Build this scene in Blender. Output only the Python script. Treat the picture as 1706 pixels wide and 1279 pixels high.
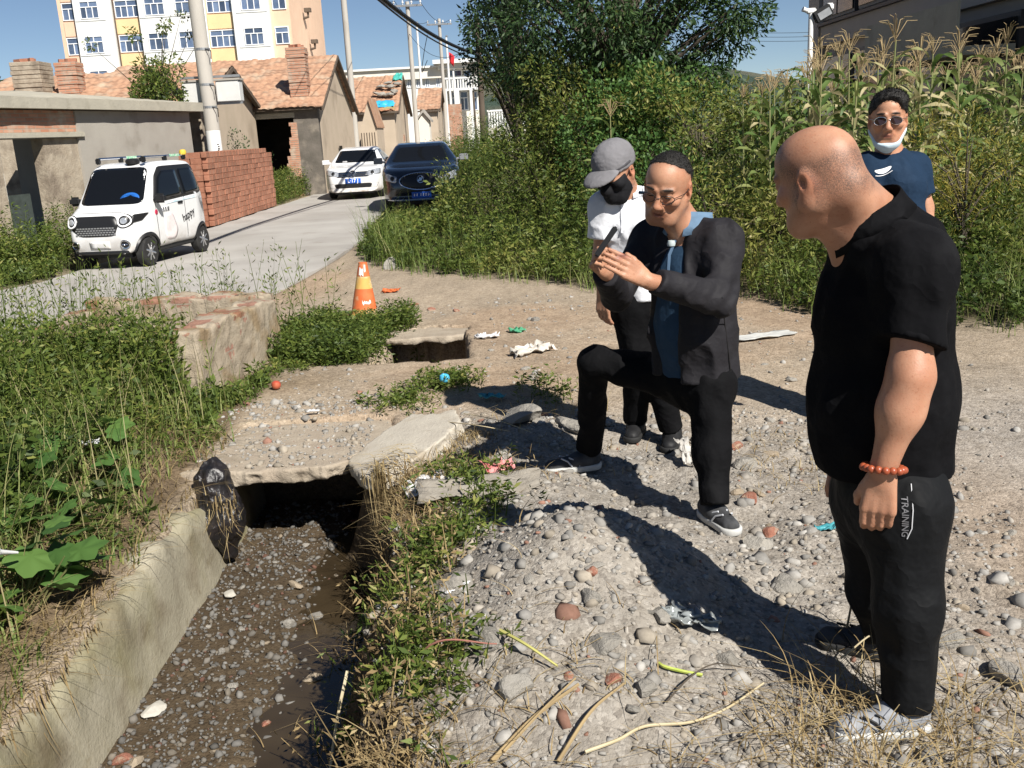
import bpy, bmesh, math, random
import numpy as np
from mathutils import Vector, Matrix
from mathutils.bvhtree import BVHTree

for o in list(bpy.data.objects):
    bpy.data.objects.remove(o)
SC = bpy.context.scene
COL = SC.collection
random.seed(7)
RNG = np.random.default_rng(7)
PI = math.pi
R_ = math.radians

# ------------------------------------------------------------------ camera
FPX, PITCH, ROLL, CAMH = 1600.0, R_(14.7), R_(3.1), 1.72
Fv = np.array([0, math.cos(PITCH), -math.sin(PITCH)])
_R0 = np.array([1.0, 0, 0]); _U0 = np.array([0, math.sin(PITCH), math.cos(PITCH)])
Rv = math.cos(ROLL) * _R0 - math.sin(ROLL) * _U0
Uv = math.sin(ROLL) * _R0 + math.cos(ROLL) * _U0
CAMP = np.array([0, 0, CAMH])
cam_d = bpy.data.cameras.new('camera')
cam_d.sensor_width = 36.0; cam_d.lens = 36.0 * FPX / 1706.0
cam_d.clip_start = 0.05; cam_d.clip_end = 5000
cam = bpy.data.objects.new('camera', cam_d); COL.objects.link(cam)
cam.matrix_world = Matrix(((Rv[0], Uv[0], -Fv[0], 0), (Rv[1], Uv[1], -Fv[1], 0), (Rv[2], Uv[2], -Fv[2], CAMH), (0, 0, 0, 1)))
SC.camera = cam

# ------------------------------------------------------------------ sky, sun, exposure
SUN_AZ, SUN_EL = R_(146), R_(43)          # azimuth from +Y towards +X
world = bpy.data.worlds.new('World'); SC.world = world; world.use_nodes = True
_nt = world.node_tree; _nt.nodes.clear()
_o = _nt.nodes.new('ShaderNodeOutputWorld'); _b = _nt.nodes.new('ShaderNodeBackground'); _s = _nt.nodes.new('ShaderNodeTexSky')
_s.sky_type = 'NISHITA'; _s.sun_disc = False; _s.sun_elevation = SUN_EL; _s.sun_rotation = SUN_AZ
_s.altitude = 3500; _s.air_density = 1.0; _s.dust_density = 0.0; _s.ozone_density = 1.6
_b.inputs['Strength'].default_value = 0.05
_nt.links.new(_s.outputs[0], _b.inputs[0]); _nt.links.new(_b.outputs[0], _o.inputs[0])
sun_d = bpy.data.lights.new('sun', 'SUN'); sun_d.energy = 4.9; sun_d.angle = R_(0.55); sun_d.color = (1.0, 0.955, 0.88)
sun = bpy.data.objects.new('sun', sun_d); COL.objects.link(sun)
_sd = Vector((math.sin(SUN_AZ) * math.cos(SUN_EL), math.cos(SUN_AZ) * math.cos(SUN_EL), math.sin(SUN_EL)))
sun.rotation_euler = _sd.to_track_quat('Z', 'Y').to_euler(); sun.location = (20, -20, 30)
SC.view_settings.view_transform = 'Standard'; SC.view_settings.look = 'None'
SC.view_settings.exposure = 0.68; SC.view_settings.gamma = 1.0; SC.view_settings.use_curve_mapping = False
SC.render.engine = 'CYCLES'
try:
    SC.cycles.max_bounces = 6; SC.cycles.transparent_max_bounces = 6; SC.cycles.use_denoising = True
    SC.cycles.denoising_prefilter = 'ACCURATE'
except Exception:
    pass

# ------------------------------------------------------------------ helpers
def ray(px, py): return Fv + Rv * ((px - 853) / FPX) - Uv * ((py - 639.5) / FPX)
def gz(px, py, z=0.0):
    d = ray(px, py); return CAMP + d * ((z - CAMH) / d[2])
def gy(px, py, Y):
    d = ray(px, py); return CAMP + d * (Y / d[1])
def nrm(v):
    v = np.asarray(v, float); return v / (np.linalg.norm(v) + 1e-12)

def _hash(ix, iy, iz, s):
    h = (ix * 374761393 + iy * 668265263 + iz * 2147483647 + s * 1274126177) & 0xffffffff
    h = ((h ^ (h >> 13)) * 1274126177) & 0xffffffff
    h = h ^ (h >> 16)
    return (h & 0xffff) / 65535.0
def vn3(x, y, z, s=0):
    x = np.asarray(x, float); y = np.asarray(y, float); z = np.asarray(z, float)
    x, y, z = np.broadcast_arrays(x, y, z)
    ix, iy, iz = [np.floor(a).astype(np.int64) for a in (x, y, z)]
    fx, fy, fz = x - ix, y - iy, z - iz
    fx, fy, fz = [a * a * (3 - 2 * a) for a in (fx, fy, fz)]
    r = 0
    for dx in (0, 1):
        for dy in (0, 1):
            for dz in (0, 1):
                w = (fx if dx else 1 - fx) * (fy if dy else 1 - fy) * (fz if dz else 1 - fz)
                r = r + w * _hash(ix + dx, iy + dy, iz + dz, s)
    return r * 2 - 1
def vn2(x, y, s=0): return vn3(x, y, np.float64(0.37), s) if False else _vn2(x, y, s)
def _vn2(x, y, s):
    x, y = np.broadcast_arrays(np.asarray(x, float), np.asarray(y, float))
    ix, iy = np.floor(x).astype(np.int64), np.floor(y).astype(np.int64)
    fx, fy = x - ix, y - iy
    fx, fy = fx * fx * (3 - 2 * fx), fy * fy * (3 - 2 * fy)
    h = lambda a, b: _hash(ix + a, iy + b, 0, s)
    return ((h(0, 0) * (1 - fx) + h(1, 0) * fx) * (1 - fy) + (h(0, 1) * (1 - fx) + h(1, 1) * fx) * fy) * 2 - 1
def fbm2(x, y, s=0, o=4):
    r, a = 0, 1.0
    for i in range(o):
        r = r + a * _vn2(np.asarray(x) * 2 ** i, np.asarray(y) * 2 ** i, s + i); a *= .5
    return r / 1.9
def sstep(a, b, x):
    t = np.clip((np.asarray(x, float) - a) / (b - a), 0, 1); return t * t * (3 - 2 * t)

def tag(o, label=None, cat=None, group=None, kind=None):
    if label: o['label'] = label
    if cat: o['category'] = cat
    if group: o['group'] = group
    if kind: o['kind'] = kind
    return o
def thing(name, label, cat, loc=(0, 0, 0), rz=0, group=None):
    o = bpy.data.objects.new(name, None); COL.objects.link(o)
    o.location = [float(v) for v in loc]; o.rotation_euler = (0, 0, rz); o.empty_display_size = .2
    return tag(o, label, cat, group)
def link(name, me, parent=None, loc=None, rot=None, scale=None):
    o = bpy.data.objects.new(name, me); COL.objects.link(o)
    if parent is not None: o.parent = parent
    if loc is not None: o.location = [float(v) for v in loc]
    if rot is not None: o.rotation_euler = rot
    if scale is not None: o.scale = scale if hasattr(scale, '__len__') else (scale,) * 3
    return o
def copy_tree(o, parent=None):
    c = o.copy(); COL.objects.link(c)
    if parent is not None: c.parent = parent
    for ch in list(o.children): copy_tree(ch, c)
    return c

def npmesh(name, V, F, mat=None, smooth=False, tint=None, col=None, fmat=None, mats=None):
    """V (n,3), F (m,3|4) numpy -> Mesh"""
    me = bpy.data.meshes.new(name)
    V = np.ascontiguousarray(V, np.float32); F = np.ascontiguousarray(F, np.int32)
    k = F.shape[1]
    me.vertices.add(len(V)); me.vertices.foreach_set('co', V.ravel())
    me.loops.add(F.size); me.loops.foreach_set('vertex_index', F.ravel())
    me.polygons.add(len(F)); me.polygons.foreach_set('loop_start', np.arange(0, F.size, k, dtype=np.int32))
    try: me.polygons.foreach_set('loop_total', np.full(len(F), k, np.int32))
    except Exception: pass
    if smooth: me.polygons.foreach_set('use_smooth', np.ones(len(F), bool))
    if tint is not None:
        dom = 'FACE' if len(tint) == len(F) and len(tint) != len(V) else 'POINT'
        a = me.attributes.new('tint', 'FLOAT', dom); a.data.foreach_set('value', np.ascontiguousarray(tint, np.float32))
    if col is not None:
        a = me.attributes.new('col', 'FLOAT_COLOR', 'POINT')
        c4 = np.ones((len(V), 4), np.float32); c4[:, :3] = col; a.data.foreach_set('color', c4.ravel())
    if fmat is not None: me.polygons.foreach_set('material_index', np.ascontiguousarray(fmat, np.int32))
    for m in (mats or ([mat] if mat else [])): me.materials.append(m)
    me.update(calc_edges=True); me.validate()
    return me

class MB:
    """collects simple solids, builds ONE mesh object"""
    def __init__(s): s.v = []; s.f = []
    def _add(s, vs, fs):
        n = len(s.v); s.v += [tuple(float(c) for c in v) for v in vs]; s.f += [tuple(i + n for i in f) for f in fs]; return s
    def box(s, c, d, rz=0.0, m=None):
        x, y, z = [a / 2 for a in d]
        vs = [(-x, -y, -z), (x, -y, -z), (x, y, -z), (-x, y, -z), (-x, -y, z), (x, -y, z), (x, y, z), (-x, y, z)]
        cs, sn = math.cos(rz), math.sin(rz)
        vs = [(a * cs - b * sn, a * sn + b * cs, q) for a, b, q in vs]
        if m is not None: vs = [tuple(m @ Vector(v)) for v in vs]
        vs = [(a + c[0], b + c[1], q + c[2]) for a, b, q in vs]
        return s._add(vs, [(0, 3, 2, 1), (4, 5, 6, 7), (0, 1, 5, 4), (1, 2, 6, 5), (2, 3, 7, 6), (3, 0, 4, 7)])
    def bb(s, x0, x1, y0, y1, z0, z1): return s.box(((x0 + x1) / 2, (y0 + y1) / 2, (z0 + z1) / 2), (abs(x1 - x0), abs(y1 - y0), abs(z1 - z0)))
    def prism(s, pts, ext):
        """pts: list of 3D points (planar loop); ext: extrusion vector"""
        n = len(pts); q = [tuple(p[i] + ext[i] for i in range(3)) for p in pts]
        fs = [tuple(range(n))[::-1], tuple(range(n, 2 * n))] + [(i, (i + 1) % n, n + (i + 1) % n, n + i) for i in range(n)]
        return s._add(list(pts) + q, fs)
    def tube(s, pts, r, n=8, cap=True):
        pts = [Vector([float(c) for c in p]) for p in pts]
        rs = r if hasattr(r, '__len__') else [r] * len(pts)
        base = len(s.v); up = None
        for i, p in enumerate(pts):
            t = (pts[min(i + 1, len(pts) - 1)] - pts[max(i - 1, 0)]).normalized()
            if up is None:
                up = t.orthogonal().normalized()
            else:
                up = (up - t * up.dot(t))
                up = up.normalized() if up.length > 1e-6 else t.orthogonal().normalized()
            w = t.cross(up)
            for k in range(n):
                a = 2 * PI * k / n
                s.v.append(tuple(p + (up * math.cos(a) + w * math.sin(a)) * rs[i]))
        for i in range(len(pts) - 1):
            for k in range(n):
                a, b = base + i * n + k, base + i * n + (k + 1) % n
                s.f.append((a, b, b + n, a + n))
        if cap:
            s.f.append(tuple(range(base, base + n))[::-1]); e = base + (len(pts) - 1) * n
            s.f.append(tuple(range(e, e + n)))
        return s
    def lathe(s, prof, c=(0, 0, 0), n=24, axis='z'):
        base = len(s.v)
        for r, h in prof:
            for k in range(n):
                a = 2 * PI * k / n
                p = (r * math.cos(a), r * math.sin(a), h)
                if axis == 'y': p = (p[0], p[2], p[1])
                if axis == 'x': p = (p[2], p[0], p[1])
                s.v.append((p[0] + c[0], p[1] + c[1], p[2] + c[2]))
        for i in range(len(prof) - 1):
            for k in range(n):
                a, b = base + i * n + k, base + i * n + (k + 1) % n
                s.f.append((a, b, b + n, a + n))
        s.f.append(tuple(range(base, base + n))[::-1]); e = base + (len(prof) - 1) * n
        s.f.append(tuple(range(e, e + n)))
        return s
    def mesh(s, name, mat, smooth=False, bevel=0.0, seg=2):
        me = bpy.data.meshes.new(name); me.from_pydata(s.v, [], s.f); me.materials.append(mat)
        bm = bmesh.new(); bm.from_mesh(me)
        bmesh.ops.recalc_face_normals(bm, faces=bm.faces)
        if bevel > 0:
            ed = [e for e in bm.edges if len(e.link_faces) == 2 and e.calc_face_angle(0) > .6]
            bmesh.ops.bevel(bm, geom=ed, offset=bevel, segments=seg, affect='EDGES', clamp_overlap=True)
        if smooth:
            for f in bm.faces: f.smooth = True
            for e in bm.edges:
                if len(e.link_faces) == 2 and e.calc_face_angle(0) > .7: e.smooth = False
        bm.to_mesh(me); bm.free(); me.update(); return me
    def build(s, name, mat, parent=None, smooth=False, bevel=0.0, seg=2, loc=None, rot=None):
        return link(name, s.mesh(name, mat, smooth, bevel, seg), parent, loc, rot)

# ---- materials
MATS = {}
def _n(nt, t, **kw):
    n = nt.nodes.new(t)
    for k, v in kw.items():
        if k.startswith('i_'):
            n.inputs[k[2:].replace('_', ' ')].default_value = v
        else: setattr(n, k, v)
    return n
def mat(name, c1, c2=None, c3=None, scale=6.0, rough=.8, bump=0.0, bscale=40.0, spec=.3, metal=0.0, attr=None, attr_amt=1.0,
        s3=1.2, t3=(.55, .7), coat=0.0, stretch=(1, 1, 1), extra=None, det=6, bdist=.02):
    """procedural principled: noise mix c1/c2, blotches of c3; attr 'col' multiplies in a colour attribute"""
    if name in MATS: return MATS[name]
    m = bpy.data.materials.new(name); m.use_nodes = True; nt = m.node_tree; nt.nodes.clear(); L = nt.links.new
    out = _n(nt, 'ShaderNodeOutputMaterial'); p = _n(nt, 'ShaderNodeBsdfPrincipled'); L(p.outputs[0], out.inputs[0])
    p.inputs['Roughness'].default_value = rough; p.inputs['Metallic'].default_value = metal
    p.inputs['Specular IOR Level'].default_value = spec; p.inputs['Coat Weight'].default_value = coat
    p.inputs['Coat Roughness'].default_value = .04
    tc = _n(nt, 'ShaderNodeTexCoord'); mp = _n(nt, 'ShaderNodeMapping'); mp.inputs['Scale'].default_value = stretch
    L(tc.outputs['Object'], mp.inputs[0]); V = mp.outputs[0]
    c4 = lambda c: (c[0], c[1], c[2], 1)
    def noise(sc, d=det, ro=.55):
        n = _n(nt, 'ShaderNodeTexNoise'); n.inputs['Scale'].default_value = sc; n.inputs['Detail'].default_value = d; n.inputs['Roughness'].default_value = ro
        L(V, n.inputs['Vector']); return n.outputs[0]
    def mix(f, a, b, bt='MIX'):
        x = _n(nt, 'ShaderNodeMix', data_type='RGBA', blend_type=bt)
        for s_, v in ((0, f), (6, a), (7, b)):
            if hasattr(v, 'links'): L(v, x.inputs[s_])
            else: x.inputs[s_].default_value = v
        return x.outputs[2]
    def ramp(v, lo, hi):
        r = _n(nt, 'ShaderNodeMapRange'); r.inputs[1].default_value = lo; r.inputs[2].default_value = hi; L(v, r.inputs[0]); return r.outputs[0]
    c = c4(c1)
    if attr == 'col':
        a = _n(nt, 'ShaderNodeAttribute', attribute_name='col'); c = a.outputs['Color']
        if c2 is not None: c = mix(ramp(noise(scale), .32, .68), c, mix(1.0, c, c4(c2), 'MULTIPLY'))
    elif c2 is not None: c = mix(ramp(noise(scale), .35, .65), c4(c1), c4(c2))
    if c3 is not None: c = mix(ramp(noise(s3), *t3), c, c4(c3))
    if attr == 'tint':
        a = _n(nt, 'ShaderNodeAttribute', attribute_name='tint')
        c = mix(a.outputs['Fac'], c, mix(1.0, c, (attr_amt,) * 3 + (1,), 'MULTIPLY'))
    if attr == 'rand':
        a = _n(nt, 'ShaderNodeObjectInfo')
        c = mix(a.outputs['Random'], c, mix(1.0, c, (attr_amt,) * 3 + (1,), 'MULTIPLY'))
    if hasattr(c, 'links'): L(c, p.inputs['Base Color'])
    else: p.inputs['Base Color'].default_value = c
    if bump > 0:
        b = _n(nt, 'ShaderNodeBump'); b.inputs['Strength'].default_value = bump; b.inputs['Distance'].default_value = bdist
        L(noise(bscale, 5, .65), b.inputs['Height']); L(b.outputs[0], p.inputs['Normal'])
    if extra: extra(nt, p, V, L, c, mix, ramp, noise)
    MATS[name] = m; return m
def leafmat(name, cols, trans=.3, rough=.55, spec=.35):
    """tint 0..1 runs through cols"""
    if name in MATS: return MATS[name]
    m = bpy.data.materials.new(name); m.use_nodes = True; nt = m.node_tree; nt.nodes.clear(); L = nt.links.new
    out = _n(nt, 'ShaderNodeOutputMaterial'); p = _n(nt, 'ShaderNodeBsdfPrincipled'); t = _n(nt, 'ShaderNodeBsdfTranslucent'); mx = _n(nt, 'ShaderNodeMixShader')
    a = _n(nt, 'ShaderNodeAttribute', attribute_name='tint'); cr = _n(nt, 'ShaderNodeValToRGB')
    e = cr.color_ramp.elements
    for i, c in enumerate(cols):
        pos = i / (len(cols) - 1)
        if i < 2: e[i].position = pos; el = e[i]
        else: el = e.new(pos)
        el.color = (c[0], c[1], c[2], 1)
    e[0].position = 0; 
    L(a.outputs['Fac'], cr.inputs[0]); L(cr.outputs[0], p.inputs['Base Color']); L(cr.outputs[0], t.inputs[0])
    p.inputs['Roughness'].default_value = rough; p.inputs['Specular IOR Level'].default_value = spec
    mx.inputs[0].default_value = trans; L(p.outputs[0], mx.inputs[1]); L(t.outputs[0], mx.inputs[2]); L(mx.outputs[0], out.inputs[0])
    MATS[name] = m; return m
def glassmat(name, c, rough=.03, alpha=1.0):
    return mat(name, c, rough=rough, spec=.8, coat=.6)

# ---- signed-distance sculpting with naive surface nets
class SDF:
    def __init__(s, lo, hi, h):
        s.h = h; s.lo = np.array(lo, float); s.n = np.ceil((np.array(hi, float) - s.lo) / h).astype(int) + 1
        s.D = np.full(s.n, 9.0, np.float32)
    def win(s, lo, hi):
        a = np.clip(np.floor((np.array(lo) - s.lo) / s.h).astype(int), 0, s.n); b = np.clip(np.ceil((np.array(hi) - s.lo) / s.h).astype(int) + 1, 0, s.n)
        if np.any(b <= a): return None
        sl = tuple(slice(a[i], b[i]) for i in range(3))
        g = [s.lo[i] + s.h * np.arange(a[i], b[i], dtype=np.float32) for i in range(3)]
        return sl, g[0][:, None, None], g[1][None, :, None], g[2][None, None, :]
    def _u(s, sl, d, k, op='u'):
        D = s.D[sl]; d = d.astype(np.float32)
        if op == 'u':
            if k > 0: hh = np.clip(.5 + .5 * (D - d) / k, 0, 1); s.D[sl] = D * (1 - hh) + d * hh - k * hh * (1 - hh)
            else: s.D[sl] = np.minimum(D, d)
        else:
            d = -d
            if k > 0: hh = np.clip(.5 - .5 * (D - d) / k, 0, 1); s.D[sl] = D * (1 - hh) + d * hh + k * hh * (1 - hh)
            else: s.D[sl] = np.maximum(D, d)
    def cone(s, a, b, ra, rb, k=.02, flat=None, op='u'):
        """round cone from a to b; flat=(axis,factor<1) squashes along axis"""
        a = np.array(a, float); b = np.array(b, float); m = max(ra, rb) + k + 3 * s.h
        w = s.win(np.minimum(a, b) - m, np.maximum(a, b) + m)
        if w is None: return s
        sl, X, Y, Z = w
        if flat is not None:
            ax = nrm(flat[0]); q = 1 / flat[1] - 1
            t0 = (X - a[0]) * ax[0] + (Y - a[1]) * ax[1] + (Z - a[2]) * ax[2]
            X = X + q * t0 * ax[0]; Y = Y + q * t0 * ax[1]; Z = Z + q * t0 * ax[2]
            b = b + q * np.dot(b - a, ax) * ax
        ba = b - a; l2 = max(ba @ ba, 1e-9)
        t = np.clip(((X - a[0]) * ba[0] + (Y - a[1]) * ba[1] + (Z - a[2]) * ba[2]) / l2, 0, 1)
        d = np.sqrt((X - a[0] - t * ba[0]) ** 2 + (Y - a[1] - t * ba[1]) ** 2 + (Z - a[2] - t * ba[2]) ** 2) - (ra + t * (rb - ra))
        if flat is not None: d = d * (.5 + .5 * flat[1])
        s._u(sl, d, k, op); return s
    def ell(s, c, r, M=None, k=.02, op='u'):
        """ellipsoid, M rows = local axes"""
        c = np.array(c, float); r = np.array(r, float); m = r.max() + k + 3 * s.h
        w = s.win(c - m, c + m)
        if w is None: return s
        sl, X, Y, Z = w
        X = X - c[0]; Y = Y - c[1]; Z = Z - c[2]
        if M is None: M = np.eye(3)
        P = [(X * M[i][0] + Y * M[i][1] + Z * M[i][2]) for i in range(3)]
        q0 = np.sqrt(sum((P[i] / r[i]) ** 2 for i in range(3))); q1 = np.sqrt(sum((P[i] / r[i] ** 2) ** 2 for i in range(3))) + 1e-9
        s._u(sl, q0 * (q0 - 1) / q1, k, op); return s
    def half(s, p, n, k=0.0, lo=None, hi=None):
        """cut away the side n points to"""
        w = s.win(s.lo if lo is None else lo, (s.lo + s.n * s.h) if hi is None else hi); sl, X, Y, Z = w; n = nrm(n)
        s._u(sl, -((X - p[0]) * n[0] + (Y - p[1]) * n[1] + (Z - p[2]) * n[2]), k, 's'); return s
    def fold(s, fn):
        sel = np.abs(s.D) < 4 * s.h + .03
        i = np.nonzero(sel); P = [s.lo[j] + s.h * i[j] for j in range(3)]
        s.D[i] += fn(*P).astype(np.float32); return s
    def nets(s):
        D = s.D; I = D < 0
        cnt = np.zeros(tuple(s.n - 1), np.int8)
        for dx in (0, 1):
            for dy in (0, 1):
                for dz in (0, 1):
                    cnt += I[dx:D.shape[0] - 1 + dx, dy:D.shape[1] - 1 + dy, dz:D.shape[2] - 1 + dz]
        act = (cnt > 0) & (cnt < 8); ci = np.array(np.nonzero(act)).T
        idx = np.full(act.shape, -1, np.int32); idx[act] = np.arange(len(ci))
        cor = [(a, b, c) for a in (0, 1) for b in (0, 1) for c in (0, 1)]
        val = np.stack([D[ci[:, 0] + a, ci[:, 1] + b, ci[:, 2] + c] for a, b, c in cor], 1)
        S = np.zeros((len(ci), 3)); N = np.zeros(len(ci))
        for i, A in enumerate(cor):
            for j, B in enumerate(cor):
                if j > i and sum(abs(A[q] - B[q]) for q in range(3)) == 1:
                    va, vb = val[:, i], val[:, j]; cr = (va < 0) != (vb < 0)
                    t = np.where(cr, va / np.where(cr, va - vb, 1), 0)
                    S[cr] += (np.array(A) + t[:, None] * (np.array(B) - np.array(A)))[cr]; N[cr] += 1
        V = s.lo + s.h * (ci + S / N[:, None]); Q = []
        for ax in range(3):
            sl0 = [slice(1, -1)] * 3; sl1 = [slice(1, -1)] * 3; sl0[ax] = slice(0, -1); sl1[ax] = slice(1, None)
            a, b = I[tuple(sl0)], I[tuple(sl1)]; ch = a != b
            e = np.array(np.nonzero(ch)).T
            if not len(e): continue
            off = np.ones(3, int); off[ax] = 0; e = e + off
            u, v = [(1, 2), (2, 0), (0, 1)][ax]
            def cell(du, dv):
                c = e.copy(); c[:, u] -= du; c[:, v] -= dv; return idx[c[:, 0], c[:, 1], c[:, 2]]
            q = np.stack([cell(1, 1), cell(0, 1), cell(0, 0), cell(1, 0)], 1)
            fl = ~a[ch]; q[fl] = q[fl][:, ::-1]; Q.append(q)
        Q = np.concatenate(Q); Q = Q[(Q >= 0).all(1)]
        return V, Q
# ================================================================== TERRAIN
ROAD_L = np.array([(-30, 11.5), (-16, 11.4), (-9, 11.6), (-7.3, 12.2), (-6.65, 13.2), (-6.48, 14.5), (-6.44, 22), (-6.4, 28.5), (-6.2, 40), (-5.5, 60), (-4, 95)], float)
ROAD_R = np.array([(-30, 5.8), (-16, 6.4), (-8, 7.4), (-4.9, 8.5), (-3.5, 9.8), (-2.78, 11.4), (-2.52, 16.7), (-2.9, 24.2), (-2.8, 40), (-2, 60), (0, 95)], float)
VEG = np.array([(-2.3, 17.5), (-2.25, 14.6), (-1.75, 13.1), (-1.1, 12.2), (-.32, 11.5), (.57, 10.7), (.99, 10.15), (1.84, 10.1), (2.35, 9.3), (2.7, 8.1), (3.5, 7.35), (4.4, 6.9), (9, 6.2)], float)
def veg_y(x): return np.interp(x, VEG[:, 0], VEG[:, 1])
def catmull(P, n):
    P = np.asarray(P, float); out = []
    Q = np.vstack([2 * P[0] - P[1], P, 2 * P[-1] - P[-2]])
    for i in range(1, len(Q) - 2):
        for t in np.linspace(0, 1, n, endpoint=False):
            a, b, c, d = Q[i - 1], Q[i], Q[i + 1], Q[i + 2]
            out.append(.5 * (2 * b + (c - a) * t + (2 * a - 5 * b + 4 * c - d) * t * t + (3 * b - a - 3 * c + d) * t ** 3))
    out.append(P[-1]); return np.array(out)
RL, RR = catmull(ROAD_L, 14), catmull(ROAD_R, 14)
def in_poly(x, y, P):
    x = np.asarray(x, float); y = np.asarray(y, float); r = np.zeros(np.broadcast(x, y).shape, bool); n = len(P)
    for i in range(n):
        x0, y0 = P[i]; x1, y1 = P[(i + 1) % n]
        c = ((y0 > y) != (y1 > y)) & (x < (x1 - x0) * (y - y0) / (y1 - y0 + 1e-12) + x0); r ^= c
    return r
ROADP = np.vstack([RL, RR[::-1]])
ROADC = (RL + RR) / 2; ROADN = RR - RL; ROADW = np.linalg.norm(ROADN, axis=1)
def road_in(x, y, grow=0.0):
    G = ROADN / ROADW[:, None] * grow
    return in_poly(x, y, np.vstack([RL - G, (RR + G)[::-1]]))
def gauss(x, y, cx, cy, sx, sy): return np.exp(-((x - cx) / sx) ** 2 - ((y - cy) / sy) ** 2)
def bank_x(y): return np.interp(y, [0, 2.3, 2.6, 3.4, 4.0, 4.4, 4.8, 5.2, 6.4], [-.40, -.46, -.52, -.56, -.58, -.63, -.74, -.80, -.80]) + .05 * np.sin(np.asarray(y) * 7.3) + .035 * np.sin(np.asarray(y) * 19) + .02 * np.sin(np.asarray(y) * 47)
def Hraw(x, y):
    x = np.asarray(x, float); y = np.asarray(y, float)
    near = 1 - sstep(8.5, 13, np.hypot(x * .8, y))
    z = .035 * fbm2(x * .6, y * .6, 3) * near + .02 * fbm2(x * .1, y * .1, 5)
    rub = (1 - sstep(4.6, 6.2, y + .1 * x)) * sstep(-.8, -.4, x) * (1 - sstep(1.7, 2.6, x))
    z = z + near * (.006 + .035 * rub) * fbm2(x * 4, y * 4, 11, 5) + .018 * rub * fbm2(x * 20, y * 20, 21, 3)
    # rubble mound between the ditch and the standing men
    z = z + .34 * gauss(x, y, .20, 3.30, .48, .56) + .03 * rub * fbm2(x * 1.8, y * 1.8, 15, 2) + .09 * gauss(x, y, -.15, 4.3, .45, .5) + .10 * gauss(x, y, -.2, 2.5, .5, .6) + .05 * gauss(x, y, 1.1, 3.4, .5, .7)
    z = z + .10 * gauss(x, y, .1, 5.2, .5, .3) + .05 * gauss(x, y, -.1, 6.3, .5, .4)
    z = z + .10 * sstep(0, 3, y - veg_y(x)) * sstep(-2.4, -1.2, x) * (y < 60)
    z = z + .03 * sstep(5.45, 5.8, y) * sstep(-2.0, -1.75, x) * (1 - sstep(-.7, -.5, x)) * (1 - sstep(6.6, 7.4, y))
    # left bank
    lb = sstep(-1.75, -2.4, x) * (1 - sstep(6.3, 7.5, y))
    z = z + lb * (.12 + .05 * fbm2(x * 2, y * 2, 31))
    z = z - .06 * sstep(-1.95, -1.72, x) * (x < -1.7) * (y < 5)
    # collapsed hole in the track
    z = z - 1.2 * sstep(0, .06, .36 - np.maximum(np.abs(x + .72) * .92, np.abs(y - 8.02) * .53) + .05 * vn2(x * 5, y * 5, 5) + .015 * vn2(x * 18, y * 18, 5))
    z = z - .07 * road_in(x, y, .02)
    # ditch
    bx = bank_x(y)
    inch = sstep(.10, -.14, x - bx) * (x > -1.70) * (y < 5.8)
    z = z * (1 - inch) + inch * (-.487 - .04 * sstep(-1.25, -.85, x) + .016 * fbm2(x * 3, y * 3, 41) + .012 * fbm2(x * 14, y * 14, 43))
    return z
def H(x, y): return Hraw(x, y)
def h1(x, y): return float(Hraw(np.array([x]), np.array([y]))[0])

def axis(lo, hi, step, far_lo, far_hi, g=1.13):
    a = list(np.arange(lo, hi + 1e-6, step)); s = step
    while a[-1] < far_hi: s *= g; a.append(a[-1] + s)
    s = step
    while a[0] > far_lo: s *= g; a.insert(0, a[0] - s)
    return np.array(a)
gx = axis(-2.6, 2.9, .028, -900, 900); gyy = axis(1.7, 8.6, .03, -60, 1500, 1.11)
GX, GY = np.meshgrid(gx, gyy, indexing='ij'); GZ = Hraw(GX, GY)
def gcol(x, y, z):
    n1 = fbm2(x * 1.3, y * 1.3, 51)[..., None]; n2 = fbm2(x * 6, y * 6, 55)[..., None]; n3 = fbm2(x * 28, y * 28, 57, 3)[..., None]
    C = lambda *c: np.array(c)
    def mx(a, b, t): return a * (1 - t[..., None]) + b * t[..., None]
    c = np.broadcast_to(C(.42, .345, .26), x.shape + (3,)).copy()
    c = mx(c, C(.43, .325, .23), sstep(-.1, .5, fbm2(x * .8, y * .8, 61)))
    rub = (1 - sstep(4.9, 6.4, y + .1 * x)) * sstep(-.9, -.4, x)
    c = mx(c, C(.335, .310, .275), rub * .9)
    c = mx(c, C(.40, .29, .195), .85 * gauss(x, y, 2.5, 3.5, .75, 1.4) + .6 * gauss(x, y, .5, 6.9, .7, .35))
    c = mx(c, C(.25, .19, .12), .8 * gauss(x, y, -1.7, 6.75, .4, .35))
    c = mx(c, C(.43, .40, .36), sstep(1.8, 2.6, x) * (1 - sstep(5, 7, y)) * .6)
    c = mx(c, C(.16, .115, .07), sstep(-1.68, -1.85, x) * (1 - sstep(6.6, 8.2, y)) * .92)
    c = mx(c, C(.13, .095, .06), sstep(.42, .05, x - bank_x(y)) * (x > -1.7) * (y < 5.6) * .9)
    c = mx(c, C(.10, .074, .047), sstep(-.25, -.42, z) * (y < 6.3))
    v = sstep(.1, .8, y - veg_y(x) + .3 * fbm2(x * 3, y * 3, 71)) * (x > -2.6)
    c = mx(c, C(.085, .075, .04), v * .9)
    c = mx(c, C(.10, .095, .045), sstep(-6.5, -6.9, x) * (y > 12) * .8)
    c = c * (1 + .14 * n1 + .18 * n2 + .16 * n3)
    return np.clip(c * .86, .02, .6)
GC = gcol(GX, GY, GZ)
nx, ny = GX.shape
ii = np.arange(nx * ny).reshape(nx, ny)
GF = np.stack([ii[:-1, :-1], ii[1:, :-1], ii[1:, 1:], ii[:-1, 1:]], -1).reshape(-1, 4)
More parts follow.
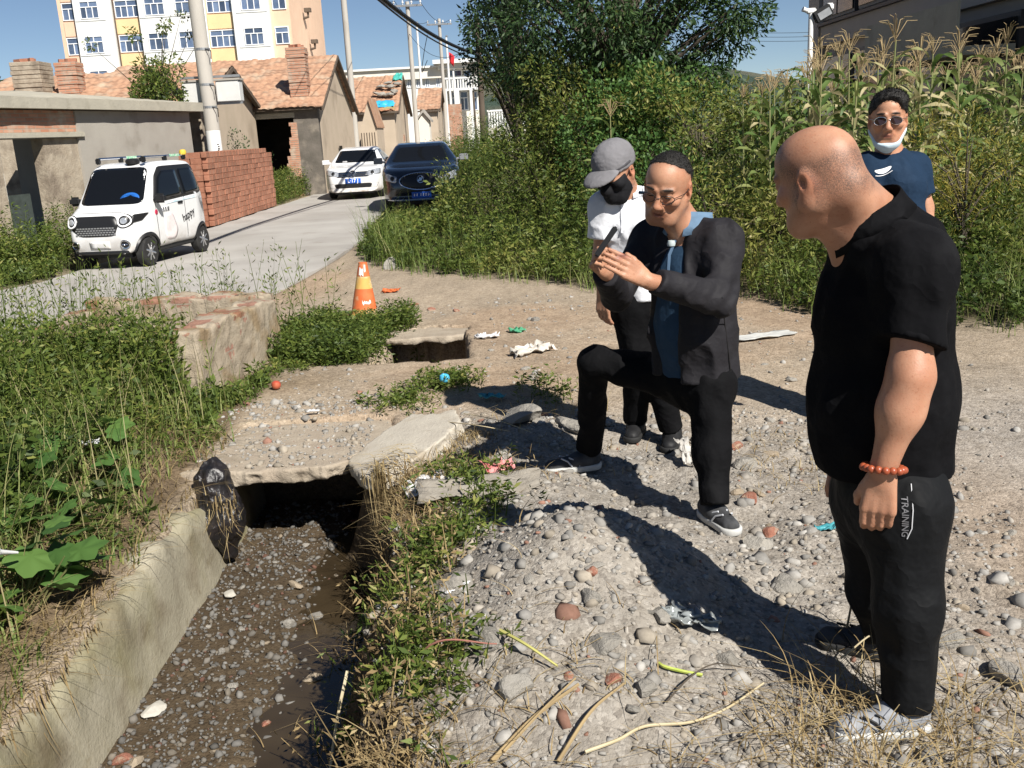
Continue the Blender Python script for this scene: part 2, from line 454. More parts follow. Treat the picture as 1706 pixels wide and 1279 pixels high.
def pebble_extra(nt, p, V, L, c, mix, ramp, noise):
    vo = _n(nt, 'ShaderNodeTexVoronoi'); vo.inputs['Scale'].default_value = 70; vo.inputs['Randomness'].default_value = 1; L(V, vo.inputs['Vector'])
    v2 = _n(nt, 'ShaderNodeTexVoronoi'); v2.inputs['Scale'].default_value = 160; L(V, v2.inputs['Vector'])
    hsv = _n(nt, 'ShaderNodeSeparateColor'); L(vo.outputs['Color'], hsv.inputs[0])
    cc = mix(ramp(hsv.outputs[0], .72, .8), c, mix(1.0, c, (1.22, 1.23, 1.24, 1), 'MULTIPLY'))
    cc = mix(ramp(hsv.outputs[1], .78, .84), cc, mix(1.0, c, (.74, .73, .73, 1), 'MULTIPLY'))
    L(cc, p.inputs['Base Color'])
    b1 = _n(nt, 'ShaderNodeBump', invert=True); b1.inputs['Strength'].default_value = .3; b1.inputs['Distance'].default_value = .012; L(vo.outputs['Distance'], b1.inputs['Height'])
    b2 = _n(nt, 'ShaderNodeBump', invert=True); b2.inputs['Strength'].default_value = .3; b2.inputs['Distance'].default_value = .006; L(v2.outputs['Distance'], b2.inputs['Height']); L(b1.outputs[0], b2.inputs['Normal'])
    b3 = _n(nt, 'ShaderNodeBump'); b3.inputs['Strength'].default_value = .6; b3.inputs['Distance'].default_value = .02; L(noise(30, 5, .7), b3.inputs['Height']); L(b2.outputs[0], b3.inputs['Normal'])
    L(b3.outputs[0], p.inputs['Normal'])
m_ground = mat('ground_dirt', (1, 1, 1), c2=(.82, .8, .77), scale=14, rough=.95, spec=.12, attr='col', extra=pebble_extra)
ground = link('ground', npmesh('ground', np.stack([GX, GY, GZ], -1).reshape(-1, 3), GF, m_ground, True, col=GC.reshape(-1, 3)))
tag(ground, kind='structure')

# road slab
def road_extra(nt, p, V, L, c, mix, ramp, noise):
    cc = mix(ramp(noise(.35, 3), .42, .6), c, mix(1.0, c, (.86, .85, .84, 1), 'MULTIPLY'))
    cc = mix(ramp(noise(2.2, 8, .7), .58, .75), cc, mix(1.0, cc, (.82, .78, .72, 1), 'MULTIPLY'))
    L(cc, p.inputs['Base Color'])
m_road = mat('road_concrete', (.405, .385, .355), (.355, .335, .31), scale=1.1, rough=.85, bump=.25, bscale=90, spec=.2, extra=road_extra, bdist=.01)
rv, rf = [], []; NW = 10; ns = len(RL)
for i in range(ns):
    jit = .05 * np.array([math.sin(i * 2.1), math.sin(i * 3.7)])
    for j in range(NW + 1):
        p = RL[i] + (RR[i] - RL[i]) * j / NW
        e = .06 * vn2(p[0] * 3, p[1] * 3, 9) if j in (0, NW) else 0
        rv.append((p[0] + float(e), p[1] + float(e), .022 + .004 * math.sin(p[1])))
base = len(rv)
for i in range(ns):
    for j in (0, NW): rv.append(tuple(np.array(rv[i * (NW + 1) + j]) - (0, 0, .14)))
for i in range(ns - 1):
    for j in range(NW): a = i * (NW + 1) + j; rf.append((a, a + 1, a + NW + 2, a + NW + 1))
    a = i * (NW + 1); b = base + 2 * i
    rf.append((b, a, a + NW + 1, b + 2)); rf.append((a + NW, b + 1, b + 3, a + 2 * NW + 1))
me = bpy.data.meshes.new('road'); me.from_pydata(rv, [], rf); me.materials.append(m_road)
road = link('road', me); tag(road, kind='structure')

# water film in the ditch
m_water = mat('ditch_water', (.030, .021, .012), (.05, .036, .02), scale=3, rough=.07, spec=.5, bump=.08, bscale=9, det=2)
wv = []; wf = []
ys = np.linspace(-3, 5.78, 60)
for y in ys: wv += [(-1.69, y, -.505), (float(bank_x(y)) - .02, y, -.505)]
for i in range(59): wf.append((2 * i, 2 * i + 1, 2 * i + 3, 2 * i + 2))
me = bpy.data.meshes.new('ditch_water'); me.from_pydata(wv, [], wf); me.materials.append(m_water)
tag(link('ditch_water', me), kind='structure')

# hills on the horizon
m_hill = mat('hill_forest', (.055, .085, .06), (.035, .06, .045), (.13, .13, .09), scale=.05, rough=.95, s3=.01, t3=(.5, .62), bump=1.0, bscale=.25, bdist=6)
def hill(name, pts, depth):
    hv, hf = [], []; n = len(pts); K = 7
    for i, (x, y, h) in enumerate(pts):
        for k in range(K):
            t = k / (K - 1)
            hv.append((x * (1 + .25 * t), y + depth * t, -1 + (h + 1) * math.sin(t * PI * .5 + .02) * (1 + .05 * float(vn2(i * .7, k * .9, 3))) - 1))
    for i in range(n - 1):
        for k in range(K - 1): a = i * K + k; hf.append((a, a + K, a + K + 1, a + 1))
    me = bpy.data.meshes.new(name); me.from_pydata(hv, [], hf); me.materials.append(m_hill)
    for p in me.polygons: p.use_smooth = True
    return tag(link(name, me), kind='structure')
xs = np.linspace(-1500, 1500, 90)
hill('hills', [(x, 1000, 66 + 26 * math.sin(x * .004 + 2.2) + 10 * math.sin(x * .011) + 10 * float(fbm2(x * .01, 0, 8))) for x in xs], 420)
xs = np.linspace(-620, -190, 50)
hill('hills', [(x, 480, 42 + 14 * math.exp(-((x + 330) / 90) ** 2) + 3.0 * float(fbm2(x * .03, 0, 8)) - 30 * float(sstep(-260, -190, x))) for x in xs], 120)

# ------------------------------------------------------------------ ditch wall, culvert slab, broken slabs
def conc_extra(nt, p, V, L, c, mix, ramp, noise):
    cc = mix(ramp(noise(1.3, 4), .45, .62), c, mix(1.0, c, (.80, .80, .62, 1), 'MULTIPLY'))
    cc = mix(ramp(noise(9, 8, .7), .56, .72), cc, mix(1.0, cc, (.72, .68, .6, 1), 'MULTIPLY'))
    L(cc, p.inputs['Base Color'])
m_conc = mat('old_concrete', (.34, .31, .235), (.27, .245, .18), (.17, .14, .095), s3=2.4, t3=(.52, .7), scale=5, rough=.9, bump=.5, bscale=45, spec=.15, extra=conc_extra, bdist=.012)
m_slab = mat('dusty_slab', (.38, .325, .255), (.32, .265, .205), (.24, .20, .15), scale=9, rough=.95, bump=.7, bscale=55, spec=.1, s3=3, t3=(.55, .72), bdist=.015)
wy = np.arange(-3, 6.3, .045); prof = []
for y in wy:
    n = float(fbm2(y * 1.6, 0, 77)); n2 = float(fbm2(y * 7, 3, 78)); n3 = float(fbm2(y * 19, 5, 79))
    top = -.08 + .06 * n + .045 * n2 + .025 * n3
    if 4.72 < y < 4.98: top -= .10 * math.sin((y - 4.72) / .26 * PI)
    if y > 5.0: top = min(top, -.09)
    ins = .018 * n2 + .01 * n3
    prof.append([(-1.60 + .012 * float(fbm2(y * 4, 9, 80)), y, -.56), (-1.625 + .012 * float(fbm2(y * 4, 11, 80)), y, -.36), (-1.645 + ins * .5, y, top - .10),
                 (-1.655 + ins, y, top - .02), (-1.675 + ins, y, top), (-1.73 + .02 * n3, y, top + .012 * n2), (-1.79 + .03 * n2, y, top - .015 + .02 * n3), (-1.86 + .03 * n, y, top - .10), (-1.88, y, -.56)])
pv = [p for r in prof for p in r]; pf = []
for i in range(len(prof) - 1):
    for k in range(8): a = i * 9 + k; pf.append((a, a + 9, a + 10, a + 1))
pf += [tuple(range(9)), tuple(range(len(pv) - 9, len(pv)))[::-1]]
me = bpy.data.meshes.new('ditch_wall'); me.from_pydata(pv, [], pf); me.materials.append(m_conc)
for p in me.polygons: p.use_smooth = True
tag(link('ditch_wall', me), 'long crumbling concrete retaining wall along the left side of the ditch', 'wall', kind='thing')

def slab_sdf(lo, hi, h, poly, z0, z1, org, ax, ay, az, rough=.012, fs=9, k=.012):
    """rough broken slab: polygon (local uv) between z0..z1 in a tilted frame"""
    s = SDF(lo, hi, h); sl, X, Y, Z = s.win(lo, hi)
    u = (X - org[0]) * ax[0] + (Y - org[1]) * ax[1] + (Z - org[2]) * ax[2]
    v = (X - org[0]) * ay[0] + (Y - org[1]) * ay[1] + (Z - org[2]) * ay[2]
    w = (X - org[0]) * az[0] + (Y - org[1]) * az[1] + (Z - org[2]) * az[2]
    u, v, w = np.broadcast_arrays(u, v, w)
    uu = u + .5 * rough * vn3(u * fs, v * fs, w * fs, 3) + rough * vn3(u * fs * 3, v * fs * 3, w * fs * 3, 4); vv = v + rough * vn3(u * fs, v * fs, w * fs * 2, 7) + .6 * rough * vn3(u * fs * 3, v * fs * 3, w * fs * 3, 5)
    d2 = np.full(u.shape, 9.0); n = len(poly); ins = in_poly(uu, vv, poly)
    for i in range(n):
        a = np.array(poly[i]); b = np.array(poly[(i + 1) % n]); e = b - a
        t = np.clip(((uu - a[0]) * e[0] + (vv - a[1]) * e[1]) / (e @ e), 0, 1)
        d2 = np.minimum(d2, np.hypot(uu - a[0] - t * e[0], vv - a[1] - t * e[1]))
    d2 = np.where(ins, -d2, d2)
    zz = w - .3 * rough * vn3(u * 4, v * 4, 0, 2)
    dz = np.maximum(z0 - w + rough * .8 * vn3(u * 12, v * 12, 0, 8), zz - z1)
    hh = np.clip(.5 - .5 * (d2 - dz) / k, 0, 1); s.D[sl] = d2 * (1 - hh) + dz * hh + k * hh * (1 - hh)
    return s.nets()
I3 = np.eye(3)
V, Q = slab_sdf((-2.0, 4.85, -.16), (-.62, 6.05, .06), .012,
    [(-1.92, 5.02), (-1.80, 4.96), (-1.45, 4.955), (-1.2, 4.97), (-1.03, 4.96), (-.95, 5.03), (-.92, 5.14), (-.84, 5.17), (-.80, 5.3), (-.74, 5.5), (-.78, 5.9), (-1.9, 5.95)],
    -.075, .012, (0, 0, 0), *I3, rough=.02, fs=12, k=.004)
tag(link('culvert_slab', npmesh('culvert_slab', V, Q, m_slab, True)), 'dusty concrete slab with a broken edge bridging the dark culvert mouth', 'slab', kind='thing')
bp = [gz(625, 800, .02), gz(600, 795, .02), gz(578, 768, .04), gz(592, 752, .06), gz(640, 712, .10), gz(688, 690, .12), (gz(725, 690, .14)), gz(757, 685, .15), gz(769, 700, .15), gz(742, 722, .14), gz(702, 745, .13), gz(668, 772, .09), gz(640, 790, .05)]
bp = np.array(bp); cen = bp.mean(0); _, _, vt = np.linalg.svd(bp - cen); az = vt[2] * np.sign(vt[2][2]); ax = nrm(vt[0] - az * (vt[0] @ az)); ay = np.cross(az, ax)
V, Q = slab_sdf(tuple(bp.min(0) - .12), tuple(bp.max(0) + .1), .010, [((p - cen) @ ax, (p - cen) @ ay) for p in bp], -.085, 0.0, cen, ax, ay, az, rough=.012, fs=13, k=.003)
tag(link('broken_slab', npmesh('broken_slab', V, Q, mat('pale_concrete', (.47, .43, .36), (.41, .37, .31), (.34, .29, .22), s3=4, t3=(.56, .7), scale=7, rough=.9, bump=.4, bscale=50, spec=.15), True)),
    'pale broken concrete slab tilted over the corner of the ditch', 'slab', kind='thing')

# brick-and-plaster tank behind the weeds
tank = thing('masonry_tank', 'low open masonry tank of crumbling plaster and red brick beside the road', 'tank', (0, 0, 0))
def tank_extra(nt, p, V, L, c, mix, ramp, noise):
    br = _n(nt, 'ShaderNodeTexBrick'); br.inputs['Scale'].default_value = 1; br.inputs['Brick Width'].default_value = .25; br.inputs['Row Height'].default_value = .065
    br.inputs['Mortar Size'].default_value = .006; br.inputs['Color1'].default_value = (.30, .17, .125, 1); br.inputs['Color2'].default_value = (.24, .135, .10, 1); br.inputs['Mortar'].default_value = (.30, .255, .20, 1)
    mp = _n(nt, 'ShaderNodeMapping'); mp.inputs['Rotation'].default_value = (R_(90), 0, R_(78)); L(V, mp.inputs[0])
    cb = _n(nt, 'ShaderNodeCombineXYZ'); sp = _n(nt, 'ShaderNodeSeparateXYZ'); L(V, sp.inputs[0]); L(sp.outputs[1], cb.inputs[0]); L(sp.outputs[2], cb.inputs[1]); L(cb.outputs[0], br.inputs['Vector'])
    zz = _n(nt, 'ShaderNodeMath', operation='MULTIPLY_ADD'); zz.inputs[1].default_value = .35; zz.inputs[2].default_value = -.06; L(sp.outputs[2], zz.inputs[0])
    ad = _n(nt, 'ShaderNodeMath', operation='ADD'); L(zz.outputs[0], ad.inputs[0]); L(noise(4.5, 5, .6), ad.inputs[1])
    cc = mix(ramp(ad.outputs[0], .64, .67), c, br.outputs[0])
    cr = mix(ramp(noise(2.5, 3), .5, .6), cc, mix(1.0, cc, (.8, .72, .6, 1), 'MULTIPLY'))
    L(cr, p.inputs['Base Color'])
m_tank = mat('tank_plaster', (.37, .315, .24), (.28, .23, .17), scale=6, rough=.92, bump=.6, bscale=30, spec=.1, extra=tank_extra)
m_brick = mat('red_brick', (.43, .20, .13), (.35, .155, .10), (.46, .28, .20), scale=9, rough=.9, bump=.4, bscale=80, spec=.12, attr='rand', attr_amt=.68, s3=3)
def tank_wall(p0, p1, th, ztop, nm, seed):
    p0 = np.array(p0); p1 = np.array(p1); L_ = np.linalg.norm(p1 - p0); d = (p1 - p0) / L_; n = np.array([-d[1], d[0]])
    s = SDF((min(p0[0], p1[0]) - .3, min(p0[1], p1[1]) - .3, -.2), (max(p0[0], p1[0]) + .3, max(p0[1], p1[1]) + .3, ztop + .1), .018); sl, X, Y, Z = s.win(s.lo, s.lo + s.n * s.h)
    u = (X - p0[0]) * d[0] + (Y - p0[1]) * d[1]; v = (X - p0[0]) * n[0] + (Y - p0[1]) * n[1]
    u, v, Z = np.broadcast_arrays(u, v, Z)
    rr = .010 * vn3(u * 6, v * 6, Z * 6, seed) + .008 * vn3(u * 17, v * 17, Z * 17, seed + 1)
    top = ztop + .02 * vn3(u * 5, 0, 0, seed) + .010 * np.sign(vn3(u * 9, 0, 0, seed + 3))
    s.D[sl] = np.maximum.reduce([-u, u - L_, np.abs(v) - th / 2, Z - top, -.15 - Z]) + rr
    V, Q = s.nets(); return link(nm, npmesh(nm, V, Q, m_tank, True), tank)
tank_wall((-2.27, 6.48), (-2.05, 7.98), .26, .50, 'side_wall', 3)
tank_wall((-2.02, 8.10), (-3.60, 8.30), .24, .50, 'rear_wall', 13)
tank_wall((-2.30, 6.38), (-3.55, 6.55), .22, .36, 'front_wall', 23)
tank_wall((-3.62, 6.55), (-3.66, 8.24), .22, .42, 'far_side_wall', 33)

V, Q = slab_sdf((-1.35, 8.1, -.14), (-.1, 9.15, .06), .016, [(-1.28, 8.36), (-1.0, 8.28), (-.78, 8.34), (-.55, 8.30), (-.30, 8.42), (-.22, 8.6), (-.3, 8.78), (-1.2, 8.8)], -.05, .004, (0, 0, 0), *I3, rough=.018)
tag(link('track_slab', npmesh('track_slab', V, Q, m_slab, True)), 'dusty concrete slab roofing the dark hole in the dirt track', 'slab', kind='thing')
# ================================================================== BUILDINGS
m_white = mat('white_paint', (.78, .78, .76), (.72, .72, .70), scale=3, rough=.6, bump=.08)
m_frame = mat('window_frame', (.82, .83, .84), rough=.4)
m_glass = mat('window_glass', (.035, .05, .085), (.06, .08, .12), scale=1.5, rough=.05, spec=.9, attr='rand', attr_amt=3.2)
m_peach = mat('peach_render', (.74, .52, .37), (.70, .48, .34), scale=1.2, rough=.85, bump=.1)
m_yellow = mat('yellow_render', (.76, .57, .31), (.72, .53, .29), scale=1.2, rough=.85)
m_cream = mat('cream_render', (.72, .68, .60), (.66, .62, .54), scale=1.2, rough=.85)
m_dark = mat('shade_and_stain_dark', (.02, .019, .017), (.03, .028, .024), scale=3, rough=1.0, spec=0)  # near-black: paints in the unlit interiors, shared with the gable stain
m_plast = mat('grey_plaster', (.36, .335, .295), (.32, .295, .26), (.25, .225, .19), scale=2.2, rough=.92, bump=.25, bscale=30, spec=.1, s3=1.1, t3=(.58, .72))
m_rough = mat('flaking_plaster', (.40, .345, .27), (.33, .275, .21), (.22, .18, .14), scale=5, rough=.95, bump=.9, bscale=14, spec=.05, s3=2.6, t3=(.5, .66))
m_sand = mat('sand_render', (.50, .41, .315), (.45, .37, .28), (.36, .29, .22), scale=1.5, rough=.92, bump=.25, bscale=20, spec=.1, s3=.7)
m_shade_front = mat('shaded_burnt_plaster', (.17, .15, .13), (.11, .10, .085), (.27, .235, .19), scale=2.0, rough=.95, bump=.7, bscale=12, spec=.05, s3=1.6)  # burnt grey house front, with its shade painted into the colour
m_fascia = mat('cement_fascia', (.40, .37, .30), (.35, .325, .265), (.24, .22, .17), scale=3, rough=.9, bump=.4, bscale=20, s3=2.2, t3=(.55, .75))
m_tile = mat('clay_tile', (.44, .265, .17), (.33, .19, .125), (.43, .33, .24), scale=7, rough=.85, bump=.3, bscale=25, spec=.15, s3=1.4, t3=(.52, .7))
m_wood = mat('weathered_timber', (.13, .10, .075), (.085, .065, .05), scale=8, rough=.9, stretch=(1, 1, .2))
def brick_face(nt, p, V, L, c, mix, ramp, noise):
    br = _n(nt, 'ShaderNodeTexBrick'); br.inputs['Scale'].default_value = 1; br.inputs['Brick Width'].default_value = .25; br.inputs['Row Height'].default_value = .07
    br.inputs['Mortar Size'].default_value = .008; br.inputs['Color1'].default_value = (.40, .19, .12, 1); br.inputs['Color2'].default_value = (.50, .28, .19, 1); br.inputs['Mortar'].default_value = (.34, .29, .23, 1)
    sp = _n(nt, 'ShaderNodeSeparateXYZ'); cb = _n(nt, 'ShaderNodeCombineXYZ'); ad = _n(nt, 'ShaderNodeMath', operation='ADD'); L(V, sp.inputs[0]); L(sp.outputs[0], ad.inputs[0]); L(sp.outputs[1], ad.inputs[1])
    L(ad.outputs[0], cb.inputs[0]); L(sp.outputs[2], cb.inputs[1]); L(cb.outputs[0], br.inputs['Vector'])
    L(mix(ramp(noise(3, 5), .5, .7), br.outputs[0], (.45, .38, .30, 1)), p.inputs['Base Color'])
    b = _n(nt, 'ShaderNodeBump', invert=True); b.inputs['Distance'].default_value = .02; b.inputs['Strength'].default_value = .8; L(br.outputs['Fac'], b.inputs['Height']); L(b.outputs[0], p.inputs['Normal'])
m_brickwall = mat('old_brickwork', (.4, .2, .13), rough=.92, spec=.1, extra=brick_face)

def window(parent, x0, x1, z0, z1, y, cols=2, fr=.05, transom=.34, mf=None, mg=None, dep=.06, pane_parts=True):
    """framed window on a wall facing -y of the parent; panes are sub-parts"""
    mf = mf or m_frame; mg = mg or m_glass; b = MB(); w = (x1 - x0); ft = fr
    b.bb(x0, x0 + ft, y - dep, y + .02, z0, z1); b.bb(x1 - ft, x1, y - dep, y + .02, z0, z1)
    b.bb(x0 + ft, x1 - ft, y - dep, y + .02, z0, z0 + ft); b.bb(x0 + ft, x1 - ft, y - dep, y + .02, z1 - ft, z1)
    zt = z1 - (z1 - z0) * transom if transom else z1 - ft
    if transom: b.bb(x0 + ft, x1 - ft, y - dep + .004, y + .02, zt - ft / 2, zt + ft / 2)
    xs = [x0 + w * i / cols for i in range(cols + 1)]
    for x in xs[1:-1]: b.bb(x - ft / 2, x + ft / 2, y - dep + .008, y + .02, z0 + ft, zt - ft / 2)
    if transom and cols > 2: b.bb((x0 + x1) / 2 - ft / 2, (x0 + x1) / 2 + ft / 2, y - dep + .008, y + .02, zt + ft / 2, z1 - ft)
    o = b.build('window', mf, parent)
    for i in range(cols): MB().bb(xs[i] + .01, xs[i + 1] - .01, y - .022, y - .012, z0 + .01, zt).build('pane', mg, o)
    if transom: MB().bb(x0 + .01, x1 - .01, y - .022, y - .012, zt, z1 - .01).build('pane', mg, o)
    return o

# --- six-storey apartment block
AY = 90.0
ax0 = gy(103, 60, AY)[0]; ax1 = gy(487, 60, AY)[0]
apt = thing('apartment_building', 'tall pale apartment block with peach and white window bays behind the houses', 'building', (ax0, AY, 0))
AW = ax1 - ax0; AH = 19.0
X_ = lambda px: gy(px, 40, AY)[0] - ax0
MB().bb(0, AW, .0, 17, 0, AH).build('wall', m_peach, apt)
bays = [(X_(130), X_(192), m_white), (X_(237), X_(345), m_white), (X_(392), X_(452), m_white)]
for a, b, m in bays: MB().bb(a, b, -.55, -.002, .3, AH - .4).build('bay', m, apt)
wins = [(107, 129, 2, 0), (141, 172, 3, 1), (195, 236, 4, 0), (248, 281, 3, 1), (299, 334, 3, 1), (348, 390, 4, 0), (408, 440, 3, 1), (457, 480, 2, 0)]
for r in range(5):
    zt = 17.45 - 2.87 * r
    for px0, px1, c, proud in wins:
        y = -.56 if proud else -.01
        window(apt, X_(px0), X_(px1), zt - 1.45, zt, y, c, .07, dep=.08)
        if proud: MB().bb(X_(px0) - .5, X_(px1) + .5, -.60, -.562, zt - 1.62, zt - 1.50).build('sill', m_white, apt)
    for px0, px1 in ((195, 236), (348, 390)):
        MB().bb(X_(px0) - .05, X_(px1) + .05, -.08, -.004, zt + .1, zt + 1.30).build('spandrel_panel', m_yellow, apt)
    MB().bb(X_(107), X_(129), -.08, -.004, zt + .1, zt + 1.30).build('spandrel_panel', m_peach, apt)
for k, zb in ((0, 13.0), (1, 8.0), (2, 10.4)):
    MB().tube([(AW + .02, 6 + k, zb), (AW + .5, 6 + k, zb + .1), (AW + .5, 6 + k, zb + .5)], .12).box((AW + .5, 6 + k, zb + .7), (.6, .6, .35)).build('wall_bracket', m_wood, apt)
MB().tube([(X_(345) + .05, -.45, 0), (X_(345) + .05, -.45, AH)], .07).build('drainpipe', m_white, apt)
MB().tube([(X_(192) + .1, -.2, 0), (X_(192) + .1, -.2, AH)], .06).build('drainpipe', m_wood, apt)

# --- generic gabled house: front faces -y, gable end on +x
def tile_roof(w, run, rise, over=.25, du=.055, tile=.22, row=.25, holes=None, seed=0):
    """front slope then back slope, local x 0..w, y 0..2*run"""
    L_ = math.hypot(run + over, rise * (run + over) / run); sl = rise / run
    us = np.arange(-over, w + over, du); vs = []
    k = 0
    while k * row < L_:
        vs += [k * row + .002, k * row + row * .5, min((k + 1) * row, L_)]; k += 1
    U, Vv = np.meshgrid(us, np.array(vs), indexing='ij')
    wave = .028 * np.abs(np.sin(PI * U / tile)) + .018 * vn2(U * 2.2, Vv * 2.2, seed) + .03 * ((Vv / row) % 1.0)
    wave = wave + .03 * vn2(np.floor(U / tile) * 1.7 + 9, np.floor(Vv / row - 1e-3) * 1.3, seed + 5) * .8
    c, s_ = run / math.hypot(run, rise), rise / math.hypot(run, rise)
    def side(sg):
        y = run - sg * (Vv * c) - sg * wave * s_; z = rise - Vv * s_ + wave * c; return np.stack([U, y, z], -1).reshape(-1, 3)
    n, m = U.shape; ii = np.arange(n * m).reshape(n, m)
    F = np.stack([ii[:-1, :-1], ii[1:, :-1], ii[1:, 1:], ii[:-1, 1:]], -1).reshape(-1, 4)
    return np.vstack([side(1), side(-1)]), np.vstack([F, F[:, ::-1] + n * m])
def gable_house(name, label, loc, w, run, eave, ridge, m_front, m_gable, opening=None, seed=0, roofm=None, rz=0.0):
    t = thing(name, label, 'house', loc, rz); d = 2 * run; th = .3
    b = MB()
    if opening:
        x0, x1, zo = opening
        b.bb(0, x0, 0, th, 0, eave); b.bb(x1, w, 0, th, 0, eave); b.bb(x0, x1, 0, th, zo, eave)
        MB().bb(x0 - .05, x1 + .05, -.012, .10, zo - .004, zo + .16).build('lintel', m_fascia, t)
    else: b.bb(0, w, 0, th, 0, eave)
    b.build('front_wall', m_front, t)
    MB().bb(0, w - th, d - th, d, 0, eave).build('rear_wall', m_gable, t)
    MB().prism([(w - th, th + .003, 0), (w - th, d, 0), (w - th, d, eave), (w - th, run, ridge - .06), (w - th, .0, eave + .003), (w - th, th + .003, eave + .003)], (th + .012, 0, 0)).build('gable_wall', m_gable, t)
    MB().prism([(0, th + .003, 0), (0, d - th, 0), (0, d - th, eave), (0, run, ridge - .06), (0, th, eave + .003)], (th, 0, 0)).build('gable_wall', m_gable, t)
    V, F = tile_roof(w, run, ridge - eave, seed=seed); V[:, 2] += eave + .02
    link('roof', npmesh('roof', V, F, roofm or m_tile), t)
    MB().bb(-.2, w + .22, -.26, -.16, eave - .17, eave - .08).build('eaves_board', m_wood, t)
    sl = (ridge - eave) / run
    g = MB()
    for sgn in (0, 1):
        y0, z0, y1, z1 = ((-.22, eave - .22 * sl, run, ridge) if sgn == 0 else (d + .22, eave - .22 * sl, run, ridge))
        g.prism([(w + .13, y0, z0 - .13), (w + .13, y1, z1 - .10), (w + .13, y1, z1 + .015), (w + .13, y0, z0 - .015)], (.13, 0, 0))
    g.build('bargeboard', m_wood, t)
    MB().bb(.3, w - .4, 1.6, 1.7, 0, eave - .4).build('interior_shade_sheet', m_dark, t)  # near-black sheet standing in for the shade inside the house
    return t
def chimney(parent, x, y, z0, z1, w, m, rows=True, seed=1):
    rr = random.Random(seed); b = MB(); n = int((z1 - z0) / .11)
    for i in range(n):
        e = .0 if i < n - 3 else .05
        b.box((x + rr.uniform(-.012, .012), y + rr.uniform(-.012, .012), z0 + (i + .5) * (z1 - z0) / n), (w + e + rr.uniform(-.03, .02), w + e + rr.uniform(-.03, .02), (z1 - z0) / n * .93), rr.uniform(-.02, .02))
    o = b.build('chimney', m, parent, bevel=.008, seg=1)
    for i in range(4): MB().box((x + rr.uniform(-.25, .25) * w * 1.6, y + rr.uniform(-.3, .3) * w, z1 + .05), (.22, .11, .09), rr.uniform(0, 3)).build('brick', m_brick, o)
    return o

hY = 33.0; hx1 = gy(528, 178, hY)[0]; hx0 = hx1 - 7.5
hA = gable_house('tiled_house', 'derelict orange-tiled house with brick chimney and a gaping dark opening', (hx0, hY, 0), hx1 - hx0, 3.9, 2.95, 4.72, m_shade_front, m_sand,
                 opening=(gy(414, 220, hY)[0] - hx0, gy(491, 220, hY)[0] - hx0, 2.55), seed=3)
cx = gy(500, 150, hY + .7)[0] - hx0
chimney(hA, cx, .75, 3.0, 4.78, .60, m_brickwall, seed=2)
MB().box((hx1 - hx0 + .1, 3.5, 1.2), (.1, .12, .7)).box((hx1 - hx0 + .1, 3.56, .75), (.08, .1, .25)).build('stain', m_dark, hA)
# ragged broken wall stub on the opening's right jamb
jx = gy(491, 220, hY)[0] - hx0
b = MB(); rr = random.Random(5)
for i in range(20):
    w_ = .55 - .35 * (i / 20) + rr.uniform(-.06, .06); b.box((jx + .1 - w_ / 2, .12, .06 + i * .12), (w_, .26, .115))
b.build('broken_jamb', m_brickwall, hA)

# long tiled row behind the flat-roofed house, with two chimneys
rY = 27.0; rx1 = gy(330, 160, rY)[0]; rx0 = gy(-60, 160, rY)[0]
hR = gable_house('tiled_row_house', 'low orange-tiled house behind the flat-roofed shed with two chimneys', (rx0, rY, 0), rx1 - rx0, 3.0, 2.95, 4.0, m_rough, m_sand, seed=9)
chimney(hR, gy(118, 130, rY + 1.2)[0] - rx0, 1.2, 2.9, gy(118, 104, rY + 1.2)[2], .55, m_brickwall, seed=4)
c2 = chimney(hR, gy(55, 130, rY + 1.2)[0] - rx0, 1.2, 2.9, gy(52, 104, rY + 1.2)[2], .78, m_rough, seed=6)

# flat-roofed plaster shed along the road
P0 = np.array([-8.73, 17.69]); P1 = np.array([-7.26, 24.36]); ang = math.atan2(*(P1 - P0)[::-1]); LEN = float(np.linalg.norm(P1 - P0))
shed = thing('flat_roofed_shed', 'grey plastered flat-roofed shed with a dark doorway behind the small white car', 'shed', (P0[0], P0[1], 0), ang)
wx = .20
b = MB(); b.bb(2.35, LEN - .1, wx, wx + .25, 0, 2.58).build('plaster_wall', m_plast, shed)
MB().bb(LEN - .35, LEN - .1, wx + .252, 5, 0, 2.58).build('end_wall', m_plast, shed)
MB().bb(1.3, 2.345, wx + .05, wx + .3, 0, 2.06).build('pier', m_rough, shed)
MB().bb(-.8, .10, wx + .05, wx + .3, 0, 2.06).build('pier', m_rough, shed)
MB().bb(-5, -.82, wx + .05, wx + .3, 0, 2.06).build('near_wall', m_rough, shed)
MB().bb(-5, 2.345, wx + .03, wx + .3, 2.18, 2.58).build('brick_band', m_brickwall, shed)
MB().bb(-5, 2.5, wx - .06, wx + .32, 2.065, 2.175).build('lintel', m_fascia, shed, bevel=.015)
MB().bb(.0, 1.4, wx + 1.2, wx + 1.3, 0, 2.06).build('doorway_shade_sheet', m_dark, shed)  # near-black sheet that paints the shade behind the doorway
MB().bb(.30, .56, wx + .42, wx + .46, .95, 1.85).build('notice', m_white, shed)
MB().bb(.12, 1.28, wx + .5, wx + .54, .05, 1.05).build('gate', mat('green_gate', (.06, .075, .07), (.04, .05, .045), scale=6, rough=.7), shed)
MB().bb(-4.9, 2.0, wx + .31, 5, -.1, 0.02).build('floor', m_fascia, shed)
